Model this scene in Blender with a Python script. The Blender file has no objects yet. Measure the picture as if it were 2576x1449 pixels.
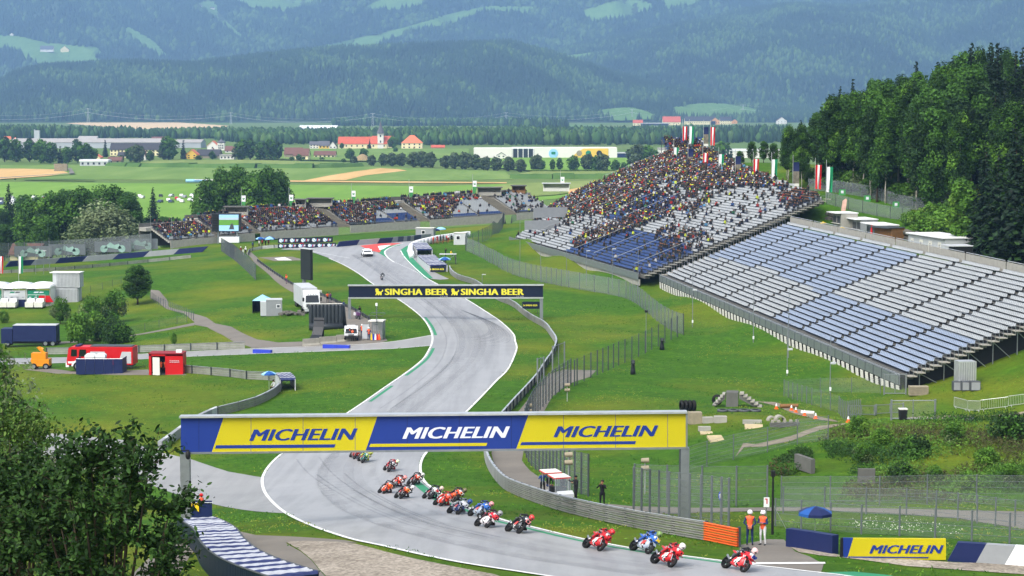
import bpy, bmesh, math, random
import numpy as np
from mathutils import Vector, Matrix, Euler
from mathutils.geometry import delaunay_2d_cdt
R = math.radians
rnd = random.Random(7)
np.random.seed(7)
sc = bpy.context.scene
C = sc.collection
# --- camera
F = 5000.0            # focal length in pixels of a 2576 wide picture
CX, CY, HOR = 1288.0, 724.5, 265.0
PITCH = math.atan((CY - HOR) / F)
cam = bpy.data.cameras.new('camera'); camo = bpy.data.objects.new('camera', cam); C.objects.link(camo)
cam.sensor_width = 36.0; cam.lens = F / 2576 * 36; cam.clip_start = 1.0; cam.clip_end = 40000
camo.location = (0, 0, 0); camo.rotation_euler = (R(90) - PITCH, 0, 0)
sc.camera = camo
# --- sky, sun, exposure
SUN_EL, SUN_AZ = R(52), R(218)        # azimuth clockwise from +Y: light from behind left of the camera
w = bpy.data.worlds.new('World'); sc.world = w; w.use_nodes = True
nt = w.node_tree; bg = nt.nodes['Background']
sky = nt.nodes.new('ShaderNodeTexSky'); sky.sky_type = 'NISHITA'; sky.sun_disc = False
sky.sun_elevation = SUN_EL; sky.sun_rotation = SUN_AZ; sky.air_density = 1.0; sky.dust_density = 4.0; sky.ozone_density = 1.0
hsv = nt.nodes.new('ShaderNodeHueSaturation'); hsv.inputs['Saturation'].default_value = 0.45   # cloud cover whitens the sky
nt.links.new(sky.outputs[0], hsv.inputs['Color']); nt.links.new(hsv.outputs[0], bg.inputs[0])
bg.inputs[1].default_value = 0.125
sl = bpy.data.lights.new('sun', 'SUN'); so = bpy.data.objects.new('sun', sl); C.objects.link(so)
sl.energy = 1.5; sl.angle = R(42); sl.color = (1, 0.95, 0.88)
sd = Vector((math.sin(SUN_AZ) * math.cos(SUN_EL), math.cos(SUN_AZ) * math.cos(SUN_EL), math.sin(SUN_EL)))
so.rotation_euler = sd.to_track_quat('Z', 'Y').to_euler(); so.location = sd * 500
vs = sc.view_settings; vs.view_transform = 'Standard'; vs.look = 'None'; vs.gamma = 1; vs.use_curve_mapping = False
vs.exposure = 1.15
sc.cycles.max_bounces = 6; sc.cycles.diffuse_bounces = 2; sc.cycles.glossy_bounces = 2; sc.cycles.transmission_bounces = 2
sc.cycles.transparent_max_bounces = 24; sc.cycles.volume_bounces = 0
sc.cycles.use_denoising = True
# --- materials
MATS = {}
def srgb(h):
 if isinstance(h, str):
  h = [int(h[i:i+2], 16) / 255 for i in (0, 2, 4)]
  h = [c / 12.92 if c <= .04045 else ((c + .055) / 1.055) ** 2.4 for c in h]
 return (*h[:3], 1)
def mat(name, col, rough=.6, metal=0, var=.0, vscale=1.0, bump=0, bscale=20., spec=.3, second=None):
 if name in MATS: return MATS[name]
 m = bpy.data.materials.new(name); m.use_nodes = True; t = m.node_tree; b = t.nodes['Principled BSDF']
 c = srgb(col); b.inputs['Base Color'].default_value = c
 b.inputs['Roughness'].default_value = rough; b.inputs['Metallic'].default_value = metal
 b.inputs['Specular IOR Level'].default_value = spec
 if var or bump or second:
  tc = t.nodes.new('ShaderNodeTexCoord'); n = t.nodes.new('ShaderNodeTexNoise'); n.inputs['Scale'].default_value = vscale
  n.inputs['Detail'].default_value = 5; n.inputs['Roughness'].default_value = .65
  t.links.new(tc.outputs['Object'], n.inputs['Vector'])
  if var or second:
   r = t.nodes.new('ShaderNodeValToRGB'); r.color_ramp.elements[0].position = .3; r.color_ramp.elements[1].position = .7
   c2 = srgb(second) if second else tuple(min(1, x * (1 + var)) for x in c[:3]) + (1,)
   r.color_ramp.elements[0].color = c if second else tuple(x * (1 - var) for x in c[:3]) + (1,)
   r.color_ramp.elements[1].color = c2
   t.links.new(n.outputs[0], r.inputs[0]); t.links.new(r.outputs[0], b.inputs['Base Color'])
  if bump:
   n2 = t.nodes.new('ShaderNodeTexNoise'); n2.inputs['Scale'].default_value = bscale; n2.inputs['Detail'].default_value = 4
   t.links.new(tc.outputs['Object'], n2.inputs['Vector'])
   bp = t.nodes.new('ShaderNodeBump'); bp.inputs['Strength'].default_value = bump; bp.inputs['Distance'].default_value = .1
   t.links.new(n2.outputs[0], bp.inputs['Height']); t.links.new(bp.outputs[0], b.inputs['Normal'])
 MATS[name] = m; return m
def attr_mat(name, rough=.8, attr='col', trans=0, gain=1.0):
 """colour from a per-piece colour attribute (each leaf, tree or jacket has its own colour)"""
 if name in MATS: return MATS[name]
 m = bpy.data.materials.new(name); m.use_nodes = True; t = m.node_tree; b = t.nodes['Principled BSDF']
 a = t.nodes.new('ShaderNodeAttribute'); a.attribute_name = attr
 b.inputs['Roughness'].default_value = rough; b.inputs['Specular IOR Level'].default_value = .2
 t.links.new(a.outputs['Color'], b.inputs['Base Color'])
 if trans:
  o = t.nodes['Material Output']; tr = t.nodes.new('ShaderNodeBsdfTranslucent'); mx = t.nodes.new('ShaderNodeMixShader')
  mx.inputs[0].default_value = trans
  t.links.new(a.outputs['Color'], tr.inputs[0]); t.links.new(b.outputs[0], mx.inputs[1]); t.links.new(tr.outputs[0], mx.inputs[2])
  t.links.new(mx.outputs[0], o.inputs[0])
 MATS[name] = m; return m
def object_mat(name, rough=.6, metal=0, patch=0):
 if name in MATS: return MATS[name]
 m = bpy.data.materials.new(name); m.use_nodes = True; t = m.node_tree; b = t.nodes['Principled BSDF']
 a = t.nodes.new('ShaderNodeObjectInfo'); b.inputs['Roughness'].default_value = rough; b.inputs['Metallic'].default_value = metal
 t.links.new(a.outputs['Color'], b.inputs['Base Color'])
 if patch:     # printed decals and leather panels: irregular white and black patches
  tc = t.nodes.new('ShaderNodeTexCoord'); v = t.nodes.new('ShaderNodeTexVoronoi'); v.inputs['Scale'].default_value = patch; t.links.new(tc.outputs['Object'], v.inputs['Vector'])
  se = t.nodes.new('ShaderNodeSeparateColor'); t.links.new(v.outputs['Color'], se.inputs[0]); last = a.outputs['Color']
  for ch, th, c in ((0, .8, 'c8c8c8'), (1, .82, '18181a')):
   g = t.nodes.new('ShaderNodeMath'); g.operation = 'GREATER_THAN'; g.inputs[1].default_value = th; t.links.new(se.outputs[ch], g.inputs[0])
   x = t.nodes.new('ShaderNodeMixRGB'); t.links.new(g.outputs[0], x.inputs[0]); t.links.new(last, x.inputs[1]); x.inputs[2].default_value = srgb(c); last = x.outputs[0]
  t.links.new(last, b.inputs['Base Color'])
 MATS[name] = m; return m
def wire_mat(name, col, cover):
 """fine wire mesh, much finer than a pixel: partly see-through"""
 if name in MATS: return MATS[name]
 m = bpy.data.materials.new(name); m.use_nodes = True; t = m.node_tree; b = t.nodes['Principled BSDF']
 b.inputs['Base Color'].default_value = srgb(col); b.inputs['Roughness'].default_value = .5
 o = t.nodes['Material Output']; tr = t.nodes.new('ShaderNodeBsdfTransparent'); mx = t.nodes.new('ShaderNodeMixShader')
 mx.inputs[0].default_value = cover
 t.links.new(tr.outputs[0], mx.inputs[1]); t.links.new(b.outputs[0], mx.inputs[2]); t.links.new(mx.outputs[0], o.inputs[0])
 MATS[name] = m; return m
def M(k): return MATS[k]
for a in [
 ('concrete', '9a9890', .8, 0, .12, 1.5), ('concrete_dark', '5e5e5a', .85, 0, .15, 1.0), ('concrete_light', '949186', .8, 0, .15, 1.5),
 ('steel', '8d9296', .42, .6, .12, 2.), ('steel_light', 'c2c5c6', .35, .55, .12, 1.5), ('steel_dark', '4c5257', .5, .4, .1, 1.),
 ('steel_post', '6d7378', .5, .4, .1, 2.), ('rail_worn', '9c9c97', .42, .5, .25, .6), ('rail_orange', 'd9632a', .55, 0, .15, 1.),
 ('white', 'e4e6e8', .45, 0, .05, 1.), ('offwhite', 'd3d2ca', .6, 0, .06, 1.), ('grey', '8b8f92', .6, 0, .08, 1.), ('grey_light', 'b4b8bb', .55, 0, .06, 1.),
 ('grey_dark', '484c50', .6, 0, .08, 1.), ('black', '17181a', .6, 0, .2, 2.), ('rubber', '141414', .75, 0, .2, 3.), ('tarp_black', '25282c', .45, 0, .15, 1.),
 ('navy', '17234f', .5, 0, .06, 1.), ('navy_dark', '0b1830', .5), ('blue_sign', '1a3480', .5, 0, .04, .3), ('yellow_sign', 'bdb012', .5, 0, .04, .3),
 ('singha_yellow', 'd8cf3a', .5), ('sign_white', 'd4d7e2', .5), ('blue_block', '2b3fb0', .5, 0, .1, 1.), ('red', 'c2161c', .4, 0, .06, 1.), ('red_dark', '8a1418', .5, 0, .1, 1.),
 ('orange', 'e8601c', .6, 0, .08, 3.), ('hi_vis', 'f0633a', .7), ('yellow', 'e2c01e', .55), ('orange_machine', 'd98a14', .5, 0, .08, 1.), ('green_tent', '147a5c', .6, 0, .04, .5),
 ('seat_white', 'a6aaac', .4, 0, .06, .8), ('seat_blue', '919db0', .4, 0, .06, .8), ('seat_deep', '2e4678', .45, 0, .08, .8),
 ('paint_white', 'd9dad8', .6, 0, .08, 2.), ('paint_green', '2a7f59', .7, 0, .12, 1.), ('paint_red', 'c2463f', .7, 0, .12, 1.),
 ('wood', '7c5a36', .7, 0, .2, 2.), ('timber_grey', '8f8672', .8, 0, .2, 2.), ('plank_light', 'ab9d7c', .8, 0, .15, 2.),
 ('bark', '4a3f33', .9, 0, .25, 4.), ('birch_bark', 'a9a598', .8, 0, .3, 3.), ('rock', '5d5b54', .9, 0, .3, .8),
 ('roof_red', 'b4573f', .75, 0, .15, .4), ('roof_orange', 'd0714e', .75, 0, .1, .4), ('roof_brown', '6a4b42', .8, 0, .15, .4), ('roof_grey', '5a5c62', .8, 0, .12, .4), ('roof_dark', '3c3c40', .8, 0, .12, .4), ('roof_light', '9d9a96', .7, 0, .1, .2),
 ('plaster_cream', 'e3d7ab', .85, 0, .04, .3), ('plaster_white', 'dcdad2', .85, 0, .04, .3), ('plaster_yellow', 'dfb94c', .85, 0, .04, .3), ('plaster_orange', 'd59a5f', .85, 0, .04, .3), ('window_dark', '2a2f36', .25, 0, 0, 1), ('hall_grey', 'a6abb0', .6, 0, .05, .1),
 ('skin', '9a6e55', .6), ('hair', '2b211b', .8), ('jeans', '2a3550', .8), ('cloth_black', '15161a', .85, 0, .2, 6.), ('cloth_white', 'c9cacb', .8), ('cloth_navy', '1d2b57', .8), ('cloth_blue', '27406f', .8), ('skin_boot', '22201e', .6),
 ('glass_dark', '101418', .12, 0, 0, 1), ('tail_light', 'b01010', .3), ('chrome', 'b0b4b8', .2, .9), ('inflatable', '2f3439', .38, 0, .08, 1.),
 ('sky_umbrella', '1f4f93', .6), ('straw', 'b89a62', .9, 0, .2, 1.), ('hay', '8d7a58', .9, 0, .2, 1.), ('soil', '6b5a45', .95, 0, .2, 1.),
 ('tyre_white', 'a6aab2', .7, 0, .18, 6.), ('tyre_navy', '26305c', .65, 0, .2, 6.),
]: mat(*a)
M('glass_dark').node_tree.nodes['Principled BSDF'].inputs['Specular IOR Level'].default_value = .8
wire_mat('wire', '7d8589', .30); wire_mat('wire_dense', '7f8689', .40); wire_mat('wire_thin', '8a918f', .14); wire_mat('screen_visor', '1b2024', .55); wire_mat('windscreen', '9aa4aa', .3)
attr_mat('leaf', .7, trans=.16); attr_mat('far_tree', .95); attr_mat('crowd', .8); object_mat('jacket', .8); object_mat('paint', .28); object_mat('decal_paint', .25, 0, 7.); object_mat('leathers', .5, 0, 8.); object_mat('car_paint', .25)
# --- mesh collector
def rotz(a): return Matrix.Rotation(a, 4, 'Z')
def TR(x, y, z, rz=0, rx=0, ry=0): return Matrix.Translation((x, y, z)) @ Euler((rx, ry, rz)).to_matrix().to_4x4()
class MB:
 def __init__(s): s.v = []; s.f = []; s.m = []
 def add(s, vs, fs, mt, T=None):
  o = len(s.v)
  if T is not None: vs = [T @ Vector(p) for p in vs]
  s.v += [tuple(p) for p in vs]; s.f += [tuple(i + o for i in f) for f in fs]; s.m += [mt] * len(fs); return s
 def box(s, c, d, mt, rz=0, T=None, taper=1.0):
  x, y, z = (k / 2 for k in d); t = taper
  vs = [(-x, -y, -z), (x, -y, -z), (x, y, -z), (-x, y, -z), (-x*t, -y*t, z), (x*t, -y*t, z), (x*t, y*t, z), (-x*t, y*t, z)]
  m = TR(*c, rz)
  if T is not None: m = T @ m
  return s.add(vs, [(0, 3, 2, 1), (4, 5, 6, 7), (0, 1, 5, 4), (1, 2, 6, 5), (2, 3, 7, 6), (3, 0, 4, 7)], mt, m)
 def tube(s, pts, r, mt, n=6, T=None, cap=True):
  pts = [Vector(p) for p in pts]; k = len(pts); rs = r if isinstance(r, (list, tuple)) else [r] * k; vs = []; fs = []
  for i, p in enumerate(pts):
   d = (pts[min(i+1, k-1)] - pts[max(i-1, 0)]).normalized()
   u = d.cross(Vector((0, 0, 1))) if abs(d.z) < .95 else d.cross(Vector((0, 1, 0))); u.normalize(); q = d.cross(u)
   vs += [p + (u * math.cos(2*math.pi*j/n) + q * math.sin(2*math.pi*j/n)) * rs[i] for j in range(n)]
  for i in range(k-1):
   for j in range(n): fs.append((i*n+j, i*n+(j+1) % n, (i+1)*n+(j+1) % n, (i+1)*n+j))
  if cap: fs += [tuple(range(n))[::-1], tuple(range((k-1)*n, k*n))]
  return s.add(vs, fs, mt, T)
 def lathe(s, prof, mt, n=12, T=None, cap=True):
  vs = [(r*math.cos(2*math.pi*j/n), r*math.sin(2*math.pi*j/n), z) for r, z in prof for j in range(n)]
  fs = [(i*n+j, i*n+(j+1) % n, (i+1)*n+(j+1) % n, (i+1)*n+j) for i in range(len(prof)-1) for j in range(n)]
  if cap: fs += [tuple(range(n))[::-1], tuple(range((len(prof)-1)*n, len(prof)*n))]
  return s.add(vs, fs, mt, T)
 def prism(s, poly, d0, d1, mt, T=None, axis='y'):
  """polygon in x,z swept along y (axis y) or polygon in x,y swept along z"""
  n = len(poly)
  if axis == 'y': vs = [(p[0], d0, p[1]) for p in poly] + [(p[0], d1, p[1]) for p in poly]
  elif axis == 'x': vs = [(d0, p[0], p[1]) for p in poly] + [(d1, p[0], p[1]) for p in poly]
  else: vs = [(p[0], p[1], d0) for p in poly] + [(p[0], p[1], d1) for p in poly]
  fs = [tuple(range(n)), tuple(range(n, 2*n))[::-1]] + [(i, i+n, (i+1) % n + n, (i+1) % n) for i in range(n)]
  return s.add(vs, fs, mt, T)
 def loft(s, rings, mt, T=None, cap=True):
  n = len(rings[0]); vs = [p for r in rings for p in r]
  fs = [(i*n+j, i*n+(j+1) % n, (i+1)*n+(j+1) % n, (i+1)*n+j) for i in range(len(rings)-1) for j in range(n)]
  if cap: fs += [tuple(range(n))[::-1], tuple(range((len(rings)-1)*n, len(rings)*n))]
  return s.add(vs, fs, mt, T)
 def quad(s, a, b, c, d, mt): return s.add([a, b, c, d], [(0, 1, 2, 3)], mt)
 def mesh(s, name, smooth=False):
  me = bpy.data.meshes.new(name); me.from_pydata(s.v, [], s.f)
  names = []
  for k in s.m:
   if k not in names: names.append(k)
  for k in names: me.materials.append(MATS[k])
  if len(names) > 1: me.polygons.foreach_set('material_index', [names.index(k) for k in s.m])
  if smooth: me.polygons.foreach_set('use_smooth', [True] * len(me.polygons))
  return me
 def build(s, name, parent=None, smooth=False, **k): return place(name, s.mesh(name, smooth), parent, **k)
def place(name, me, parent=None, loc=None, rz=0, T=None, color=None, scale=None, **k):
 o = bpy.data.objects.new(name, me); C.objects.link(o)
 if parent: o.parent = parent
 if T is not None: o.matrix_local = T
 elif loc is not None or rz:
  o.location = loc or (0, 0, 0); o.rotation_euler = (0, 0, rz)
 if scale: o.scale = scale
 if color: o.color = srgb(color)
 if k: tag(o, **k)
 return o
def tag(o, label=None, cat=None, group=None, kind=None):
 if label: o['label'] = label
 if cat: o['category'] = cat
 if group: o['group'] = group
 if kind: o['kind'] = kind
 return o
def thing(name, label, cat, loc=(0, 0, 0), rz=0, group=None, T=None):
 o = bpy.data.objects.new(name, None); C.objects.link(o); o.empty_display_size = .3
 if T is not None: o.matrix_world = T
 else: o.location = loc; o.rotation_euler = (0, 0, rz)
 return tag(o, label, cat, group)
def dup(root, loc=None, rz=None, T=None, label=None, group=None, scale=None, color=None):
 r = root.copy(); C.objects.link(r)
 if T is not None: r.matrix_world = T
 else:
  if loc is not None: r.location = loc
  if rz is not None: r.rotation_euler = (0, 0, rz)
 if scale: r.scale = scale if not isinstance(scale, (int, float)) else (scale,)*3
 if label: r['label'] = label
 if group: r['group'] = group
 if color: r.color = srgb(color)
 for ch in KIDS(root):
  c = ch.copy(); C.objects.link(c); c.parent = r
  for g in KIDS(ch):
   d = g.copy(); C.objects.link(d); d.parent = c
 return r
_kids = {}
def KIDS(o):
 if o.name not in _kids: _kids[o.name] = list(o.children)
 return _kids[o.name]
def text_mb(txt, size, mt, shear=0, bold=0., extr=.01, sx=1.0, spacing=1.0):
 """lettering in the x,z plane facing -y, origin at lower left; returns (mb, width)"""
 cu = bpy.data.curves.new('lettering', 'FONT'); cu.body = txt; cu.size = size; cu.shear = shear;  cu.extrude = extr; cu.space_character = spacing
 cu.resolution_u = 3
 o = bpy.data.objects.new('lettering', cu); C.objects.link(o)
 dg = bpy.context.evaluated_depsgraph_get(); me = bpy.data.meshes.new_from_object(o.evaluated_get(dg))
 bpy.data.objects.remove(o); bpy.data.curves.remove(cu)
 xs = [v.co.x for v in me.vertices]; x0, x1 = min(xs), max(xs); mb = MB()
 for k in range(6 if bold else 1): mb.add([((v.co.x - x0)*sx + k*bold*.6, -v.co.z - k*.003, v.co.y + (k % 2)*bold*.25) for v in me.vertices], [tuple(p.vertices) for p in me.polygons], mt)
 bpy.data.meshes.remove(me); return mb, (x1-x0)*sx + 3*bold
# --- pixel <-> place
cp_, sp_ = math.cos(PITCH), math.sin(PITCH)
def ray(x, y):
 dx, dy = (x - CX) / F, (CY - y) / F        # right, up; forward 1
 return np.array([dx, cp_ + dy * sp_, -sp_ + dy * cp_])
def WH(x, y, h):          # where the ray reaches h metres below the camera
 d = ray(x, y); return Vector(d * (-h / d[2]))
def WD(x, y, dist):       # where the ray reaches the distance dist ahead
 d = ray(x, y); return Vector(d * (dist / d[1]))
def pix(p):
 x, y, z = p; f = y*cp_ - z*sp_; u = y*sp_ + z*cp_
 return CX + F*x/f, CY - F*u/f
# --- terrain: heights from known sizes at known places
PLAIN = 48.0
HAZE = 8.8e-5
CPTS = []
def cp(X, Y, h): CPTS.append((X, Y, -h))
def cpx(x, y, h): p = WH(x, y, h); cp(p.x, p.y, h)
prof = [(25, 9.5), (45, 14.5), (65, 18), (90, 21), (100, 22.1), (110, 23.5), (120, 24.9), (130, 26.2), (145, 28.2), (167, 30.5), (200, 31.2), (235, 31.8), (270, 32.4), (312, 33.0), (365, 32.4), (415, 31.5)]
for d_, h_ in prof:
 for X_ in ((-6, 6) if d_ > 60 else (-25, 0, 25)):
  cp(X_ - (d_ > 60) * 0, d_, h_)
for d_, h_ in ((45, 15.5), (65, 19), (90, 22.6), (110, 25.5), (130, 29.0), (156, 31.8), (185, 32.8), (220, 33.0)): cp(-30, d_, h_)
for d_, h_ in ((45, 15), (65, 18.5), (90, 21.8), (102, 22.6), (112, 23.9), (126, 25.8), (143, 26.2), (158, 26.0), (166, 26.2)): cp(32, d_, h_)
for d_, h_ in ((65, 18), (90, 21), (110, 23.), (126, 25.2), (143, 25.2), (158, 25.2), (175, 26.2), (195, 28)): cp(55, d_, h_)
cp(17, 126, 25.9); cp(18, 145, 28.0); cp(20, 165, 28.4); cp(22, 185, 28.8); cp(15, 200, 30.6); cp(30, 200, 30.3)
cp(14, 230, 31.6); cp(14, 270, 31.8); cp(12, 312, 32.0); cp(10, 345, 31.6)
# left infield
for X_, d_, h_ in ((-48, 240, 33.4), (-60, 300, 35.5), (-30, 256, 33.0), (-16, 256, 32.6), (-45, 200, 33.6), (-60, 200, 34.2), (-20, 285, 32.0), (-35, 290, 33.2), (-25, 330, 31.8), (-45, 330, 33.4), (-75, 345, 36.2), (-95, 345, 36.6), (-60, 345, 35.2), (-40, 380, 31.8), (-55, 420, 32.2), (-28, 400, 31.6), (-70, 440, 34.5),
     (-90, 470, 36.8), (-130, 470, 37.2), (-65, 475, 34.0), (-40, 460, 31.6), (-15, 460, 31.2), (-60, 500, 34.2), (-30, 500, 32.8), (0, 480, 31.0), (0, 510, 31.6), (-82, 500, 35.0), (-110, 520, 40), (-140, 540, 43), (-100, 570, 43.5), (-60, 560, 38), (-20, 580, 37), (10, 580, 36), (-60, 620, 45), (0, 640, 45), (-140, 640, 47), (30, 600, 34),
     (-60, 90, 24), (-60, 130, 30), (-80, 200, 35), (-110, 300, 37), (-150, 400, 38), (-100, 100, 26), (-120, 200, 35)): cp(X_, d_, h_)
# stand 1 and the plaza behind it
FR1 = Vector((42.8, 214.6, -29.5)); FL1 = Vector((26.1, 343.0, -29.5)); U1 = (FL1 - FR1).normalized(); N1 = Vector((U1.y, -U1.x, 0)); W1 = 22.0; RISE1 = 8.8
def s1(u, w): p = FR1 + U1*u + N1*w; return p.x, p.y
for u_ in (-25, 10, 45, 80, 115, 129.5):
 for w_, h_ in ((0, 31.4), (3, 30.9), (12, 27.2), (20, 23.6), (24, 22.6), (38, 22.4), (48, 18.2), (58, 15.5), (80, 9), (110, 0), (150, -12)):
  cp(*s1(u_, w_), h_ + (0.3 if u_ < 0 else 0))
# stand 2
FR2 = Vector((22.6, 347.0, -29.5)); U2 = Vector((-.229, .973, 0)).normalized(); N2 = Vector((U2.y, -U2.x, 0)); SL2 = .39
def s2(u, w): p = FR2 + U2*u + N2*w; return p.x, p.y
for u_ in (4, 35, 70, 96):
 for w_ in (0, 8, 18, 28, 36): cp(*s2(u_, w_), 31.6 - SL2 * w_ * .96)
cp(*s2(60, 46), 13.4); cp(*s2(90, 46), 13.6); cp(*s2(112, 34), 18.6); cp(*s2(112, 46), 14.5); cp(*s2(125, 40), 19.5); cp(*s2(110, 20), 25.0); cp(*s2(108, 4), 28.2); cp(*s2(30, 46), 15.8); cp(*s2(60, 60), 13.4)
cp(*s2(10, 46), 17.0); cp(*s2(10, 60), 14.5); cp(*s2(30, 75), 10.5); cp(*s2(60, 90), 9.5); cp(*s2(10, 95), 7.5); cp(*s2(90, 80), 15.0); cp(*s2(130, 70), 24); cp(*s2(160, 60), 34)
cp(14, 372, 31.4); cp(8, 395, 30.2); cp(2, 430, 28.6); cp(-1, 440, 28.8); cp(4, 470, 29.0); cp(12, 500, 29.5); cp(20, 540, 31); cp(90, 620, 32); cp(150, 560, 8); cp(180, 450, -8); cp(190, 300, -14); cp(130, 640, 26); cp(120, 120, 20); cp(120, 180, 20); cp(100, 215, 20); cp(60, 50, 14)
CA = np.array(CPTS)
_, ix_ = np.unique(np.round(CA[:, :2]), axis=0, return_index=True); CA = CA[ix_]
def _tps(A, B):
 r2 = ((A[:, None, :] - B[None, :, :]) ** 2).sum(-1) / 1e4
 return np.where(r2 > 1e-12, .5 * r2 * np.log(r2 + 1e-12), 0)
_n = len(CA); _K = _tps(CA[:, :2], CA[:, :2]) + np.eye(_n) * .004; _P = np.c_[np.ones(_n), CA[:, :2] / 100]
_w = np.linalg.solve(np.block([[_K, _P], [_P.T, np.zeros((3, 3))]]), np.r_[CA[:, 2], np.zeros(3)])
def sst(a, b, x): t = np.clip((x - a) / (b - a), 0, 1); return t*t*(3-2*t)
def height(X, Y):
 X = np.atleast_1d(np.asarray(X, float)).ravel(); Y = np.atleast_1d(np.asarray(Y, float)).ravel()
 out = np.empty(len(X))
 for i in range(0, len(X), 20000):
  q = np.c_[np.clip(X[i:i+20000], -170, 200), np.clip(Y[i:i+20000], 20, 700)]
  out[i:i+20000] = _tps(q, CA[:, :2]) @ _w[:_n] + np.c_[np.ones(len(q)), q / 100] @ _w[_n:]
 far = np.clip(sst(610, 720, Y - .45 * np.clip(X - 60, 0, 220)) + sst(130, 260, -X) * sst(250, 480, Y), 0, 1)
 bx, by = np.clip(X, -60, 0) + 60, Y
 out = np.clip(out, -48, 30)
 return out * (1 - far) - PLAIN * far
_gx = np.arange(-240, 302.6, 2.5); _gy = np.arange(21.5, 841, 2.5)
_GZ = height(*np.meshgrid(_gx, _gy)).reshape(len(_gy), len(_gx))
def hgrid(X, Y):
 """terrain height by fast lookup"""
 X = np.asarray(X, float); Y = np.asarray(Y, float); u = np.clip((X + 240)/2.5, 0, len(_gx)-1.001); v = np.clip((Y - 21.5)/2.5, 0, len(_gy)-1.001); i = u.astype(int); j = v.astype(int); a = u-i; b = v-j
 return (_GZ[j, i]*(1-a) + _GZ[j, i+1]*a)*(1-b) + (_GZ[j+1, i]*(1-a) + _GZ[j+1, i+1]*a)*b
def zt(X, Y):
 u = min(max((X + 240)/2.5, 0), len(_gx)-1.001); v = min(max((Y - 21.5)/2.5, 0), len(_gy)-1.001); i = int(u); j = int(v); a = u-i; b = v-j
 return float((_GZ[j, i]*(1-a) + _GZ[j, i+1]*a)*(1-b) + (_GZ[j+1, i]*(1-a) + _GZ[j+1, i+1]*a)*b)
_T = np.r_[np.arange(28, 760, .75), np.geomspace(760, 9000, 260)]
def W(x, y):
 """the point of the ground seen at a pixel"""
 d = ray(x, y); d = d / d[1]; P = d[None, :] * _T[:, None]
 g = P[:, 2] - hgrid(P[:, 0], P[:, 1]); k = np.argmax(g < 0)
 if not (g < 0).any(): return Vector(P[-1])
 if k == 0: return Vector(P[0])
 t = _T[k-1] + (_T[k] - _T[k-1]) * g[k-1] / (g[k-1] - g[k])
 p = d * t; return Vector((p[0], p[1], zt(p[0], p[1])))
# --- ground materials
def nodes(name):
 m = bpy.data.materials.new(name); m.use_nodes = True; MATS[name] = m; return m, m.node_tree, m.node_tree.nodes['Principled BSDF']
def ramp(t, src, stops):
 r = t.nodes.new('ShaderNodeValToRGB'); e = r.color_ramp.elements
 while len(e) < len(stops): e.new(.5)
 for k, (p, c) in enumerate(stops): e[k].position = p; e[k].color = srgb(c)
 t.links.new(src, r.inputs[0]); return r.outputs[0]
def noise(t, vec, scale, detail=5, rough=.6, vscale=None):
 if vscale:
  mp = t.nodes.new('ShaderNodeMapping'); mp.inputs['Scale'].default_value = vscale; t.links.new(vec, mp.inputs[0]); vec = mp.outputs[0]
 n = t.nodes.new('ShaderNodeTexNoise'); n.inputs['Scale'].default_value = scale; n.inputs['Detail'].default_value = detail; n.inputs['Roughness'].default_value = rough
 t.links.new(vec, n.inputs['Vector']); return n.outputs[0]
def mixc(t, a, b, f, mode='MIX'):
 x = t.nodes.new('ShaderNodeMixRGB'); x.blend_type = mode
 for s_, i in ((f, 0), (a, 1), (b, 2)):
  if isinstance(s_, (int, float)): x.inputs[i].default_value = s_
  elif isinstance(s_, str) or isinstance(s_, tuple): x.inputs[i].default_value = srgb(s_)
  else: t.links.new(s_, x.inputs[i])
 return x.outputs[0]
def grass_mat(name, dark, mid, light, patch, rough_=.9, patch_amt=.5, pscale=.035, stripe=0):
 m, t, b = nodes(name); g = t.nodes.new('ShaderNodeNewGeometry').outputs['Position']
 a = ramp(t, noise(t, g, .9, 8, .75), [(.3, dark), (.55, mid), (.75, light)])
 big = ramp(t, noise(t, g, pscale, 5, .6), [(.46, '000000'), (.68, 'ffffff')])
 k = t.nodes.new('ShaderNodeMath'); k.operation = 'MULTIPLY'; t.links.new(big, k.inputs[0]); k.inputs[1].default_value = patch_amt
 c = mixc(t, a, patch, k.outputs[0])
 fine = ramp(t, noise(t, g, 3.5, 6, .8), [(.3, '8a8a8a'), (.7, 'ffffff')])
 c = mixc(t, c, fine, .55, 'MULTIPLY')
 if stripe:
  w_ = t.nodes.new('ShaderNodeTexWave'); w_.inputs['Scale'].default_value = .06; w_.inputs['Distortion'].default_value = 2.5; w_.inputs['Detail'].default_value = 3; w_.bands_direction = 'DIAGONAL'
  t.links.new(g, w_.inputs['Vector']); c = mixc(t, c, ramp(t, w_.outputs[0], [(.2, 'd8d8d8'), (.8, 'ffffff')]), stripe, 'MULTIPLY')
 t.links.new(c, b.inputs['Base Color']); b.inputs['Roughness'].default_value = rough_; b.inputs['Specular IOR Level'].default_value = .15
 bp = t.nodes.new('ShaderNodeBump'); bp.inputs['Strength'].default_value = .7; bp.inputs['Distance'].default_value = .25
 t.links.new(noise(t, g, 2.2, 8, .8), bp.inputs['Height']); t.links.new(bp.outputs[0], b.inputs['Normal'])
 return m
grass_mat('grass', '2d5708', '436e0e', '5a8518', '85841f', patch_amt=.6, stripe=.25)
grass_mat('valley_grass', '546f32', '637f3a', '708a44', '7d874a', pscale=.006)
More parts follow.
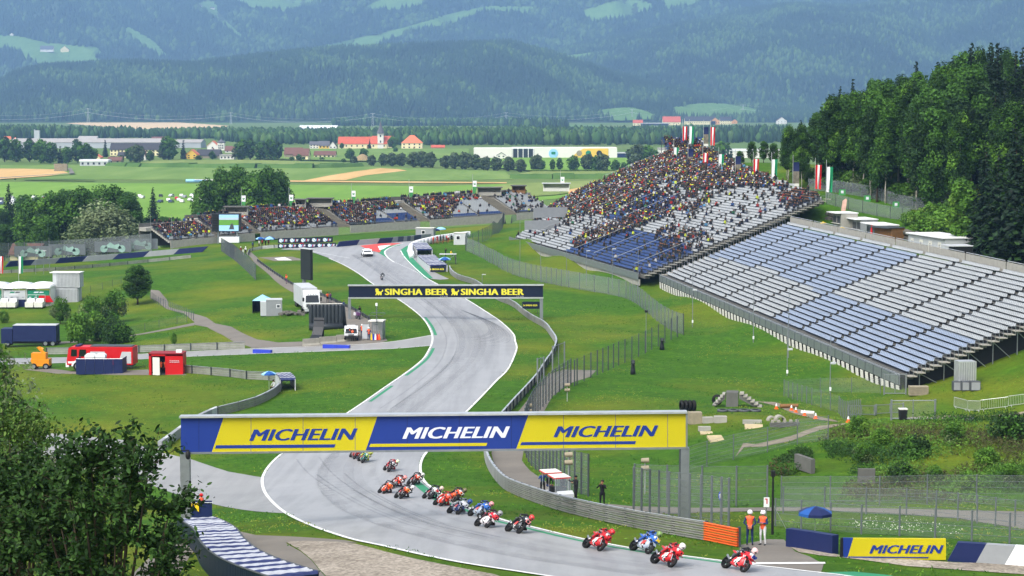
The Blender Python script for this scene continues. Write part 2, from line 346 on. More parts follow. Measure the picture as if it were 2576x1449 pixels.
def asphalt(name, c0, c1, c2, skid=0, rough_=.5, spec=.5):
 m, t, b = nodes(name); g = t.nodes.new('ShaderNodeNewGeometry').outputs['Position']
 a = ramp(t, noise(t, g, .22, 6, .6), [(.3, c0), (.5, c1), (.72, c2)])
 f = ramp(t, noise(t, g, 6., 6, .8), [(.25, '9a9a9a'), (.7, 'ffffff')]); c = mixc(t, a, f, .35, 'MULTIPLY')
 if skid:
  sk = ramp(t, noise(t, g, .6, 4, .5, (1.6, .07, 1)), [(.40, '8c8c8c'), (.56, 'ffffff')]); c = mixc(t, c, sk, skid, 'MULTIPLY')
 t.links.new(c, b.inputs['Base Color']); b.inputs['Roughness'].default_value = rough_; b.inputs['Specular IOR Level'].default_value = spec
 bp = t.nodes.new('ShaderNodeBump'); bp.inputs['Strength'].default_value = .25; bp.inputs['Distance'].default_value = .02
 t.links.new(noise(t, g, 14., 4, .8), bp.inputs['Height']); t.links.new(bp.outputs[0], b.inputs['Normal']); return m
asphalt('track_asphalt', '949596', '9a9b9c', 'a1a2a2', skid=.2); asphalt('old_asphalt', '8c8c8a', '949492', '9b9a98', skid=.15); asphalt('path_asphalt', '6f6a62', '77726a', '807a71', rough_=.8, spec=.2)
asphalt('gravel', '8d8578', 'a89f92', 'bdb4a6', rough_=.95, spec=.1)
t_ = MATS['gravel'].node_tree
b_ = t_.nodes['Principled BSDF']; g_ = t_.nodes.new('ShaderNodeNewGeometry').outputs['Position']
v_ = t_.nodes.new('ShaderNodeTexVoronoi'); v_.inputs['Scale'].default_value = 7; t_.links.new(g_, v_.inputs['Vector'])
old_ = b_.inputs['Base Color'].links[0].from_socket; hv_ = ramp(t_, v_.outputs['Color'], [(.2, '6f6a60'), (.8, 'ffffff')])
t_.links.new(mixc(t_, old_, hv_, .55, 'MULTIPLY'), b_.inputs['Base Color'])
def field_mat(name, a, b2, c3, vs=(1, .15, 1), sc_=.05):
 m, t, b = nodes(name); g = t.nodes.new('ShaderNodeNewGeometry').outputs['Position']
 c = ramp(t, noise(t, g, sc_, 6, .65, vs), [(.3, a), (.5, b2), (.7, c3)]); t.links.new(c, b.inputs['Base Color']); b.inputs['Roughness'].default_value = .95; b.inputs['Specular IOR Level'].default_value = .1
field_mat('field_bright', '5f8430', '698d36', '74953f'); field_mat('field_mid', '5b7836', '67823e', '748b48'); field_mat('field_olive', '66783a', '758546', '848f52')
field_mat('field_wheat', 'b3925c', 'bf9e69', 'cdae78'); field_mat('field_pale', 'c0a77f', 'c9b18a', 'd2bc98'); field_mat('field_crop', '3f5c2a', '4a6832', '56733a'); field_mat('field_meadow', '4f7038', '597a40', '648448')
field_mat('soil_track', '6d6556', '7c7465', '8b8373', (1, 1, 1), 1.2); field_mat('hill_soil', '2b3a24', '33442a', '3d4d30', (1, 1, 1), .01)
# --- the ground: one sheet to the horizon
def axis_(a0, a1, step, lim0, lim1, g=1.22):
 A = list(np.arange(a0, a1 + .01, step)); d = step
 while A[-1] < lim1: d *= g; A.append(min(A[-1] + d, lim1))
 d = step; B = []
 while (B[-1] if B else a0) > lim0: d *= g; B.append(max((B[-1] if B else a0) - d, lim0))
 return np.array(B[::-1] + A)
gx = axis_(-140, 170, 2.5, -7000, 7000); gy = axis_(24, 721.5, 2.5, -400, 14000)
GX, GY = np.meshgrid(gx, gy); GZ = height(GX, GY).reshape(GX.shape)
near_ = GY < 24
GZ = np.where(near_, np.maximum(GZ, -9 - np.clip(24-GY, 0, 200)*.02), GZ)
GZ = np.where(near_ & (GY < 10), -9.0, GZ)
vv = np.c_[GX.ravel(), GY.ravel(), GZ.ravel()]; nx = len(gx); ny = len(gy)
ii = (np.arange(ny-1)[:, None]*nx + np.arange(nx-1)[None, :]).ravel()
def np_mesh(name, vv, ff, mats, mi=None, smooth=True, col=None):
 me = bpy.data.meshes.new(name); k = ff.shape[1]
 me.vertices.add(len(vv)); me.vertices.foreach_set('co', np.asarray(vv, np.float32).ravel())
 me.loops.add(ff.size); me.loops.foreach_set('vertex_index', np.asarray(ff, np.int32).ravel())
 me.polygons.add(len(ff)); me.polygons.foreach_set('loop_start', np.arange(0, ff.size, k, dtype=np.int32)); me.polygons.foreach_set('loop_total', np.full(len(ff), k, np.int32))
 for m in mats: me.materials.append(MATS[m])
 if mi is not None: me.polygons.foreach_set('material_index', np.asarray(mi, np.int32))
 if smooth: me.polygons.foreach_set('use_smooth', np.ones(len(ff), bool))
 if col is not None:
  ca = me.color_attributes.new('col', 'FLOAT_COLOR', 'POINT'); ca.data.foreach_set('color', np.c_[col, np.ones(len(col))].astype(np.float32).ravel())
 me.update(); me.validate(); return me
fcen = GY.ravel()[ii]; xcen = GX.ravel()[ii]
me = np_mesh('ground', vv, np.c_[ii, ii+1, ii+1+nx, ii+nx], ['grass', 'valley_grass'], (GZ.ravel()[ii] < -45).astype(int))
place('ground', me, kind='structure', label='green grass ground running down to the valley floor')
def smooth_line(pts, n=4, closed=False):
 P = [np.array(p, float) for p in pts]; out = []; k = len(P)
 for i in range(k if closed else k-1):
  a, b, c, d = (P[(i-1) % k] if closed or i > 0 else P[i]), P[i], P[(i+1) % k], (P[(i+2) % k] if closed or i+2 < k else P[(i+1) % k])
  for j in range(n):
   t = j / n; out.append(.5*((2*b) + (-a+c)*t + (2*a-5*b+4*c-d)*t*t + (-a+3*b-3*c+d)*t**3))
 if not closed: out.append(P[-1])
 return out
def resample(pts, step):
 P = [Vector(p) for p in pts]; out = [P[0].copy()]; acc = 0
 for a, b in zip(P, P[1:]):
  L = (b-a).length
  if L < 1e-6: continue
  t = step - acc
  while t <= L: out.append(a.lerp(b, t/L)); t += step
  acc = (acc + L) % step if L + acc >= step else acc + L
 if (out[-1] - P[-1]).length > step*.3: out.append(P[-1].copy())
 return out
def drape(p, lift=0): return Vector((p[0], p[1], zt(p[0], p[1]) + lift))
SHEETS = []
def sheet_world(name, poly, lift, mt, spacing=3.0, kind='structure', parent=None, flat=None):
 poly = [Vector((p[0], p[1])) for p in poly]
 q = [poly[0]]
 for p in poly[1:]:
  if (p - q[-1]).length > .05: q.append(p)
 if (q[0]-q[-1]).length < .05: q.pop()
 pts = []
 for a, b in zip(q, q[1:] + q[:1]):
  m_ = max(1, int((b-a).length / spacing)); pts += [a.lerp(b, j/m_) for j in range(m_)]
 n = len(pts); A = np.array(pts); SHEETS.append(A); x0, y0 = A.min(0); x1, y1 = A.max(0)
 if flat is None:
  X, Y = np.meshgrid(np.arange(x0, x1, spacing), np.arange(y0, y1, spacing)); G = np.c_[X.ravel(), Y.ravel()]
  G = G[inside(G, A)]; allp = pts + [Vector(g) for g in G]
 else: allp = pts
 r = delaunay_2d_cdt(allp, [], [list(range(n))], 1, 1e-5)
 V2 = r[0]; tri = r[2]; z = hgrid([p.x for p in V2], [p.y for p in V2]) if flat is None else np.full(len(V2), flat)
 me = bpy.data.meshes.new(name); me.from_pydata([(p.x, p.y, zz + lift) for p, zz in zip(V2, z)], [], [t for t in tri]); me.materials.append(MATS[mt])
 me.polygons.foreach_set('use_smooth', [True]*len(me.polygons))
 bm = bmesh.new(); bm.from_mesh(me)
 for f in bm.faces:
  if f.normal.z < 0: f.normal_flip()
 bm.to_mesh(me); bm.free()
 return place(name, me, parent, kind=kind)
def inside(G, A):
 x, y = G[:, 0], G[:, 1]; c = np.zeros(len(G), bool); n = len(A); j = n-1
 for i in range(n):
  xi, yi = A[i]; xj, yj = A[j]
  if yi != yj: c ^= ((yi > y) != (yj > y)) & (x < (xj-xi)*(y-yi)/(yj-yi) + xi)
  j = i
 return c
def sheet(name, px, lift, mt, n=3, spacing=3.0, closed_smooth=False, **k):
 pp = smooth_line(px, n, True) if closed_smooth else px
 return sheet_world(name, [W(*p) for p in pp], lift, mt, spacing, **k)
def strip(name, line, width, lift, mt, off=0.0, step=1.5, parent=None, kind='structure'):
 P = resample([drape(p) for p in line], step); vs = []; fs = []
 for i, p in enumerate(P):
  d = (P[min(i+1, len(P)-1)] - P[max(i-1, 0)]); d.z = 0; d.normalize(); s_ = Vector((-d.y, d.x, 0))
  for q in (off - width/2, off + width/2): vs.append(drape(p + s_*q, lift))
  if i: fs.append((2*i-2, 2*i-1, 2*i+1, 2*i))
 mb = MB(); mb.add(vs, fs, mt); return mb.build(name, parent, kind=kind)
TL = [(704, 627), (761, 629), (829, 650), (869, 668), (906, 690), (941, 715), (1000, 751), (1034, 774), (1064, 799), (1081, 822), (1090, 844), (1090, 860), (1084, 877), (1069, 902), (1044, 924), (1014, 946), (976, 972), (919, 1012), (874, 1042),
  (790, 1096), (719, 1138), (686, 1167), (669, 1192), (664, 1212), (671, 1239), (694, 1267), (726, 1292), (769, 1314), (819, 1334), (894, 1358), (969, 1374), (1069, 1397), (1169, 1417), (1244, 1429), (1400, 1453), (1700, 1500)]
TRT = [(1044, 610), (1020, 621), (1006, 631), (1014, 645), (1034, 667), (1069, 698), (1098, 715), (1168, 752), (1219, 784), (1256, 809), (1288, 840), (1293, 859), (1297, 874), (1293, 890), (1274, 930), (1244, 960), (1206, 1000), (1166, 1040), (1110, 1095),
  (1073, 1134), (1056, 1159), (1053, 1187), (1064, 1214), (1094, 1237), (1131, 1262), (1194, 1287), (1269, 1313), (1313, 1323), (1419, 1349), (1513, 1369), (1638, 1391), (1713, 1401), (1813, 1414), (1873, 1423), (1932, 1429), (2025, 1440), (2107, 1449), (2300, 1478)]
TLW = [W(*p) for p in smooth_line(TL, 3)]; TRW = [W(*p) for p in smooth_line(TRT, 3)]
# crossing and service roads
sheet('old_circuit_road', [(-30, 1086), (140, 1091), (320, 1108), (400, 1137), (482, 1156), (575, 1187), (644, 1199), (668, 1202), (690, 1240), (726, 1292), (644, 1287), (512, 1262), (400, 1228), (250, 1165), (100, 1140), (-30, 1135)], .02, 'old_asphalt')
svc_up = [(-30, 902), (200, 898), (318, 893), (462, 885), (644, 877), (882, 868), (994, 859), (1089, 843)]; svc_lo = [(1089, 869), (994, 877), (869, 882), (684, 889), (462, 898), (318, 906), (200, 912), (-30, 918)]
sheet('service_road', svc_up + [(1110, 850)] + svc_lo, .02, 'old_asphalt')
sheet('path_junction', [(630, 876), (644, 854), (700, 862), (800, 858), (872, 845), (868, 830), (852, 812), (790, 775), (735, 735), (690, 705), (640, 662), (618, 636), (632, 634), (652, 655), (700, 690), (745, 715), (800, 742), (864, 769), (894, 783), (931, 806), (958, 836), (975, 857), (960, 862), (882, 870), (760, 874)], .028, 'path_asphalt')
sheet('service_path', [(379, 729), (400, 731), (420, 754), (425, 772), (490, 790), (520, 799), (542, 814), (582, 822), (612, 839), (650, 856), (640, 877), (587, 860), (562, 844), (520, 823), (492, 818), (325, 847), (225, 859), (140, 866), (140, 861), (225, 855), (350, 840), (490, 812), (462, 788), (420, 778), (400, 761), (379, 750)], .024, 'path_asphalt')
sheet('fire_post_pad', [(100, 925), (190, 935), (320, 932), (370, 930), (462, 938), (470, 944), (300, 944), (140, 940), (60, 930)], .02, 'path_asphalt')
sheet('marshal_path', [(1420, 930), (1500, 932), (1485, 948), (1425, 968), (1388, 1000), (1368, 1036), (1335, 1085), (1318, 1130), (1313, 1159), (1333, 1184), (1363, 1204), (1438, 1254), (1470, 1264), (1538, 1269), (1588, 1274), (1738, 1278), (1863, 1278), (1932, 1277), (2082, 1277), (2207, 1279), (2407, 1284), (2600, 1288), (2600, 1336), (2482, 1317), (2407, 1304), (2307, 1296), (2182, 1289), (2082, 1286), (1947, 1286), (1788, 1289), (1663, 1294), (1598, 1291), (1525, 1290), (1480, 1284), (1413, 1270), (1338, 1244), (1290, 1222), (1262, 1200), (1244, 1172), (1236, 1140), (1262, 1090), (1300, 1040), (1358, 966), (1385, 940)], .024, 'path_asphalt')
sheet('run_off_pad', [(1862, 1372), (1932, 1357), (1972, 1358), (2000, 1388), (2035, 1400), (2072, 1420), (2066, 1440), (2025, 1442), (1932, 1432), (1873, 1426), (1858, 1400)], .02, 'path_asphalt')
sheet('gravel_trap', [(721, 1364), (769, 1362), (844, 1364), (894, 1369), (969, 1389), (1044, 1407), (1144, 1427), (1244, 1446), (1330, 1475), (850, 1480), (804, 1434), (784, 1409), (756, 1386), (727, 1369)], .03, 'gravel', spacing=2)
sheet('gravel_bed', [(1978, 1371), (2060, 1385), (2115, 1398), (2290, 1408), (2400, 1416), (2600, 1420), (2620, 1449), (2532, 1443), (2432, 1436), (2282, 1425), (2182, 1411), (2115, 1403), (2062, 1398), (2010, 1390)], .03, 'gravel', spacing=2)
sheet('tyre_wall_path', [(560, 1330), (644, 1347), (870, 1360), (900, 1366), (844, 1366), (718, 1366), (730, 1374), (756, 1388), (784, 1411), (804, 1436), (850, 1485), (760, 1490), (700, 1450), (600, 1400), (500, 1370), (430, 1480), (300, 1480), (380, 1400), (480, 1340)], .02, 'path_asphalt', spacing=2)
# the racing track
TRACK = sheet_world('race_track', [p for p in TLW] + [p for p in reversed(TRW)], .05, 'track_asphalt', 2.5)
sheet('run_off_asphalt', [(1029, 617), (1042, 611), (1050, 640), (1080, 678), (1130, 702), (1108, 704), (1085, 702), (1035, 668), (1012, 645), (1006, 630)], .035, 'old_asphalt')
sheet('hairpin_apron', [(704, 628), (760, 620), (894, 614), (1044, 606), (1046, 611), (1000, 640), (850, 640)], .03, 'old_asphalt')
def line_sub(L, i0, i1): return [W(*p) for p in smooth_line(L[i0:i1], 4)]
strip('edge_line', line_sub(TL, 2, 36), .24, .062, 'paint_white', off=-.15); strip('edge_line', line_sub(TRT, 2, 38), .24, .062, 'paint_white', off=.15)
strip('start_lane_line', [W(*p) for p in ((761, 629), (800, 636), (850, 645), (880, 650))], .2, .064, 'paint_white')
for L, i0, i1, off in ((TL, 8, 11, .35), (TL, 12, 16, .35), (TL, 16, 18, .5)): strip('green_kerb', line_sub(L, i0, i1), .4, .058, 'paint_green', off=off)
for L, i0, i1, off, wd in ((TRT, 22, 25, -.55, .7), (TRT, 24, 34, -.42, .35)): strip('green_kerb', line_sub(L, i0, i1), wd, .058, 'paint_green', off=off)
sheet('green_verge', [(1024, 619), (1006, 631), (1014, 646), (1070, 702), (1089, 700), (1036, 646), (1022, 632), (1030, 618)], .06, 'paint_green')
sheet('green_verge', [(2030, 1449), (2090, 1441), (2150, 1440), (2240, 1449), (2300, 1472), (2150, 1478)], .04, 'paint_green')
sheet('green_verge', [(905, 618), (985, 655), (990, 658), (968, 640), (975, 625), (1005, 618), (1010, 615), (960, 622), (950, 634), (930, 628)], .06, 'paint_green')
sheet('red_verge', [(905, 619), (960, 613), (1012, 612), (985, 618), (962, 625), (955, 636), (928, 630)], .066, 'paint_red')
sheet('white_verge', [(950, 620), (985, 616), (965, 627), (955, 630)], .072, 'paint_white')
sheet('grass_island', [(960, 640), (975, 650), (990, 657), (975, 640), (980, 632)], .064, 'paint_green') if False else None
strip('lane_line', [W(*p) for p in smooth_line([(1015, 613), (985, 622), (968, 634), (975, 648), (991, 660)], 4)], .3, .075, 'paint_white')
for i in range(22):
 a = i / 22; p = [991 + 107*a, 660 + 40*a + 16*a*a]; q = [991 + 107*(a+.022), 660 + 40*(a+.022) + 16*(a+.022)**2]
 strip('dash_line', [W(*p), W(*q)], .25, .07, 'paint_white', step=.5)
strip('road_edge_line', [W(*p) for p in smooth_line(svc_up[1:], 4)], .2, .035, 'paint_white'); strip('road_edge_line', [W(*p) for p in smooth_line(svc_lo, 4)], .2, .035, 'paint_white')
sheet('pit_line', [(1885, 1417), (2075, 1416), (2077, 1420), (1885, 1422)], .045, 'paint_white'); sheet('helipad', [(650, 648), (735, 646), (768, 655), (690, 657)], .03, 'path_asphalt'); sheet('helipad_mark', [(690, 650), (716, 647), (735, 655), (700, 655)], .036, 'paint_white')
# tyre marks on the track: dark rubber curves laid on the asphalt
mat('skid', '4b4c4e', .7); wire_mat('skid_soft', '303133', .11); wire_mat('rubber_line', '3c3d3f', .045)
MID = [(a + b)/2 for a, b in zip(resample(TLW, sum((q-p).length for p, q in zip(TLW, TLW[1:]))/160)[:160], resample(TRW, sum((q-p).length for p, q in zip(TRW, TRW[1:]))/160)[:160])]
for k, (wd, of) in enumerate(((5, .4), (3.2, -.6), (1.6, .9), (.9, -1.6))): strip('rubber_line', MID[14:158], wd, .0535 + .001*k, 'rubber_line', off=of)
for i in range(13):
 o = i*5 - 14
 strip('tyre_mark', [W(x + o*.9, y + o*.34) for x, y in smooth_line([(1170, 784), (1205, 800), (1232, 818), (1243, 834), (1236, 846), (1212, 853), (1188, 856)][:7 - (i % 3)], 4)], .22 + .1*(i % 2), .058 + .001*i, 'skid_soft')
for i in range(6):
 o = i*17 - 50 + rnd.uniform(-12, 12)
 strip('tyre_mark', [W(x + o, y + abs(o)*.12) for x, y in smooth_line([(800 + i*4, 1150), (835 + i*3, 1190), (900, 1232), (985, 1278), (1090, 1318), (1240, 1352)][i % 3:6 - (i*7) % 2], 4)], .16, .058 + .001*i, 'skid_soft')
for i in range(2):
 o = i*22 + rnd.uniform(-6, 6)
 strip('tyre_mark', [W(x + o, y) for x, y in smooth_line([(950, 690), (1020, 735), (1085, 785), (1120, 830), (1128, 870), (1105, 920), (1040, 975), (960, 1030)], 4)], .2, .058 + .001*i, 'skid_soft')
for i in range(6): strip('tyre_mark', [W(x + i*7, y - i*2) for x, y in smooth_line([(800, 648 + i), (850, 656), (905, 650), (915, 640 - i)], 4)], .2, .058, 'skid_soft')
# --- tree prototypes (trunk mesh, crown mesh)
def quads_mesh(name, P, Nrm, size, col, mt='leaf', aspect=.6, seed=1, shape=4):
 rs = np.random.RandomState(seed); n = len(P)
 a = rs.normal(size=(n, 3)); u = np.cross(Nrm, a); u /= np.linalg.norm(u, axis=1)[:, None] + 1e-9; v = np.cross(Nrm, u)
 s = (size * (.6 + .8*rs.rand(n)))[:, None] if np.ndim(size) else size * (.6 + .8*rs.rand(n))[:, None]
 u = u*s; v = v*s*aspect
 if shape == 4: V = np.stack([P-u, P-v*.9+u*.1, P+u, P+v], 1)
 else: V = np.stack([P-u, P-u*.2-v, P+u*.55-v*.75, P+u, P+u*.45+v*.8, P-u*.3+v*.9], 1)
 k = V.shape[1]; f = np.arange(n*k).reshape(n, k)
 return np_mesh(name, V.reshape(-1, 3), f, [mt], smooth=False, col=np.repeat(col, k, 0))
def leaf_cols(n, pal, rs, P=None, amp=.25):
 pal = np.array([srgb(c)[:3] for c in pal]); c = pal[rs.randint(0, len(pal), n)]
 return np.clip(c * (1 - amp + 2*amp*rs.rand(n, 1)), 0, 1)
def unit(a): return a / (np.linalg.norm(a, axis=1)[:, None] + 1e-9)
def lobes_crown(name, H, r, z0, nlobe, nleaf, leaf, pal, seed, squash=1.0, lobe=.42, droop=0, top_narrow=.3):
 rs = np.random.RandomState(seed); c0 = (H + z0)/2; hz = (H - z0)/2
 L = []; palr = np.array([srgb(c)[:3] for c in pal])
 for i in range(nlobe):
  t = (i + .5)/nlobe; z = -1 + 2*t; a = i*2.399 + rs.rand()*.8; rr = math.sqrt(max(.02, 1 - z*z)) * (1 - top_narrow*max(0, z))
  L.append(((rr*r*.68*math.cos(a), rr*r*.68*math.sin(a), c0 + z*hz*.82), r*lobe*(.75 + .5*rs.rand()), palr[rs.randint(len(palr))]*(.8 + .4*rs.rand())))
 per = nleaf // nlobe; Ps, Ns, Cs = [], [], []
 for c, q, lc in L:
  d = unit(rs.normal(size=(per, 3))); rad = q*(.55 + .5*rs.rand(per, 1)**.5)
  sub = 1 + .22*np.sin(d[:, :1]*7 + q*9)*np.cos(d[:, 2:]*6 + q)
  p = np.array(c) + d*rad*sub*np.array([1, 1, squash]); p[:, 2] -= droop*np.linalg.norm(p[:, :2], axis=1)**2/(r*r)*H*.1
  Ps.append(p); Ns.append(unit(d*.8 + rs.normal(size=(per, 3))*.6 + np.array([0, 0, .35]))); Cs.append(np.clip(lc*(.72 + .56*rs.rand(per, 1)), 0, 1))
 return quads_mesh(name, np.concatenate(Ps), np.concatenate(Ns), leaf, np.concatenate(Cs), seed=seed), [l[0] for l in L]
def trunk_mesh(H, r0, lobes, mt, z0, seed=1, bend=.03, n=6):
 rs = random.Random(seed); mb = MB(); top = H*.82
 pts = [(rs.uniform(-1, 1)*bend*H*(i/6), rs.uniform(-1, 1)*bend*H*(i/6), top*i/6 - (.3 if i == 0 else 0)) for i in range(7)]
 mb.tube(pts, [r0*(1.25 if i == 0 else 1 - .85*i/6) for i in range(7)], mt, n)
 for c in lobes:
  zb = max(z0*.75, min(c[2] - .25*math.hypot(c[0], c[1]) - .1*H, top*.9)); k = zb/top*6; i = min(5, int(k)); b = Vector(pts[i]).lerp(Vector(pts[i+1]), k-i)
  m_ = b.lerp(Vector(c), .5) + Vector((0, 0, -.04*H)); rr = r0*.38*(1 - .5*zb/H)
  mb.tube([b, m_, c], [rr, rr*.6, rr*.2], mt, 4, cap=False)
 return mb.mesh('trunk', True)
def decid(seed, H, r, z0, nlobe, nleaf, leaf, pal, bark='bark', tr=.22, **k):
 cm, L = lobes_crown('crown', H, r, z0, nlobe, nleaf, leaf, pal, seed, **k); return trunk_mesh(H, tr, L[:10], bark, z0, seed), cm
def conifer(seed, H, r, nw, per, leaf, pal, tr=.2, z0=.06):
 rs = np.random.RandomState(seed); Ps, Ns, S = [], [], []
 for i in range(nw):
  t = i/(nw-1); z = H*(z0 + (1-z0)*t); rad = r*(1-t)**.85*(.8 + .4*rs.rand()) + .05*r; nb = max(3, int((5 + 3*(1-t))))
  for b in range(nb):
   a = b*2*math.pi/nb + i*1.3 + rs.rand()*.4; rb = rad*(.75 + .5*rs.rand()); m_ = max(2, int(per*rb/r) + 1); q = (np.arange(m_) + rs.rand(m_))/m_
   zz = z - q*q*rb*.45 + q*.1*rb; sp = rs.normal(size=(m_, 3))*leaf*.45*(1.1-q)[:, None]
   Ps.append(np.c_[math.cos(a)*rb*q, math.sin(a)*rb*q, zz] + sp); Ns.append(unit(np.c_[np.full(m_, math.cos(a)*.35), np.full(m_, math.sin(a)*.35), np.ones(m_)*.8] + rs.normal(size=(m_, 3))*.45)); S.append(leaf*(1.15 - .55*t)*np.ones(m_))
 P = np.concatenate(Ps); cm = quads_mesh('crown', P, np.concatenate(Ns), np.concatenate(S), leaf_cols(len(P), pal, rs, amp=.35), seed=seed, aspect=.5)
 mb = MB(); mb.tube([(0, 0, -.3), (0, 0, H*.5), (0, 0, H*.97)], [tr, tr*.6, .03], 'bark', 6); return mb.mesh('trunk', True), cm
G_DARK = ['243f14', '2e4e1a', '395c20', '263f1c']; G_MID = ['3c6020', '4a7224', '557d2a', '33541c']; G_LIGHT = ['4d7424', '5a812a', '688c33', '42661f']; G_SPR = ['16281a', '1d3220', '223a22', '14241a']; G_WIL = ['5f6f4a', '6c7a54', '778560', '55643f']; G_BIRCH = ['284716', '34581a', '42681f', '1f3a12']
PROTO = {
 'birch_a': decid(1, 22, 3.3, 5.5, 26, 11000, .23, G_BIRCH, 'birch_bark', .2, lobe=.5, droop=.5), 'birch_b': decid(2, 24, 2.9, 6, 28, 11000, .23, G_BIRCH + G_LIGHT[:2], 'birch_bark', .18, lobe=.5, droop=.5),
 'broad_a': decid(3, 20, 5.0, 3.0, 26, 10000, .30, G_MID, 'bark', .3), 'broad_b': decid(4, 21, 4.2, 3, 26, 10000, .28, G_DARK + G_MID[:2], 'bark', .28), 'broad_c': decid(5, 18, 4.2, 3, 18, 6000, .38, G_LIGHT + G_MID[:1], 'bark', .25),
 'spruce_a': conifer(6, 25, 4.0, 38, 16, .62, G_SPR), 'spruce_b': conifer(7, 22, 3.4, 34, 15, .58, G_SPR + G_DARK[:1]),
 'willow': decid(8, 12, 6.5, 1.0, 30, 9000, .34, G_WIL, 'bark', .35, droop=1.6, lobe=.4), 'poplar': decid(9, 17, 4.0, 1.5, 30, 10000, .28, G_MID + G_DARK[:1], 'bark', .3, lobe=.38, top_narrow=.5),
 'shrub_a': decid(10, 3.2, 1.9, .3, 12, 2600, .15, G_LIGHT, 'bark', .06), 'shrub_b': decid(11, 3.6, 1.8, .5, 12, 2600, .14, G_MID + G_WIL[:1], 'bark', .06), 'shrub_c': decid(12, 2.0, 1.7, .1, 10, 2000, .14, G_DARK + G_MID[:1], 'bark', .05),
 'field_round': decid(13, 13, 5.6, 1.2, 14, 900, .95, G_DARK + G_MID[:2], 'bark', .35), 'field_tall': decid(14, 17, 4.8, 2., 14, 900, .95, G_DARK, 'bark', .35), 'field_grey': decid(15, 12, 5.4, 1.0, 12, 800, .95, ['3d5030', '48593a', '526344'], 'bark', .35),
 'field_spruce': conifer(16, 19, 3.6, 18, 5, 1.3, G_SPR), 'field_bush': decid(17, 4.5, 4.0, .2, 8, 350, .7, G_MID + G_DARK[:1], 'bark', .12),
}
NTREE = [0]
def tree(kind, loc, hgt, label, group=None, name=None, wide=1.0, cat='tree', rz=None):
 tm, cm = PROTO[kind]; H = {'birch_a': 22, 'birch_b': 24, 'broad_a': 20, 'broad_b': 21, 'broad_c': 18, 'spruce_a': 25, 'spruce_b': 22, 'willow': 12, 'poplar': 17, 'shrub_a': 3.2, 'shrub_b': 3.6, 'shrub_c': 2.0, 'field_round': 13, 'field_tall': 17, 'field_grey': 12, 'field_spruce': 19, 'field_bush': 4.5}[kind]
 nm = name or {'b': 'broadleaf_tree', 's': 'spruce_tree', 'w': 'willow_tree', 'p': 'poplar_tree', 'f': 'field_tree'}[kind[0]]
 o = thing(nm, label, cat, loc, rnd.uniform(0, 6.28) if rz is None else rz, group); k = hgt/H; o.scale = (k*wide, k*wide, k)
 place('trunk', tm, o); place('crown', cm, o); return o
# --- fields on the valley floor
def WP(x, y, lift=0): p = WH(x, y, PLAIN); p.z += lift; return p
def field(name, px, mt, k): return sheet_world(name, [WP(*p) for p in px], .12 + .06*k, mt, 400, flat=-PLAIN)
FIELDS = [
 ('grass_field', [(-300, 455), (300, 461), (1100, 469), (1480, 455), (1520, 480), (1400, 500), (1000, 545), (-300, 560)], 'field_bright'),
 ('meadow_field', [(-300, 416), (250, 416), (500, 420), (870, 418), (1270, 431), (1290, 452), (1000, 455), (500, 453), (-300, 452)], 'field_mid'),
 ('stubble_field', [(-300, 424), (60, 425), (150, 427), (172, 436), (110, 445), (0, 452), (-300, 459)], 'field_wheat'),
 ('stubble_field', [(761, 456), (869, 454), (919, 442), (1024, 430), (1000, 426), (956, 424), (894, 432), (819, 444)], 'field_wheat'),
 ('farm_track', [(730, 455), (1000, 457.5), (1275, 460), (1275, 462.5), (1000, 461), (730, 458.5)], 'field_wheat'),
 ('maize_field', [(287, 416), (400, 404), (640, 403), (880, 411), (895, 418), (800, 422), (640, 422), (350, 418)], 'field_olive'),
 ('maize_field', [(1278, 443), (1340, 432), (1570, 432), (1550, 448), (1288, 448)], 'field_olive'),
 ('maize_field', [(1288, 464), (1520, 455), (1500, 478), (1400, 492), (1100, 512), (1000, 510)], 'field_olive'),
 ('stubble_field', [(640, 511), (900, 513), (1120, 516), (1180, 524), (640, 528)], 'field_wheat'), ('soil_field', [(1430, 492), (1560, 472), (1500, 466), (1430, 480)], 'field_wheat'),
 ('wheat_field', [(165, 311), (250, 306), (425, 307), (575, 317), (550, 326), (325, 325)], 'field_pale'), ('meadow_field', [(335, 326), (440, 325), (450, 336), (335, 337)], 'field_meadow'),
 ('meadow_field', [(850, 326), (1130, 321), (1140, 328), (860, 332)], 'field_bright'), ('meadow_field', [(1250, 316), (1500, 315), (1560, 328), (1400, 334), (1280, 325)], 'field_meadow'),
 ('meadow_field', [(1480, 338), (1610, 322), (1700, 318), (1980, 320), (1980, 345), (1560, 350)], 'field_mid'), ('village_meadow', [(640, 376), (1180, 376), (1180, 400), (930, 408), (640, 402)], 'field_mid'), ('meadow_field', [(1190, 400), (1600, 398), (1600, 432), (1330, 432), (1190, 420)], 'field_bright'),
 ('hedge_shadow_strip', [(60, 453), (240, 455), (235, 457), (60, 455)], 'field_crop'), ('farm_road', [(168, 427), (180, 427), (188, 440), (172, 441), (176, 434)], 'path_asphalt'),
 ('farm_road', [(0, 451), (170, 440), (172, 441), (0, 453)], 'path_asphalt'),
]
for k, (nm, px, mt) in enumerate(FIELDS): field(nm, px, mt, k)
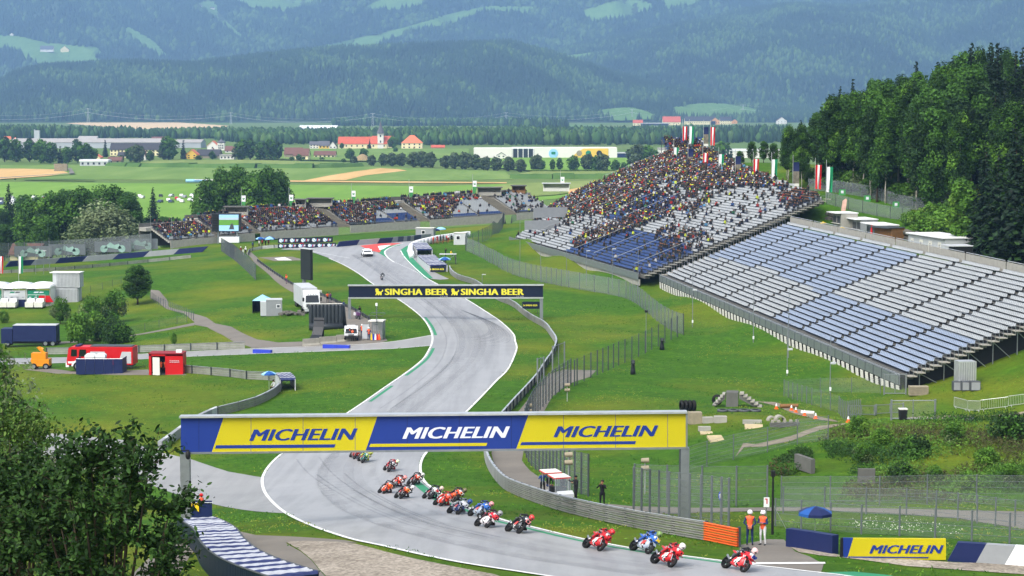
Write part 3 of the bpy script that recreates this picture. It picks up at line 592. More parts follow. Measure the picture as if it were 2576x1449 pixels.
# rows of tall maize at field edges
def hedge_strip(name, px, hgt, wid, mt, label):
 mb = MB(); P = [WP(*p) for p in px]; P = resample(P, 14)
 for a, b in zip(P, P[1:]):
  d = (b-a); d.normalize(); s_ = Vector((-d.y, d.x, 0))*wid/2; h1 = hgt*(.85 + .3*rnd.random())
  mb.add([a-s_, b-s_, b+s_, a+s_, a-s_*.7+Vector((0, 0, h1)), b-s_*.7+Vector((0, 0, h1)), b+s_*.7+Vector((0, 0, h1)), a+s_*.7+Vector((0, 0, h1))], [(4, 5, 6, 7), (0, 1, 5, 4), (2, 3, 7, 6), (1, 2, 6, 5), (3, 0, 4, 7)], mt)
 return mb.build(name, kind='stuff', label=label)
hedge_strip('maize_row', [(287, 417), (350, 419.5), (640, 423), (800, 423), (895, 419)], 3.2, 18, 'field_crop', 'dense maize standing along the field edge below the village')
hedge_strip('maize_row', [(1285, 448.5), (1400, 449), (1548, 449)], 3.2, 14, 'field_crop', 'dense maize standing along the field edge beside the grandstand')
hedge_strip('maize_row', [(960, 508), (1040, 509.5), (1110, 512)], 2.6, 8, 'field_crop', 'dense maize standing behind the far grandstand')
# --- hills
def make_hill(name, D0, D1, S, x0, x1, seed, over=1.35, bump=26, label=''):
 xs = np.linspace(x0, x1, 150); ts = np.linspace(0, over, 60); sx, sy = zip(*S)
 rs = np.random.RandomState(seed); ph = rs.rand(8, 3)*6.28
 def zfun(x, t):
  y = np.interp(x, sx, sy); d1 = D0 + (D1-D0)*1.0; z1 = -(y - HOR)*d1/F
  g = np.where(t <= 1, np.sin(np.clip(t, 0, 1)*math.pi/2)**1.15, 1 - .5*(t-1)); z = -PLAIN - 2 + (z1 + PLAIN)*g
  b = sum(np.sin(x*(.006*(1+k)) + ph[k, 0] + t*(2+k*1.7))*np.cos(t*(3 + 2*k) + ph[k, 1] + x*.003*k)/(1+k*.7) for k in range(8))
  return z + b*bump*np.clip(np.sin(np.clip(t, 0, 1)*math.pi), 0, 1)*np.clip((z1+PLAIN)/250, .1, 1)
 X, T = np.meshgrid(xs, ts); D = D0 + (D1-D0)*T; Z = zfun(X, T)
 V = np.c_[((X-CX)/F*D).ravel(), D.ravel(), Z.ravel()]; n = len(xs); ii = (np.arange(len(ts)-1)[:, None]*n + np.arange(n-1)[None, :]).ravel()
 place(name, np_mesh(name, V, np.c_[ii, ii+1, ii+1+n, ii+n], ['hill_soil']), kind='structure', label=label)
 return dict(D0=D0, D1=D1, z=zfun, x0=x0, x1=x1, S=S)
HA = make_hill('forest_ridge', 5500, 6900, [(-700, 262), (-200, 235), (0, 215), (40, 192), (120, 172), (250, 168), (400, 174), (500, 172), (560, 164), (650, 152), (750, 139), (850, 128), (1000, 123), (1150, 118), (1290, 121), (1380, 142), (1450, 168), (1520, 188), (1600, 207), (1680, 226), (1750, 246), (1850, 262), (2000, 272), (3300, 275)], -700, 2300, 3, label='dark wooded ridge at the edge of the valley')
HB = make_hill('wooded_hill', 6300, 9000, [(-700, 298), (900, 298), (1050, 250), (1150, 205), (1290, 150), (1400, 138), (1500, 118), (1620, 88), (1750, 62), (1850, 38), (2000, 24), (2150, 28), (2300, 10), (2500, -20), (2700, -50), (3300, -80)], 900, 3300, 5, bump=34, label='broad wooded hill rising over the farm')
HC = make_hill('mountain', 7800, 12500, [(-700, -80), (-200, -110), (200, -120), (420, -60), (560, -20), (700, -60), (1000, -110), (1400, -140), (1800, -120), (2300, -130), (3300, -150)], -900, 3500, 9, bump=60, over=1.12, label='high blue mountain side closing the valley')
# meadows and clearings on the hills: sheets lying on the slope
MEADOWS = [
 (HC, [(-40, 92), (60, 95), (130, 112), (250, 122), (262, 135), (245, 148), (292, 170), (120, 172), (62, 143), (60, 130), (-40, 116)]), (HC, [(560, -6), (820, -8), (760, 28), (690, 30), (644, 22), (585, 4)]), (HC, [(920, 22), (960, 3), (1000, -8), (1090, -8), (1060, 20), (980, 28), (930, 30)]),
 (HC, [(500, 10), (545, 5), (560, 40), (590, 70), (618, 95), (606, 98), (575, 72), (540, 45)]),
 (HC, [(794, 125), (894, 102), (1019, 72), (1119, 42), (1219, 20), (1288, 19), (1345, 21), (1325, 37), (1288, 33), (1219, 30), (1144, 60), (1044, 80), (989, 100), (919, 122), (844, 132)]),
 (HC, [(1460, 32), (1510, 16), (1563, -2), (1598, 0), (1645, 20), (1595, 45), (1540, 50), (1500, 60), (1475, 45)]), (HC, [(1660, 5), (1700, -8), (1760, -8), (1740, 12), (1680, 25)]),
 (HB, [(1393, 147), (1450, 140), (1495, 134), (1540, 131), (1520, 136), (1480, 145), (1463, 151), (1438, 163), (1410, 156)]),
 (HC, [(2264, 12), (2307, -6), (2407, -4), (2450, 10), (2512, 22), (2470, 40), (2432, 58), (2380, 45), (2332, 32)]),
 (HA, [(1690, 276), (1740, 266), (1790, 263), (1860, 268), (1920, 285), (1890, 299), (1750, 304), (1700, 300)]), (HA, [(1505, 284), (1540, 277), (1590, 275), (1620, 283), (1665, 300), (1560, 308), (1520, 300)]),
 (HC, [(330, 70), (350, 80), (390, 105), (425, 140), (428, 152), (405, 142), (370, 118), (320, 85)]),
]
def hill_hit(H, x, y, lo=.0, hi=1.0):
 ts = np.linspace(lo, hi, 500); D = H['D0'] + (H['D1']-H['D0'])*ts; z = H['z'](np.full(500, x), ts)
 yy = np.array([pix(((x-CX)/F*d, d, zz))[1] for d, zz in zip(D, z)]) if False else CY - F*((D*sp_ + z*cp_)/(D*cp_ - z*sp_))
 ok = np.where(yy <= y)[0]; k = ok[0] if len(ok) else 499
 return Vector(((x-CX)/F*D[k]*1.0, D[k], z[k]))
def meadow(H, px, k):
 P = [hill_hit(H, *p) for p in smooth_line(px, 3, True)]; pts = [Vector((p.x, p.y)) for p in P]; A = np.array([tuple(p) for p in pts])
 x0, y0 = A.min(0); x1, y1 = A.max(0); X, Y = np.meshgrid(np.linspace(x0, x1, 14), np.linspace(y0, y1, 14)); G = np.c_[X.ravel(), Y.ravel()]; G = G[inside(G, A)]
 r = delaunay_2d_cdt(pts + [Vector(g) for g in G], [], [list(range(len(pts)))], 1, 1e-3)
 vs = [(p.x, p.y, float(H['z'](np.array([CX + F*p.x/p.y]), np.array([(p.y-H['D0'])/(H['D1']-H['D0'])]))[0]) + 5) for p in r[0]]
 me = bpy.data.meshes.new('meadow'); me.from_pydata(vs, [], list(r[2])); me.materials.append(MATS['field_meadow']); place('meadow', me, kind='structure', label='pale green mountain meadow between the woods')
for k, (H, px) in enumerate(MEADOWS): meadow(H, px, k)
def forest(H, spacing, hmin, hmax, seed, name, label, front=(), sides=6, rad=.2, xlim=(-80, 2660), decid_frac=.2):
 rs = np.random.RandomState(seed); area = (xlim[1]-xlim[0])/F*(H['D0']+H['D1'])/2*(H['D1']-H['D0'])*1.06; n = int(area/spacing**2)
 x = rs.uniform(*xlim, n); t = rs.uniform(.02, 1.06, n)**.9
 D = H['D0'] + (H['D1']-H['D0'])*t; z = H['z'](x, t); X = (x-CX)/F*D
 hh = hmin + (hmax-hmin)*rs.rand(n); yt = CY - F*((D*sp_ + (z+hh)*cp_)/(D*cp_ - (z+hh)*sp_)); yb = CY - F*((D*sp_ + z*cp_)/(D*cp_ - z*sp_))
 keep = (yt < 330) & (yb > -40)
 for H2 in front: keep &= yt < np.interp(x, *zip(*H2['S'])) + 8
 G = np.c_[x, yb]
 for H2, px in MEADOWS:
  if H2 is H: keep &= ~inside(G, np.array(px, float))
 clump = np.sin(X*.009 + 1.3*np.sin(D*.006)) + np.cos(D*.011 + 1.7*np.sin(X*.005)) + .6*np.sin(X*.031 + D*.017)
 keep &= (clump > -2.25) | (rs.rand(n) < .5)
 X, D, z, hh, cl = X[keep], D[keep], z[keep], hh[keep], clump[keep]; n = len(X); dec = rs.rand(n) < np.clip(decid_frac + .18*(cl - .8), .02, .6)
 ang = np.linspace(0, 2*math.pi, sides, endpoint=False)
 r = hh*rad*np.where(dec, 1.35, 1)*(.8 + .4*rs.rand(n)); hh = hh*np.where(dec, .8, 1)
 rot = rs.rand(n)*6.28; cs, sn = np.cos(ang[None] + rot[:, None]), np.sin(ang[None] + rot[:, None])
 jr = r[:, None]*(.8 + .4*rs.rand(n, sides))
 low = np.stack([X[:, None] + cs*jr, D[:, None] + sn*jr, np.repeat((z + hh*.08)[:, None], sides, 1)], -1)
 r2 = jr*np.where(dec, .92, .52)[:, None]; mid = np.stack([X[:, None] + cs*r2, D[:, None] + sn*r2, np.repeat((z + hh*np.where(dec, .62, .5))[:, None], sides, 1)], -1)
 top = np.stack([X, D, z + hh], -1)[:, None, :]
 V = np.concatenate([low, mid, top], 1); m_ = 2*sides + 1; b = (np.arange(n)*m_)[:, None]
 F3 = []
 for j in range(sides):
  k = (j+1) % sides
  F3 += [np.c_[b, b, b] + np.array([j, k, sides+k]), np.c_[b, b, b] + np.array([j, sides+k, sides+j]), np.c_[b, b, b] + np.array([sides+j, sides+k, 2*sides])]
 c0 = np.array(srgb('1c2f1b')[:3]); c1 = np.array(srgb('2d4525')[:3]); c2 = np.array(srgb('445d2e')[:3]); q = rs.rand(n, 1)
 col = np.where(dec[:, None], c2*(.75 + .5*q), c0 + (c1-c0)*np.clip(.5 + .22*cl[:, None] + .3*(q-.5), 0, 1))
 place(name, np_mesh(name, V.reshape(-1, 3), np.concatenate(F3), ['far_tree'], smooth=False, col=np.repeat(col, m_, 0)), kind='stuff', label=label)
forest(HA, 11.5, 16, 29, 1, 'ridge_forest', 'dense conifer forest covering the front ridge', xlim=(-80, 2050))
forest(HB, 14, 18, 31, 2, 'hill_forest', 'dense mixed forest covering the broad hill', front=(HA,), xlim=(1000, 2660), decid_frac=.28)
forest(HC, 21, 24, 38, 3, 'mountain_forest', 'blue hazy forest covering the far mountain', front=(HA, HB), sides=5, rad=.3)
# --- woods and trees in the valley
def wood(name, px, spacing, hmin, hmax, seed, label, spruce=.5):
 A = np.array([WP(*p)[:2] for p in px]); rs = np.random.RandomState(seed); x0, y0 = A.min(0); x1, y1 = A.max(0); n = int((x1-x0)*(y1-y0)/spacing**2)
 G = np.c_[rs.uniform(x0, x1, n), rs.uniform(y0, y1, n)]; G = G[inside(G, A)]; n = len(G); Vs, Fs, Cs, o = [], [], [], 0
 for (X, Y) in G:
  h = rs.uniform(hmin, hmax); sp = rs.rand() < spruce; s_ = 8; rr = h*(.17 if sp else .3)
  lv = [(.05, .8), (.3, 1.0), (.55, .62), (.8, .3), (1, .03)] if sp else [(.06, .55), (.25, .95), (.5, 1.05), (.78, .78), (1, .15)]
  base = np.array(srgb(['1d3220', '22391f', '2a4422'][rs.randint(3)] if sp else ['33502a', '3d5a2c', '2b4624', '4a6435'][rs.randint(4)])[:3])*(.8 + .4*rs.rand())
  for t, q in lv:
   a = np.linspace(0, 6.28, s_, endpoint=False) + rs.rand(); rad = rr*q*(.7 + .6*rs.rand(s_))
   Vs.append(np.c_[X + np.cos(a)*rad, Y + np.sin(a)*rad, np.full(s_, -PLAIN + h*t) + rs.normal(size=s_)*h*.03])
  for l in range(len(lv)-1):
   j = np.arange(s_); k = (j+1) % s_; Fs.append(np.c_[o+l*s_+j, o+l*s_+k, o+(l+1)*s_+k, o+(l+1)*s_+j])
  Cs.append(np.repeat(base[None]*1.0, s_*len(lv), 0)*(.85 + .3*rs.rand(s_*len(lv), 1))); o += s_*len(lv)
 place(name, np_mesh(name, np.concatenate(Vs), np.concatenate(Fs), ['far_tree'], smooth=False, col=np.concatenate(Cs)), kind='stuff', label=label)
wood('valley_wood', [(-60, 334), (150, 337), (330, 344), (380, 348), (-60, 354)], 13, 11, 18, 21, 'dark spruce wood behind the long factory hall', .65)
wood('valley_wood', [(380, 344), (560, 341), (760, 342), (1010, 341), (1010, 360), (640, 366), (520, 350), (380, 350)], 13, 10, 16, 22, 'mixed wood between the chapel and the village church', .3)
wood('valley_wood', [(1000, 343), (1180, 341), (1330, 340), (1520, 341), (1680, 347), (1680, 366), (1330, 366), (1000, 366)], 13, 11, 18, 23, 'mixed wood behind the dairy hall', .5)
wood('valley_wood', [(1280, 318), (1360, 316), (1430, 322), (1420, 328), (1290, 326)], 15, 15, 24, 24, 'spruce wood below the logged slope', .9)
wood('valley_wood', [(1590, 340), (1980, 338), (1980, 360), (1590, 362)], 13, 12, 19, 25, 'tall spruce belt behind the grandstand flags', .85)
wood('valley_wood', [(840, 311), (1290, 313), (1290, 318), (840, 318)], 18, 14, 20, 26, 'low wood at the foot of the ridge', .6)
def vt(kind, x, y, hpx, label, group, wide=1.0):
 p = WP(x, y); s_ = F/p.y; return tree(kind, p, hpx/s_, label, group, wide=wide, name={'field_spruce': 'spruce_tree', 'field_bush': 'bush'}.get(kind, 'field_tree'), cat='bush' if kind == 'field_bush' else 'tree')
G1 = 'trees along the village edge'
LMK = [(40, 'before the factory hall end'), (100, 'below the pale tower'), (155, 'behind the crate stack'), (215, 'behind the flat white building'), (270, 'beside the orange roofed house'), (340, 'before the monastery'), (420, 'at the monastery end'), (470, 'beside the yellow farmhouse'), (520, 'beside the chapel'), (575, 'beside the white workshop'), (650, 'beside the brown roofed house'), (720, 'beside the long barn'), (800, 'beside the skylight barn'), (870, 'before the church hall'), (912, 'beside the hay heap'), (950, 'before the church tower'), (1000, 'beside the manor')]
def lmk(x): return min(LMK, key=lambda q: abs(q[0]-x))[1]
for x, y, h, k in [(12, 408, 62, 'field_tall'), (40, 408, 55, 'field_round'), (75, 408, 58, 'field_tall'), (105, 411, 58, 'field_round'), (128, 411, 50, 'field_round'), (152, 411, 42, 'field_spruce'), (168, 411, 40, 'field_round'), (196, 410, 58, 'field_tall'), (215, 411, 48, 'field_round'), (232, 406, 34, 'field_round'),
     (265, 395, 42, 'field_spruce'), (330, 407, 36, 'field_round'), (345, 409, 44, 'field_grey'), (378, 405, 26, 'field_round'), (424, 402, 56, 'field_round'), (412, 402, 34, 'field_grey'), (462, 400, 46, 'field_spruce'), (502, 370, 40, 'field_spruce'), (534, 401, 20, 'field_round'),
     (610, 402, 48, 'field_round'), (600, 402, 36, 'field_grey'), (630, 402, 52, 'field_tall'), (655, 402, 42, 'field_round'), (680, 402, 50, 'field_round'), (700, 402, 44, 'field_tall'), (752, 404, 16, 'field_round'), (880, 402, 28, 'field_round'), (915, 400, 26, 'field_round'), (930, 375, 24, 'field_spruce'), (988, 374, 30, 'field_round'), (995, 384, 14, 'field_round'), (860, 374, 14, 'field_round'), (500, 402, 10, 'field_bush')]:
 vt(k, x, y, h, {'field_tall': 'tall dark green', 'field_round': 'round dark green', 'field_spruce': 'dark pointed spruce', 'field_grey': 'greyish green', 'field_bush': 'low bushy'}[k] + ' tree ' + lmk(x), G1)
for x, y, h in [(890, 415, 22), (935, 417, 26), (965, 417, 30), (985, 418, 33), (1010, 418, 32), (1040, 421, 38), (1060, 421, 40), (1082, 422, 38), (1120, 424, 32), (1145, 425, 40), (1170, 426, 42), (1195, 427, 38), (1222, 429, 34), (1248, 430, 34), (1280, 431, 36), (1310, 433, 32)]:
 vt('field_grey', x, y, h, 'greyish green tree in the creek side row across the fields', 'creek side trees in the fields', 1.05)
for x, y, h, k in [(1350, 430, 40, 'field_grey'), (1360, 430, 28, 'field_round'), (1390, 430, 28, 'field_tall'), (1408, 430, 32, 'field_tall'), (1442, 431, 38, 'field_round'), (1478, 430, 42, 'field_grey'), (1500, 431, 36, 'field_round'), (1515, 431, 44, 'field_grey'), (1548, 431, 28, 'field_round'), (1570, 431, 22, 'field_round'), (1600, 425, 60, 'field_grey'), (1630, 425, 56, 'field_round'), (1790, 432, 64, 'field_grey'), (1815, 430, 70, 'field_round'), (1545, 337, 12, 'field_round')]:
 vt(k, x, y, h, 'loose green tree in the meadow before the dairy hall' if x < 1590 else 'bushy green tree behind the big grandstand', 'trees before the dairy hall')
for x, y, h in [(285, 404, 10), (305, 400, 9), (540, 399, 8), (690, 403, 8), (735, 404, 9), (760, 405, 9), (810, 404, 8), (865, 408, 8), (38, 453, 3), (1500, 402, 10)]:
 vt('field_bush', x, y, h, 'low rounded bush between the fields and the houses', 'bushes at the village edge')
# --- houses
WINM = {}
def window_mesh(w_, h_):
 k = (round(w_, 1), round(h_, 1))
 if k not in WINM:
  mb = MB(); mb.box((0, 0, 0), (w_, .12, h_), 'window_dark'); WINM[k] = mb.mesh('window')
 return WINM[k]
def house(name, label, x0, x1, yb, ye, yr, kind='eave', wall='plaster_white', roof='roof_red', depth=10, win=0, rows=1, group=None, base=None, rz=0, wz=None, chimney=False, door=False, cat='house'):
 xc = (x0+x1)/2; p = base or WP(xc, yb); s_ = F/p.y; w_ = (x1-x0)/s_; hw = max(.5, (yb-ye)/s_); hr = max(.2, (ye-yr)/s_)
 o = thing(name, label, cat, p, rz, group); d = depth
 mb = MB(); ov = .5
 if kind == 'gable':
  mb.prism([(-w_/2, -1), (w_/2, -1), (w_/2, hw), (0, hw+hr), (-w_/2, hw)], 0, d, wall); mb.build('wall', o)
  mb = MB(); t = .3
  for s2 in (-1, 1): mb.add([(s2*(w_/2+ov), -ov, hw-ov*hr/(w_/2)), (0, -ov, hw+hr), (0, d+ov, hw+hr), (s2*(w_/2+ov), d+ov, hw-ov*hr/(w_/2)), (s2*(w_/2+ov), -ov, hw-ov*hr/(w_/2)+t), (0, -ov, hw+hr+t), (0, d+ov, hw+hr+t), (s2*(w_/2+ov), d+ov, hw-ov*hr/(w_/2)+t)], [(0, 1, 2, 3), (4, 5, 6, 7), (0, 1, 5, 4), (2, 3, 7, 6), (3, 0, 4, 7)], roof)
 elif kind == 'eave':
  mb.prism([(0, -1), (d, -1), (d, hw), (d/2, hw+hr), (0, hw)], -w_/2, w_/2, wall, axis='x'); mb.build('wall', o)
  mb = MB(); t = .3; k = hr/(d/2)
  for a, b in ((-ov, d/2), (d+ov, d/2)):
   z0 = hw - ov*k; z1 = hw + hr
   mb.add([(-w_/2-ov, a, z0), (w_/2+ov, a, z0), (w_/2+ov, b, z1), (-w_/2-ov, b, z1), (-w_/2-ov, a, z0+t), (w_/2+ov, a, z0+t), (w_/2+ov, b, z1+t), (-w_/2-ov, b, z1+t)], [(0, 1, 2, 3), (4, 5, 6, 7), (0, 1, 5, 4), (1, 2, 6, 5), (3, 0, 4, 7)], roof)
 elif kind == 'hip':
  mb.box((0, d/2, (hw-1)/2), (w_, d, hw+1), wall); mb.build('wall', o); mb = MB(); q = w_*.22
  mb.add([(-w_/2-ov, -ov, hw), (w_/2+ov, -ov, hw), (w_/2+ov, d+ov, hw), (-w_/2-ov, d+ov, hw), (-q*.45, d/2, hw+hr), (q*.45, d/2, hw+hr)], [(0, 1, 5, 4), (1, 2, 5), (2, 3, 4, 5), (3, 0, 4), (3, 2, 1, 0)], roof)
 else:
  mb.box((0, d/2, (hw-1)/2), (w_, d, hw+1), wall); mb.build('wall', o); mb = MB(); mb.box((0, d/2, hw+hr/2), (w_+.8, d+.8, hr), roof)
 r = mb.build('roof', o)
 if chimney: c = MB(); c.box((w_*.2, d*.5, hw+hr+.4), (.9, .9, 2.0), 'concrete_light'); c.build('chimney', r)
 if win:
  ww = min(1.6, w_/win*.45); wh = min(1.9, hw/rows*.5); wm = window_mesh(max(ww, .6), max(wh, .7))
  for rr in range(rows):
   for i in range(win):
    place('window', wm, o, loc=(-w_/2 + w_*(i+.5)/win, -.03, hw*(rr+.55)/rows))
 if door: c = MB(); c.box((w_*.1, -.05, 1.1), (1.4, .1, 2.2), 'wood'); c.build('door', o)
 return o
VG = 'village houses'
house('church_nave', 'long red roofed church hall with cream gable beside the steeple', 851, 973, 373.5, 361.5, 345, 'eave', 'plaster_cream', 'roof_red', 16, 9, 1, VG, cat='church', door=True)
house('church_transept', 'red roofed church wing behind the steeple', 936, 988, 371, 357, 342.5, 'eave', 'plaster_cream', 'roof_red', 14, 4, 1, VG, base=WP(962, 371.5), cat='church')
p = WP(958, 373.3); s_ = F/p.y; o = thing('church_tower', 'white church tower with tall grey pointed spire', 'church tower', p)
tw = 14.7/s_; th = 38/s_; mb = MB(); mb.box((0, -1, th/2), (tw, tw, th), 'plaster_white'); mb.build('wall', o)
mb = MB(); mb.lathe([(tw*.78, th-.3), (tw*.62, th+1.5), (tw*.3, th+.5*30.5/s_), (.12, th+30.5/s_)], 'roof_grey', 8, TR(0, -1, 0, R(22.5))); r = mb.build('spire', o); mb = MB(); mb.lathe([(.35, 0), (.35, .6)], 'chrome', 8, TR(0, -1, th+30.5/s_)); mb.build('finial', r)
for q in (-1, 1): place('window', window_mesh(1.4, 2.4), o, loc=(0, -1-tw/2-.03, th-3.0 if q > 0 else th*.45))
house('manor_house', 'cream manor with bright red hipped roof beside the church', 1010, 1062, 374.8, 360, 340.5, 'hip', 'plaster_cream', 'roof_orange', 18, 4, 2, VG, door=True)
house('field_shed', 'small shed with long red roof on the meadow', 1085, 1118, 376, 370.5, 365.5, 'eave', 'timber_grey', 'roof_red', 7, 0, 1, VG, cat='shed')
house('village_house', 'white house with grey roof at the hedge', 779, 802, 373.5, 363.8, 356.4, 'eave', 'plaster_white', 'roof_grey', 10, 3, 2, VG); house('village_house', 'yellow fronted house with dark grey roof', 802, 828, 373.8, 366, 355.5, 'eave', 'plaster_yellow', 'roof_grey', 10, 3, 1, VG); house('village_house', 'white gabled house with steep dark roof', 828, 846, 373.8, 368, 356, 'gable', 'plaster_white', 'roof_dark', 12, 2, 1, VG)
house('barn', 'long barn with weathered brown roof', 715, 758, 398, 388, 372.5, 'eave', 'timber_grey', 'roof_brown', 18, 0, 1, VG, cat='barn'); house('barn', 'big dark brown roofed barn with cream end wall', 738, 775, 404, 391.5, 375, 'eave', 'plaster_cream', 'roof_brown', 20, 2, 1, VG, cat='barn'); house('barn', 'low barn with brown roof and white skylights', 790, 843, 397.5, 390, 381, 'eave', 'plaster_cream', 'roof_brown', 15, 5, 1, VG, cat='barn')
house('barn', 'dark roofed barn behind the yellow farmhouse', 494, 551, 398, 391, 377, 'eave', 'timber_grey', 'roof_dark', 20, 0, 1, VG, cat='barn'); house('farmhouse', 'yellow gabled farmhouse with orange roof', 468, 496, 400, 389, 377, 'gable', 'plaster_yellow', 'roof_orange', 14, 2, 2, VG)
house('chapel', 'white gabled chapel with red roof', 521, 548, 377.5, 367, 355, 'gable', 'plaster_white', 'roof_orange', 16, 1, 1, VG, cat='chapel', door=True)
p = WP(557, 378); s_ = F/p.y; o = thing('chapel_tower', 'ornate pale tower with dark domed cap beside the chapel', 'tower', p); tw = 17/s_; mb = MB(); mb.box((0, 0, 9/s_), (tw, tw, 18/s_), 'plaster_white'); mb.build('wall', o)
mb = MB(); mb.lathe([(tw*.62, 18/s_), (tw*.6, 21/s_), (tw*.35, 24/s_), (tw*.15, 26/s_), (.1, 30/s_)], 'roof_grey', 8); mb.build('roof', o)
for i in (-1, 0, 1):
 for j in (1, 2): place('window', window_mesh(1.2, 1.8), o, loc=(i*tw*.28, -tw/2-.03, 6*j/s_))
house('workshop', 'low white workshop with flat roof below the chapel', 553, 588, 401, 392, 389, 'flat', 'plaster_white', 'roof_light', 14, 4, 1, VG); house('village_house', 'house with brown roof between the village trees', 643, 672, 396, 386, 372, 'eave', 'plaster_cream', 'roof_brown', 14, 2, 1, VG); house('village_house', 'red roofed house beside the chapel tower', 566, 590, 384, 379, 368, 'eave', 'plaster_white', 'roof_brown', 12, 2, 1, VG)
house('factory_hall', 'very long pale factory hall behind the village trees', 27, 402, 373, 358.5, 349.5, 'eave', 'hall_grey', 'roof_light', 40, 0, 1, cat='factory'); house('factory_hall', 'short pale factory hall beside the chapel', 440, 505, 372, 359, 352, 'eave', 'hall_grey', 'roof_light', 40, 0, 1, cat='factory')
house('monastery', 'long cream monastery with dark roof and two rows of windows', 277, 400, 391.5, 376.5, 361, 'eave', 'plaster_cream', 'roof_dark', 16, 14, 2, cat='monastery')
house('clubhouse', 'low grey building with flat white roof at the field edge', 201, 271, 417.5, 406.5, 401.5, 'flat', 'grey_light', 'white', 12, 5, 1, cat='building'); house('village_house', 'gabled house with orange roof behind the white roofed building', 226, 252, 402, 396, 388, 'gable', 'plaster_cream', 'roof_orange', 12, 1, 1, VG)
house('village_house', 'low house with dark red roof beside the white roofed building', 271, 304, 411, 404, 395.5, 'eave', 'timber_grey', 'roof_brown', 12, 2, 1, VG); house('village_house', 'white gabled house before the monastery', 350, 366, 403, 393, 376.5, 'gable', 'plaster_white', 'roof_brown', 12, 1, 2, VG); house('village_house', 'house with dark roof before the monastery', 296, 330, 397, 392, 383.5, 'eave', 'plaster_cream', 'roof_dark', 12, 2, 1, VG)
house('village_house', 'red roofed house beyond the factory hall', 9, 45, 352, 349, 343.5, 'eave', 'plaster_cream', 'roof_orange', 12, 0, 1, VG); house('hall', 'grey roofed hall beyond the factory hall', 196, 242, 351, 349.5, 343, 'eave', 'hall_grey', 'roof_light', 20, 0, 1, VG, cat='hall'); house('village_house', 'brown roofed house beyond the factory hall', 381, 412, 352, 350, 344.5, 'eave', 'plaster_cream', 'roof_brown', 12, 0, 1, VG)
p = WP(95, 352); s_ = F/p.y; mb = MB(); mb.box((0, 0, 12/s_), (11/s_, 5, 24/s_), 'grey_light'); mb.tube([(-7.5/s_, 0, 0), (-7.5/s_, 0, 26/s_)], .9, 'grey_light', 8); mb.build('silo_tower', loc=p, label='pale grey tower block over the factory hall', cat='tower')
p = WP(153, 431); mb = MB()
for i in range(5):
 for j in range(6): mb.box((-4 + j*1.6 + (i % 2)*.4, 0, .6 + i*1.1), (1.5, 2.5, 1.0), 'timber_grey', rnd.uniform(-.1, .1))
mb.build('crate_stack', loc=p, label='big stack of grey timber crates at the stubble field', cat='stack')
p = WP(912, 406); mb = MB(); mb.lathe([(8.5, -.2), (6.5, 2.5), (3.5, 5), (1.2, 6.2), (.2, 6.4)], 'hay', 12); mb.build('hay_heap', loc=p, label='conical brown heap beside the creek trees', cat='heap')
# dairy hall
p = WP(1372, 399.5); s_ = F/p.y; L = 360/s_; o = thing('dairy_hall', 'long dairy hall with glazed bay and painted yellow and blue wall', 'factory', p); hh = 28/s_
mb = MB(); mb.box((-L/2 + 48/s_, 15, hh*.48), (96/s_, 30, hh*.96), 'plaster_white'); mb.build('office_wing', o)
mb = MB(); mb.box((-L/2 + 124/s_, 15, hh*.45), (55/s_, 29, hh*.9), 'window_dark'); g = mb.build('glazed_bay', o)
for i in range(5): mb = MB(); mb.box((-L/2 + (98 + i*13)/s_, .2, hh*.45), (.6, .6, hh*.9), 'white'); mb.build('mullion', g)
mb = MB(); mb.box((-L/2 + 124/s_, 15, hh*.95), (56/s_, 30, hh*.1), 'white'); mb.build('roof_edge', o)
mb = MB(); mb.box((L/2 - 104/s_, 15, hh*.5), (208/s_, 30, hh), 'plaster_white'); mb.build('hall_block', o)
mb = MB(); mb.prism([(L/2-110/s_, 0.3), (L/2-22/s_, .3), (L/2-22/s_, hh-.8), (L/2-84/s_, hh-.8), (L/2-95/s_, hh*.7), (L/2-108/s_, hh*.35)], -.25, -.05, 'yellow_pale' if 'yellow_pale' in MATS else 'plaster_yellow'); mb.build('wall_panel', o)
mat('dairy_blue', '8fc3e6', .6); mb = MB(); mb.lathe([(hh*.42, -.1), (hh*.42, .1)], 'dairy_blue', 20, TR(L/2 - 160/s_, -.2, hh*.48, 0, R(90))); b = mb.build('roundel', o); mb = MB(); mb.box((L/2-160/s_, -.5, hh*.52), (10/s_, .2, 6/s_), 'green_tent'); mb.build('logo', b)
for q, cmt in ((-95, 'timber_grey'), (-72, 'green_tent'), (-45, 'black')): mb = MB(); mb.lathe([(hh*.26, -.1), (hh*.2, .1)], cmt, 10, TR(L/2 + q/s_, -.35, hh*.5, 0, R(90))); mb.build('mural_patch', o)
house('villa', 'small white villa before the dairy hall', 1250, 1272, 402, 391, 384, 'gable', 'plaster_white', 'roof_grey', 9, 2, 2, VG); house('warehouse', 'low dark blue warehouse beside the dairy hall', 1553, 1590, 399.5, 386, 384, 'flat', 'navy', 'grey_light', 20, 0, 1, cat='warehouse'); house('hall', 'pale hall with flat roof behind the top of the grandstand', 1660, 1720, 392, 376, 373, 'flat', 'plaster_white', 'roof_light', 30, 0, 1, cat='hall'); house('hall', 'long white hall behind the flags', 1825, 1960, 397, 380, 376, 'flat', 'plaster_white', 'white', 30, 0, 1, cat='hall')
house('big_hall', 'wide white roofed hall in the woods beyond the village', 751, 846, 328, 323, 316, 'eave', 'hall_grey', 'white', 60, 0, 1, cat='hall')
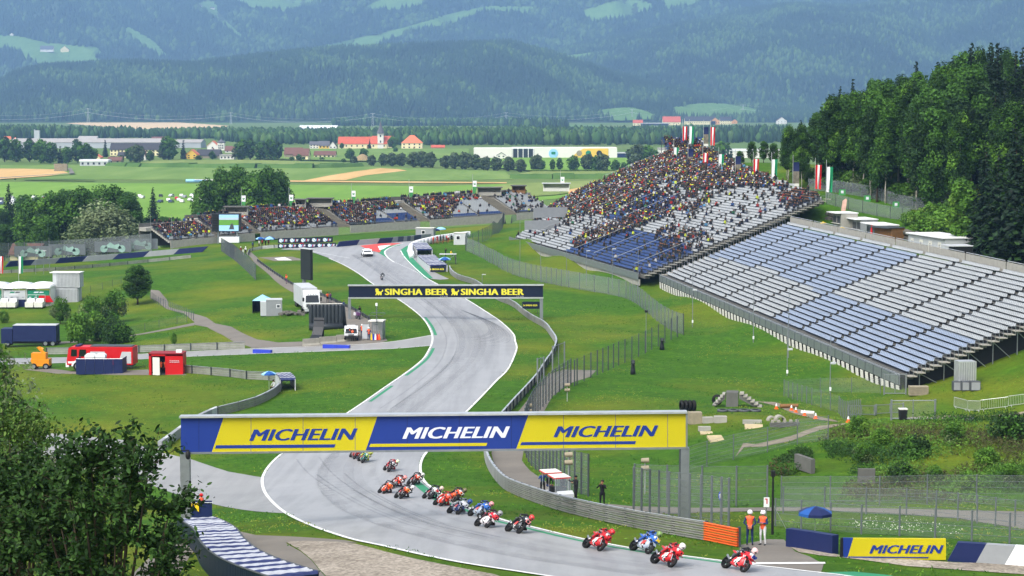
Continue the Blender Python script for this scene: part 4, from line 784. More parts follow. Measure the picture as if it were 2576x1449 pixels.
# farm at the foot of the hill
FG = 'farm at the foot of the hill'
house('farmhouse', 'small farmhouse with red roof beside the long sheds', 1593, 1617, 316, 309, 302, 'eave', 'plaster_cream', 'roof_red', 14, 3, 1, FG); house('long_shed', 'long low dark shed of the farm', 1612, 1682, 316, 311, 309, 'flat', 'window_dark', 'grey_light', 14, 0, 1, FG, cat='shed'); house('barn', 'large red roofed barn of the farm', 1668, 1712, 315, 307, 293.5, 'eave', 'plaster_cream', 'roof_red', 26, 4, 1, FG, cat='barn')
house('farm_wing', 'long cream farm building with dark blue grey roof', 1723, 1800, 313.5, 304.5, 293.5, 'eave', 'plaster_cream', 'roof_dark', 22, 14, 1, FG); house('farm_gable', 'orange gabled farm wing', 1788, 1810, 313.5, 304, 296, 'gable', 'plaster_orange', 'roof_dark', 22, 4, 1, FG); house('farm_house', 'pale farmhouse with dark roof beside the orange barn', 1812, 1840, 313, 303.5, 294, 'eave', 'plaster_cream', 'roof_dark', 18, 5, 2, FG); house('orange_barn', 'small orange barn at the farm end', 1842, 1855, 311, 305, 300, 'gable', 'plaster_orange', 'roof_brown', 18, 1, 1, FG, cat='barn'); house('house', 'white gabled house at the edge of the birch wood', 1954, 1979, 312, 304, 295, 'gable', 'plaster_white', 'roof_brown', 16, 3, 2, FG)
# hill farms
def hill_house(x0, x1, yb, ye, yr, H, label, **k): b = hill_hit(H, (x0+x1)/2, yb); house('hill_house', label, x0, x1, yb, ye, yr, base=b + Vector((0, -8, 5)), group='farms on the mountain meadows', **k)
hill_house(110, 143, 134, 128, 119, HC, 'white hill farm with grey roof on the left meadow', kind='eave', roof='roof_grey', win=3, depth=18); hill_house(161, 181, 135, 128, 120, HC, 'cream gabled hill house with red roof beside the white farm', kind='gable', wall='plaster_cream', roof='roof_brown', win=2, depth=18); hill_house(35, 44, 93, 90, 87, HC, 'tiny white hut at the top of the left meadow', kind='gable', roof='roof_grey', depth=10)
hill_house(501, 514, 26, 21, 15, HC, 'white farmhouse on the high strip meadow', kind='eave', roof='roof_grey', win=2, depth=18); hill_house(536, 546, 27, 23, 20, HC, 'small white barn on the high strip meadow', kind='eave', roof='roof_grey', depth=14); hill_house(1685, 1699, 61, 55, 50, HB, 'lone white house in the forest of the broad hill', kind='eave', roof='roof_brown', win=2, depth=18)
for i, (a, b) in enumerate(((2251, 2264), (2298, 2312), (2347, 2363))): hill_house(a, b, 23 + i, 19.5 + i, 16.5 + i, HC, ['white farmhouse with red roof at the start of the high right meadow', 'middle white farmhouse on the high right meadow', 'white farmhouse beside the conifers on the high right meadow'][i], kind='eave', roof=['roof_red', 'roof_grey', 'roof_grey'][i], depth=18)
# pylons and power line
pyl = [(-150, 322, 40), (222, 312, 36), (581, 316, 30), (938, 322, 34), (1273, 316, 30), (1590, 311, 34), (1869, 308, 42), (2200, 306, 42)]; tops = []
for i, (x, yb, hp) in enumerate(pyl):
 p = WP(x, yb - 3); s_ = F/p.y; h = hp/s_; mb = MB(); b = h*.08
 for a in range(4): sx, sy = (1 if a in (0, 3) else -1), (1 if a < 2 else -1); mb.tube([(sx*b, sy*b, 0), (sx*.5, sy*.5, h)], .28, 'steel_light', 4)
 for k in range(6): z = h*k/6; q = b*(1-k/6) + .5*k/6; mb.tube([(-q, -q, z), (q, -q, z + h/6)], .15, 'steel_light', 3); mb.tube([(q, -q, z), (-q, -q, z + h/6)], .15, 'steel_light', 3)
 for zz in (.72, .97): mb.box((0, 0, h*zz), (h*.36, .7, .6), 'steel_light')
 mb.build('pylon', loc=p, label='lattice power pylon standing at the foot of the hills', cat='pylon', group='pylons of the valley power line'); tops.append((p, h))
for zz, r in ((.72, .34), (.97, .16)):
 mb = MB()
 for (a, ha), (b, hb) in zip(tops, tops[1:]):
  A = a + Vector((0, 0, ha*zz)); B = b + Vector((0, 0, hb*zz)); mb.tube([A.lerp(B, t/10) - Vector((0, 0, 14*4*(t/10)*(1-t/10))) for t in range(11)], r, 'steel_light', 3, cap=False)
 mb.build('power_line', label='pale upper wires of the power line across the valley' if zz > .8 else 'pale lower wires of the power line across the valley', cat='power line')
# parked cars in the valley field
def car_proto():
 o = thing('parked_car', 'white car parked in the meadow beyond the trees', 'car', (0, 0, -900)); mb = MB()
 prof_ = [(-2.2, .35), (2.2, .35), (2.2, .8), (1.3, .95), (.7, 1.45), (-1.5, 1.5), (-2.15, 1.0)]
 mb.prism(prof_, -.88, .88, 'car_paint'); mb.build('body', o)
 mb = MB(); mb.prism([(1.18, .98), (.66, 1.38), (-1.4, 1.42), (-1.95, 1.02)], -.9, .9, 'glass_dark'); mb.build('windows', o)
 w_ = MB(); w_.lathe([(.33, -.1), (.33, .1)], 'rubber', 10, TR(0, 0, 0, 0, R(90))); wm = w_.mesh('wheel')
 for sx in (-1.35, 1.35):
  for sy in (-.82, .82): place('wheel', wm, o, loc=(sx, sy, .33))
 return o
CARP = car_proto(); ncar = 0; CCOL = ['e8e8e8', 'd8dadc', 'b6babd', '8d9296', '2a2c30', '33425c', 'a8222a', 'f0f0f0', 'cfd2d4']; CNM = ['white', 'white', 'silver', 'grey', 'black', 'blue', 'red', 'white', 'silver']
for r_ in range(5):
 for i in range(26):
  X0 = -262 + i*5.2 + r_*1.2
  if r_ < 4 and 13 < i < 17: continue
  if rnd.random() < .12: continue
  Y0 = 955 + r_*17 + i*1.5; k = rnd.randrange(9); q = rnd.uniform(1.35, 1.75)
  x, y = pix((X0, Y0, -48))
  if not (-30 < x < 520): continue
  lb = f'{CNM[k]} car parked in the meadow beyond the trees'; gp = 'cars parked in the valley meadow'
  o = dup(CARP, (X0, Y0, -47.9), q + (math.pi if rnd.random() < .5 else 0), label=lb, group=gp); next(c for c in o.children if c.name.startswith('body')).color = srgb(CCOL[k]); ncar += 1
for c in list(CARP.children): bpy.data.objects.remove(c)
bpy.data.objects.remove(CARP)
for i in range(3): p = WP(500 + i*22, 459); mb = MB(); mb.tube([(-8, 0, 1), (8, 0, 1)], 1.1, ['dairy_blue', 'white', 'offwhite'][i], 10); mb.build('bale_tube', loc=p, label=['pale blue wrapped silage tube on the bright field', 'white wrapped silage tube on the bright field', 'off white silage tube beside the poplars'][i], cat='silage bale')
# --- grandstands
def seat_mesh(key, L, n, c0, c1, back=True):
 """one bench row: n shell seats on a steel rail; local x along the row, y uphill"""
 mb = MB(); mb.box((L/2, .16, .30), (L, .06, .08), 'steel_dark')
 for i in range(n):
  w_ = L/n; x = (i+.5)*w_; c = c0 if i < n/2 else c1
  mb.add([(x-w_*.44, -.16, .40), (x+w_*.44, -.16, .40), (x+w_*.44, .22, .37), (x-w_*.44, .22, .37), (x-w_*.44, .34, .74), (x+w_*.44, .34, .74), (x+w_*.44, .30, .74), (x-w_*.44, .30, .74)], [(0, 1, 2, 3), (3, 2, 5, 4), (4, 5, 6, 7)], c)
 return mb.mesh(key)
SEATS = {}
def seats(L, n, c0, c1):
 k = (round(L, 2), n, c0, c1)
 if k not in SEATS: SEATS[k] = seat_mesh('seat_row', L, n, c0, c1)
 return SEATS[k]
PERSON_SPOTS = []      # (world point, facing, standing)
def in_px(poly, x, y): return bool(inside(np.array([[x, y]], float), np.array(poly, float))[0])
def Tm(o, ex, ey, ez): return Matrix(((ex.x, ey.x, ez.x, o.x), (ex.y, ey.y, ez.y, o.y), (ex.z, ey.z, ez.z, o.z), (0, 0, 0, 1)))
UZ = Vector((0, 0, 1))
# --- stand 1: empty, white and pale blue seats
BL1 = [[(1945, 560), (1990, 566), (2302, 640), (2190, 690), (2135, 712), (2062, 738), (2000, 708), (1932, 676), (1780, 642)], [(2085, 722), (1925, 792), (1860, 770), (2280, 1010), (2420, 980), (2600, 900), (2467, 858), (2367, 823), (2277, 793), (2194, 766), (2120, 742)]]
def is_blue1(p): x, y = pix(p); return any(in_px(b, x, y) for b in BL1)
st1 = thing('grandstand', 'long empty grandstand of white and pale blue seats on the right', 'grandstand', FR1)
ROWS1, PIT1 = 24, W1/24; RI1 = RISE1/24; SEC, AIS = 14.35, 1.1; NS1 = 9
Ux, Nx = -U1, N1   # local frames: row mesh x runs along -U (towards the camera), y uphill
for k in range(ROWS1):
 mb = MB()   # terrace step of this row
 a = FR1 + N1*(k*PIT1) + UZ*(.2 + k*RI1) - FR1
 e = U1*129.4
 b = N1*PIT1*1.02
 z0 = UZ*(-RI1*1.15)
 mb.add([a, a+e, a+e+b, a+b, a+z0, a+e+z0, a+e+b+z0, a+b+z0], [(0, 1, 2, 3), (3, 2, 6, 7), (0, 3, 7, 4), (1, 5, 6, 2), (4, 5, 6, 7)], 'concrete_dark'); mb.add([a, a+e, a+e+z0, a+z0], [(0, 1, 2, 3)], 'black'); mb.build('terrace_step', st1)  # riser face coloured black to paint the dark gap between seat rows
 for j in range(NS1):
  u0 = j*SEC + .55; L = SEC - AIS
  o_ = FR1 + U1*(u0+L) + N1*(k*PIT1 + .45) + UZ*(.2 + k*RI1)
  c = [('seat_blue' if is_blue1(o_ - U1*(L*q) + UZ*.6) else 'seat_white') for q in (.25, .75)]
  place('seat_row', seats(L, 25, c[0], c[1]), st1, T=Tm(o_ - FR1, Ux, Nx, UZ))
# front wall, base with white lining boards and dark gaps, top walls
mb = MB(); mb.box((0, 0, -.35), (129.4, .08, 1.0), 'steel'); T = Tm(U1*64.7 - N1*.6, U1, N1, UZ); w1 = mb.build('front_wall', st1, T=T)
jm = MB(); jm.box((0, -.03, -.35), (.05, .1, 1.02), 'steel_dark'); jme = jm.mesh('panel_joint')
for i in range(44): place('panel_joint', jme, w1, loc=(-64.5 + i*3.0, 0, 0))
for q in range(2): mb = MB(); mb.tube([(-64.7, 0, .25 + .12*q), (64.7, 0, .25 + .12*q)], .035, 'steel_light', 5); mb.build('hand_rail', w1)
bm_ = MB()
for z in range(5): bm_.box((0, .02*z, -1.05 - z*.24), (1.0, .06, .2), 'offwhite')
bmesh_ = bm_.mesh('board_panel'); dk = MB(); dk.box((0, .25, -1.5), (129, .1, 1.5), 'black'); dk.build('dark_gap', st1, T=T)
for i in range(70): place('board_panel', bmesh_, st1, T=T @ TR(-64 + i*1.855, 0, 0))
tw_ = MB(); tw_.box((0, 0, .5), (SEC-AIS+.6, .12, 1.3), 'concrete'); tw_.tube([(-SEC/2+.4, 0, 1.3), (SEC/2-.4, 0, 1.3)], .05, 'steel_light', 5); twm = tw_.mesh('top_wall')
for j in range(NS1): place('top_wall', twm, st1, T=Tm(U1*(j*SEC + SEC/2) + N1*(W1+.45) + UZ*(RISE1+.2), U1, N1, UZ))
# right end: stairs, rails, frame
er = MB(); er.box((0, 0, 0), (1.3, PIT1*1.05, .08), 'concrete_light'); erm = er.mesh('end_step')
rl = MB()
for q in (0, .45, .9): rl.tube([(0, q-.45, 0), (0, q-.45, .95)], .025, 'steel', 4)
rl.tube([(0, -.45, .95), (0, .45, .95)], .025, 'steel', 4); rlm = rl.mesh('end_rail')
for k in range(ROWS1):
 o_ = U1*(-.7) + N1*((k+.5)*PIT1) + UZ*(.24 + k*RI1)
 place('end_step', erm, st1, T=Tm(o_, U1, N1, UZ)); place('end_rail', rlm, st1, T=Tm(o_ - U1*.62, U1, N1, UZ))
 if k % 3 == 1:
  mb = MB(); top = FR1 + o_; g = zt(top.x, top.y); mb.tube([(0, 0, -.1), (0, 0, g - top.z)], .06, 'steel', 5); mb.tube([(0, 0, -.1), (0, PIT1*3, g - top.z)], .05, 'steel', 5); mb.build('frame_leg', st1, T=Tm(o_, U1, N1, UZ))
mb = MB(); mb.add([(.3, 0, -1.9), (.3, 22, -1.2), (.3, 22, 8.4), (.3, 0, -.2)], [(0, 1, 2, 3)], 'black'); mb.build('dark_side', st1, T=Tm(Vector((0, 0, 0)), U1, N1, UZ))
# handrails above some rows
for k in (4, 8, 12, 16, 20):
 for j in range(NS1): mb = MB(); mb.tube([(0, 0, 1.0), (SEC-AIS, 0, 1.0)], .03, 'steel', 4); place('row_rail', mb.mesh('row_rail'), st1, T=Tm(U1*(j*SEC+.55) + N1*(k*PIT1+.05) + UZ*(.2 + k*RI1), U1, N1, UZ))
# left end stair between the stands
for k in range(ROWS1): place('end_step', erm, st1, T=Tm(U1*130.1 + N1*((k+.5)*PIT1) + UZ*(.24 + k*RI1), U1, N1, UZ)); place('end_rail', rlm, st1, T=Tm(U1*130.7 + N1*((k+.5)*PIT1) + UZ*(.24 + k*RI1), U1, N1, UZ))
# --- stand 2: packed hillside stand
POLY2 = [(1284, 604), (1613, 702), (1700, 668), (1900, 575), (2068, 500), (2000, 470), (1900, 432), (1800, 388), (1775, 376), (1690, 380), (1600, 412), (1500, 455), (1430, 492), (1380, 520), (1362, 540), (1330, 562)]
st2 = thing('grandstand', 'big hillside grandstand packed with spectators and blue and white seats', 'grandstand', FR2)
PITCH2 = .92; BL2 = [[(1400, 640), (1480, 600), (1560, 572), (1690, 596), (1760, 650), (1620, 722), (1500, 680)], [(1520, 548), (1600, 500), (1660, 478), (1700, 500), (1690, 540), (1600, 562)], [(1660, 400), (1740, 385), (1760, 420), (1700, 440)]]
P2A = np.array(POLY2, float); segs = []
for k in range(56):
 w_ = k*PITCH2; us = np.arange(-2, 175, .5); pts = [FR2 + U2*u + N2*w_ + UZ*(SL2*w_ + .3) for u in us]
 ok = inside(np.array([pix(p) for p in pts]), P2A)
 j = 0
 while j < len(us):
  if not ok[j]: j += 1; continue
  sec = int((us[j] + 20)//13.5); e = j
  while e+1 < len(us) and ok[e+1] and int((us[e+1]+20)//13.5) == sec: e += 1
  L = us[e] - us[j] + .5 - 1.2
  if L > 1.5: segs.append((k, us[j] + .6, L))
  j = e+1
tot = MB(); nseat = 0; deck = MB()
for k, u0, L in segs:
 w_ = k*PITCH2; a = U2*(u0-.8) + N2*w_ + UZ*(SL2*w_); e = U2*(L+1.6); b = N2*PITCH2*1.02; z0 = UZ*(-SL2*PITCH2*1.6)
 deck.add([a, a+e, a+e+b, a+b, a+z0, a+e+z0, a+e+b+z0, a+b+z0], [(0, 1, 2, 3), (0, 4, 5, 1), (0, 3, 7, 4), (1, 5, 6, 2)], 'concrete_dark')
 o_ = a + U2*(L+.8) + N2*.45; wp = FR2 + o_
 cc = []
 for q in (.25, .75): x, y = pix(wp - U2*(L*q) + UZ*.5); cc.append('seat_deep' if any(in_px(z, x, y) for z in BL2) else 'seat_white')
 T = Tm(o_, -U2, N2, UZ); std = 12.3
 T = T @ Matrix.Diagonal((L/std, 1, 1, 1))
 if nseat < 300: place('seat_row', seats(std, 20, *cc), st2, T=T)
 else:
  m_ = seats(std, 20, *cc); TT = T
  tot.add([TT @ v.co for v in m_.vertices], [tuple(p.vertices) for p in m_.polygons], cc[0])
 nseat += 1
 for s_ in np.arange(.3, L-.2, .58): PERSON_SPOTS.append((2, FR2 + U2*(u0+s_) + N2*(w_+.32) + UZ*(SL2*w_), k))
if tot.v: tag(tot.build('seat_row', st2), kind='stuff')
deck.build('terrace_steps', st2)
# aisles rails and front wall
mb = MB(); mb.box((49, 0, -.3), (99, .1, 1.2), 'steel'); mb.box((49, .3, -1.4), (99, .2, 1.1), 'concrete'); mb.build('front_wall', st2, T=Tm(-N2*.7, U2, N2, UZ))
for i in range(11):
 u_ = -20 + 13.5*(i+1)
 for a, b in ((1, 14), (16, 30), (32, 46)):
  pa = FR2 + U2*u_ + N2*(a*PITCH2) + UZ*(SL2*a*PITCH2); pb = FR2 + U2*u_ + N2*(b*PITCH2) + UZ*(SL2*b*PITCH2)
  if in_px(POLY2, *pix(pa)) and in_px(POLY2, *pix(pb)):
   mb = MB(); mb.tube([pa-FR2+UZ*1.0, pb-FR2+UZ*1.0], .035, 'steel', 4)
   for q in range(6): t = q/5; c_ = (pa.lerp(pb, t)) - FR2; mb.tube([c_, c_+UZ*1.0], .025, 'steel', 4)
   mb.build('aisle_rail', st2)
for px, hh in (((1366, 545), 2.2), ((1366, 556), 1.2)):   # grey end walls at the far left corner
 pass
mb = MB(); q = WD(1362, 548, 440) - FR2; mb.box((q.x+2, q.y, q.z+1.2), (8, .2, 2.2), 'grey', .35); mb.box((q.x, q.y-6, q.z-1.2), (8, .2, 2.0), 'grey', .35); mb.build('end_wall', st2)
# edge stair on the right side of stand 2 with rails
for k in range(0, 37): place('end_step', erm, st2, T=Tm(U2*(-2.6) + N2*((k+.5)*PITCH2) + UZ*(.05 + SL2*k*PITCH2), U2, N2, UZ)); place('end_rail', rlm, st2, T=Tm(U2*(-3.2) + N2*((k+.5)*PITCH2) + UZ*(.05 + SL2*k*PITCH2), U2, N2, UZ))
# --- upper tier on scaffold at the top end
PK = WD(1735, 392, 500); st4 = thing('upper_stand', 'small raised scaffold stand full of people at the top of the hillside stand', 'grandstand', PK); ang = .2
for k in range(8):
 T = TR(0, 0, 0, ang) @ TR(-5.5, k*.9, .3 + k*.5); place('seat_row', seats(11.0, 18, 'seat_deep', 'seat_deep'), st4, T=T)
 mb = MB(); mb.box((5.5, .4, -.1), (11, .95, .3), 'concrete_dark'); mb.build('terrace_step', st4, T=T)
 for i in range(19): PERSON_SPOTS.append((4, PK + (TR(0, 0, 0, ang) @ Vector((-5.3 + i*.58, k*.9, .3 + k*.5))), k))
mb = MB()
for x in (-5.4, 0, 5.4):
 for y in (0, 3.5, 7): mb.tube([(x, y, -4), (x, y, .3 + y*.55)], .08, 'steel_dark', 5)
mb.box((0, 3.5, .6), (11, 7, .2), 'steel_dark'); mb.build('scaffold', st4, T=TR(0, 0, 0, ang))
# --- stand 3: curved far grandstand round the hairpin
def s3pt(x, lift=0):       # front foot of the far stand along picture column x
 d = 492 + (x-430)*.078; h = np.interp(x, [430, 690, 860, 1060, 1390], [34.2, 33.0, 32.6, 32.0, 30.6]); p = WD(x, 700, d); return Vector((p.x, d, -h + lift))
st3 = thing('far_grandstand', 'far curved grandstand around the hairpin filled with spectators', 'grandstand', s3pt(860)); O3 = s3pt(860)
BLK = [(428, 545, 10), (556, 640, 13), (655, 850, 15), (880, 1055, 15), (1080, 1268, 16), (1298, 1392, 16)]; P3, RS3 = .85, .3
for bi, (xa, xb, nr) in enumerate(BLK):
 A, B = s3pt(xa), s3pt(xb); e = (B-A); L = e.length; e.normalize(); nrm = Vector((-e.y, e.x, 0)).normalized(); nrm = nrm if nrm.y > 0 else -nrm
 nsec = max(1, round(L/8)); sl_ = L/nsec
 for k in range(nr):
  a = A + nrm*(k*P3) + UZ*(.7 + k*RS3) - O3; mb = MB(); b = nrm*P3*1.02; ee = e*L; z0 = UZ*(-RS3*1.6)
  mb.add([a, a+ee, a+ee+b, a+b, a+z0, a+ee+z0, a+ee+b+z0, a+b+z0], [(0, 1, 2, 3), (0, 4, 5, 1), (0, 3, 7, 4), (1, 5, 6, 2)], 'concrete'); mb.build('terrace_step', st3)
  for j in range(nsec):
   mid = A + e*(j+.5)*sl_; px_ = pix(mid + nrm*k*P3 + UZ*(.7+k*RS3))
   blue = in_px([(940, 556), (1010, 540), (1060, 545), (1060, 590), (930, 590)], *px_) or in_px([(1090, 570), (1140, 545), (1260, 535), (1400, 530), (1400, 600), (1080, 590)], *px_)
   c = 'seat_deep' if blue else 'seat_white'; q = a + e*(j*sl_+.25) + nrm*.4
   place('seat_row', seats(7.5, 14, c, c), st3, T=Tm(q, e, nrm, UZ) @ Matrix.Diagonal(((sl_-.5)/7.5, 1, 1, 1)))
  for s_ in np.arange(.4, L-.2, .6): PERSON_SPOTS.append((3, A + e*s_ + nrm*(k*P3+.3) + UZ*(.7 + k*RS3), k))
 mb = MB(); mb.box((L/2, -.4, -.2), (L, .2, 2.0), 'concrete'); mb.build('front_wall', st3, T=Tm(A-O3, e, nrm, UZ))
 mb = MB(); mb.tube([(0, -.4, 1.5), (L, -.4, 1.5)], .04, 'steel', 4); mb.tube([(0, -.4, 1.2), (L, -.4, 1.2)], .04, 'steel', 4); mb.build('front_rail', st3, T=Tm(A-O3, e, nrm, UZ))
 # walkway behind and its rail; standing row
 top = .7 + nr*RS3; mb = MB(); mb.box((L/2, nr*P3+1.5, top-.4), (L+3, 3.2, .9), 'concrete'); mb.box((L/2, nr*P3+3.2, top-2), (L+3, .3, 6), 'concrete_dark'); mb.tube([(0, nr*P3+.1, top+1.0), (L, nr*P3+.1, top+1.0)], .04, 'steel', 4); mb.build('walkway', st3, T=Tm(A-O3, e, nrm, UZ))
 for s_ in np.arange(.3, L, .62): PERSON_SPOTS.append((5, A + e*s_ + nrm*(nr*P3+.7) + UZ*top, bi))
 # stair flight to the right of the block
 if bi < len(BLK)-1:
  B2 = s3pt(BLK[bi+1][0]); g = (B2-B).length
  for k in range(nr*2): mb = MB(); mb.box((g/2, k*P3/2, .6 + k*RS3/2), (g, P3*.52, .3), 'concrete_dark' if k % 2 else 'timber_grey'); place('stair_step', mb.mesh('stair_step'), st3, T=Tm(B-O3, e, nrm, UZ))
# booths on top of the far stand
for x, wd, lb in ((793, 60, 'long low concrete booth on top of the far grandstand'), (742, 26, 'small grey booth beside the long booth on the far grandstand'), (1230, 60, 'open concrete booth with dark roof on the far grandstand'), (1305, 34, 'brown timber booth on the far grandstand'), (1402, 66, 'white and grey cabin at the end of the far grandstand'), (578, 58, 'wide booth with flat canopy behind the video screen')):
 p = s3pt(x) + Vector((0, 15 if x > 640 else 13.5, 0)); p.z += .7 + (14 if x > 640 else 12)*RS3 + .6; s_ = F/p.y; w_ = wd/s_; h_ = 2.2
 o = thing('booth', lb, 'booth', p); mb = MB(); mt = 'wood' if 'brown' in lb else ('offwhite' if 'white' in lb else 'concrete')
 mb.box((0, 2.4, h_/2), (w_, .2, h_), mt); mb.build('back_wall', o)
 for sx in (-1, 1): mb = MB(); mb.box((sx*(w_/2-.1), 1.2, h_/2), (.2, 2.4, h_), mt); mb.build('side_wall', o)
 mb = MB(); mb.box((0, 1.1, h_+.12), (w_+.8, 3.4, .24), 'concrete_dark' if mt != 'offwhite' else 'grey_light'); mb.build('roof', o); mb = MB(); mb.box((0, .2, .5), (w_-.4, .15, 1.0), mt); mb.build('counter', o)
# --- people
def capsule(mb, p0, p1, r0, r1, mt, n=8):
 p0, p1 = Vector(p0), Vector(p1); d = (p1-p0); L = d.length; d = d.normalized() if L > 1e-6 else Vector((0, 0, 1))
 pts = [p0 - d*r0*.95, p0 - d*r0*.6, p0, p1, p1 + d*r1*.6, p1 + d*r1*.95]; mb.tube(pts, [r0*.3, r0*.8, r0, r1, r1*.8, r1*.3], mt, n)
def body_mesh(caps, voxel=.028, extra=None, name='person'):
 """limb capsules fused into one continuous surface; each face takes the clothing of the limb it lies on"""
 mb = MB()
 for c in caps: capsule(mb, *c)
 me = bpy.data.meshes.new('tmp'); me.from_pydata(mb.v, [], mb.f); o = bpy.data.objects.new('tmp', me); C.objects.link(o)
 m = o.modifiers.new('r', 'REMESH'); m.mode = 'VOXEL'; m.voxel_size = voxel
 m2 = o.modifiers.new('s', 'SMOOTH'); m2.factor = .5; m2.iterations = 3
 dg = bpy.context.evaluated_depsgraph_get(); out = bpy.data.meshes.new_from_object(o.evaluated_get(dg)); bpy.data.objects.remove(o); bpy.data.meshes.remove(me)
 n = len(out.polygons); cen = np.empty(n*3); out.polygons.foreach_get('center', cen); cen = cen.reshape(-1, 3); best = np.full(n, 1e9); idx = np.zeros(n, int); keys = []
 for c in caps:
  if c[4] not in keys: keys.append(c[4])
 for c in caps:
  a = np.array(c[0]); b = np.array(c[1]); ab = b-a; t = np.clip(((cen-a) @ ab)/max(ab @ ab, 1e-9), 0, 1); d = np.linalg.norm(cen - a - t[:, None]*ab, axis=1) - (c[2] + (c[3]-c[2])*t)
  k = d < best; best[k] = d[k]; idx[k] = keys.index(c[4])
 out.materials.clear()
 for k in keys: out.materials.append(MATS[k])
 out.polygons.foreach_set('material_index', idx.astype(np.int32)); out.polygons.foreach_set('use_smooth', [True]*n); out.name = name
 if extra:
  bm = bmesh.new(); bm.from_mesh(out); e = bpy.data.meshes.new('e'); e.from_pydata(extra.v, [], extra.f); e.materials.append(MATS[extra.m[0]]); base = len(keys)
  bm2 = len(bm.faces); bm.from_mesh(e); bm.faces.ensure_lookup_table(); out.materials.append(MATS[extra.m[0]])
  for f in bm.faces[bm2:]: f.material_index = base
  bm.to_mesh(out); bm.free(); bpy.data.meshes.remove(e)
 return out
def fingers(mb, w_, d, mt, spread=.018, curl=(0, 0, -.3)):
 w_, d = Vector(w_), Vector(d).normalized(); s_ = d.cross(Vector((.3, .2, 1))).normalized(); cu = Vector(curl)
 for i, L in enumerate((.07, .085, .09, .08)): b = w_ + s_*((i-1.5)*.02); mb.tube([b, b + d*L*.5 + cu*.02, b + d*L*.85 + cu*.06], [.010, .009, .007], mt, 5)
 b = w_ - s_*.035; mb.tube([b - d*.03, b - s_*.03 + d*.02, b - s_*.035 + d*.055], [.011, .010, .008], mt, 5)
def standing(pose='relaxed', jacket='cloth_black', vest=None, legs='jeans', arm=None, shoes='skin_boot', H=1.76, skin='skin', glove=None):
 """facing -y"""
 k = H/1.76; arm = arm or jacket; tor = vest or jacket; g = glove or skin
 S = lambda x, y, z: (x*k, y*k, z*k)
 sh, hip, kn, an = S(.19, 0, 1.42), S(.10, 0, .93), S(.12, -.03, .50), S(.12, .02, .09)
 A = {'relaxed': [((.19, .0, 1.42), (.27, .02, 1.13), (.27, -.07, .88))]*2, 'photo': [((.19, 0, 1.42), (.30, -.17, 1.27), (.10, -.27, 1.52))]*2, 'crossed': [((.19, 0, 1.42), (.27, -.04, 1.15), (-.02, -.20, 1.17))]*2,
   'reach': [((.19, 0, 1.42), (.30, -.22, 1.30), (.22, -.45, 1.45)), ((.19, 0, 1.42), (.27, -.05, 1.15), (.12, -.27, 1.30))], 'back': [((.19, 0, 1.42), (.29, .06, 1.15), (.10, .14, .98))]*2, 'sit': [((.17, -.1, .98), (.27, -.2, .74), (.12, -.42, .62))]*2}[pose]
 caps = []; hands = []
 if pose == 'sit':
  caps += [(S(0, 0, .50), S(0, -.03, .72), .15*k, .16*k, tor), (S(0, -.03, .72), S(0, -.06, .95), .16*k, .155*k, tor), (S(-.15, -.06, .99), S(.15, -.06, .99), .075*k, .075*k, tor), (S(0, -.06, 1.0), S(0, -.09, 1.14), .055*k, .05*k, skin), (S(0, -.12, 1.19), S(0, -.12, 1.27), .092*k, .098*k, skin)]
  for s_ in (-1, 1): caps += [(S(s_*.10, 0, .48), S(s_*.13, -.42, .50), .085*k, .065*k, legs), (S(s_*.13, -.42, .5), S(s_*.13, -.40, .1), .06*k, .042*k, legs), (S(s_*.13, -.38, .05), S(s_*.14, -.55, .04), .045*k, .04*k, shoes)]
  head = S(0, -.12, 1.23)
 else:
  caps += [(S(0, 0, .95), S(0, 0, 1.12), .14*k, .135*k, legs if not vest else tor), (S(0, 0, 1.1), S(0, .0, 1.36), .14*k, .165*k, tor), (S(-.16, 0, 1.42), S(.16, 0, 1.42), .075*k, .075*k, tor), (S(0, 0, 1.43), S(0, -.01, 1.55), .056*k, .052*k, skin), (S(0, -.02, 1.60), S(0, -.01, 1.68), .086*k, .096*k, skin), (S(0, -.10, 1.62), S(0, -.12, 1.61), .016, .014, skin)]
  for s_ in (-1, 1): caps += [(S(s_*.10, 0, .93), S(s_*.12, -.03, .50), .092*k, .064*k, legs), (S(s_*.12, -.03, .50), S(s_*.13, .02, .12), .062*k, .045*k, legs), (S(s_*.13, .03, .05), S(s_*.15, -.15, .04), .045*k, .040*k, shoes), (S(s_*.095, 0, 1.64), S(s_*.10, 0, 1.61), .016, .016, skin)]
  head = S(0, -.01, 1.64)
 ex = MB()
 for s_, (a, b, c) in zip((-1, 1), A):
  m_ = lambda p: S(p[0]*s_, p[1], p[2])
  caps += [(m_(a), m_(b), .058*k, .048*k, arm), (m_(b), m_(c), .047*k, .036*k, arm)]
  d = (Vector(m_(c)) - Vector(m_(b))).normalized(); e = Vector(m_(c)) + d*.06; caps.append((m_(c), tuple(e), .036*k, .034*k, g)); fingers(ex, e, d, g)
 return body_mesh(caps, extra=ex), head, k
def helmet_mb(c, r, mt, band=None, face=-1):
 mb = MB(); prof_ = [(r*math.cos(a), r*1.05*math.sin(a)) for a in np.linspace(-.75, 1.5, 9)]; mb.lathe(prof_, mt, 14, TR(*c)); return mb
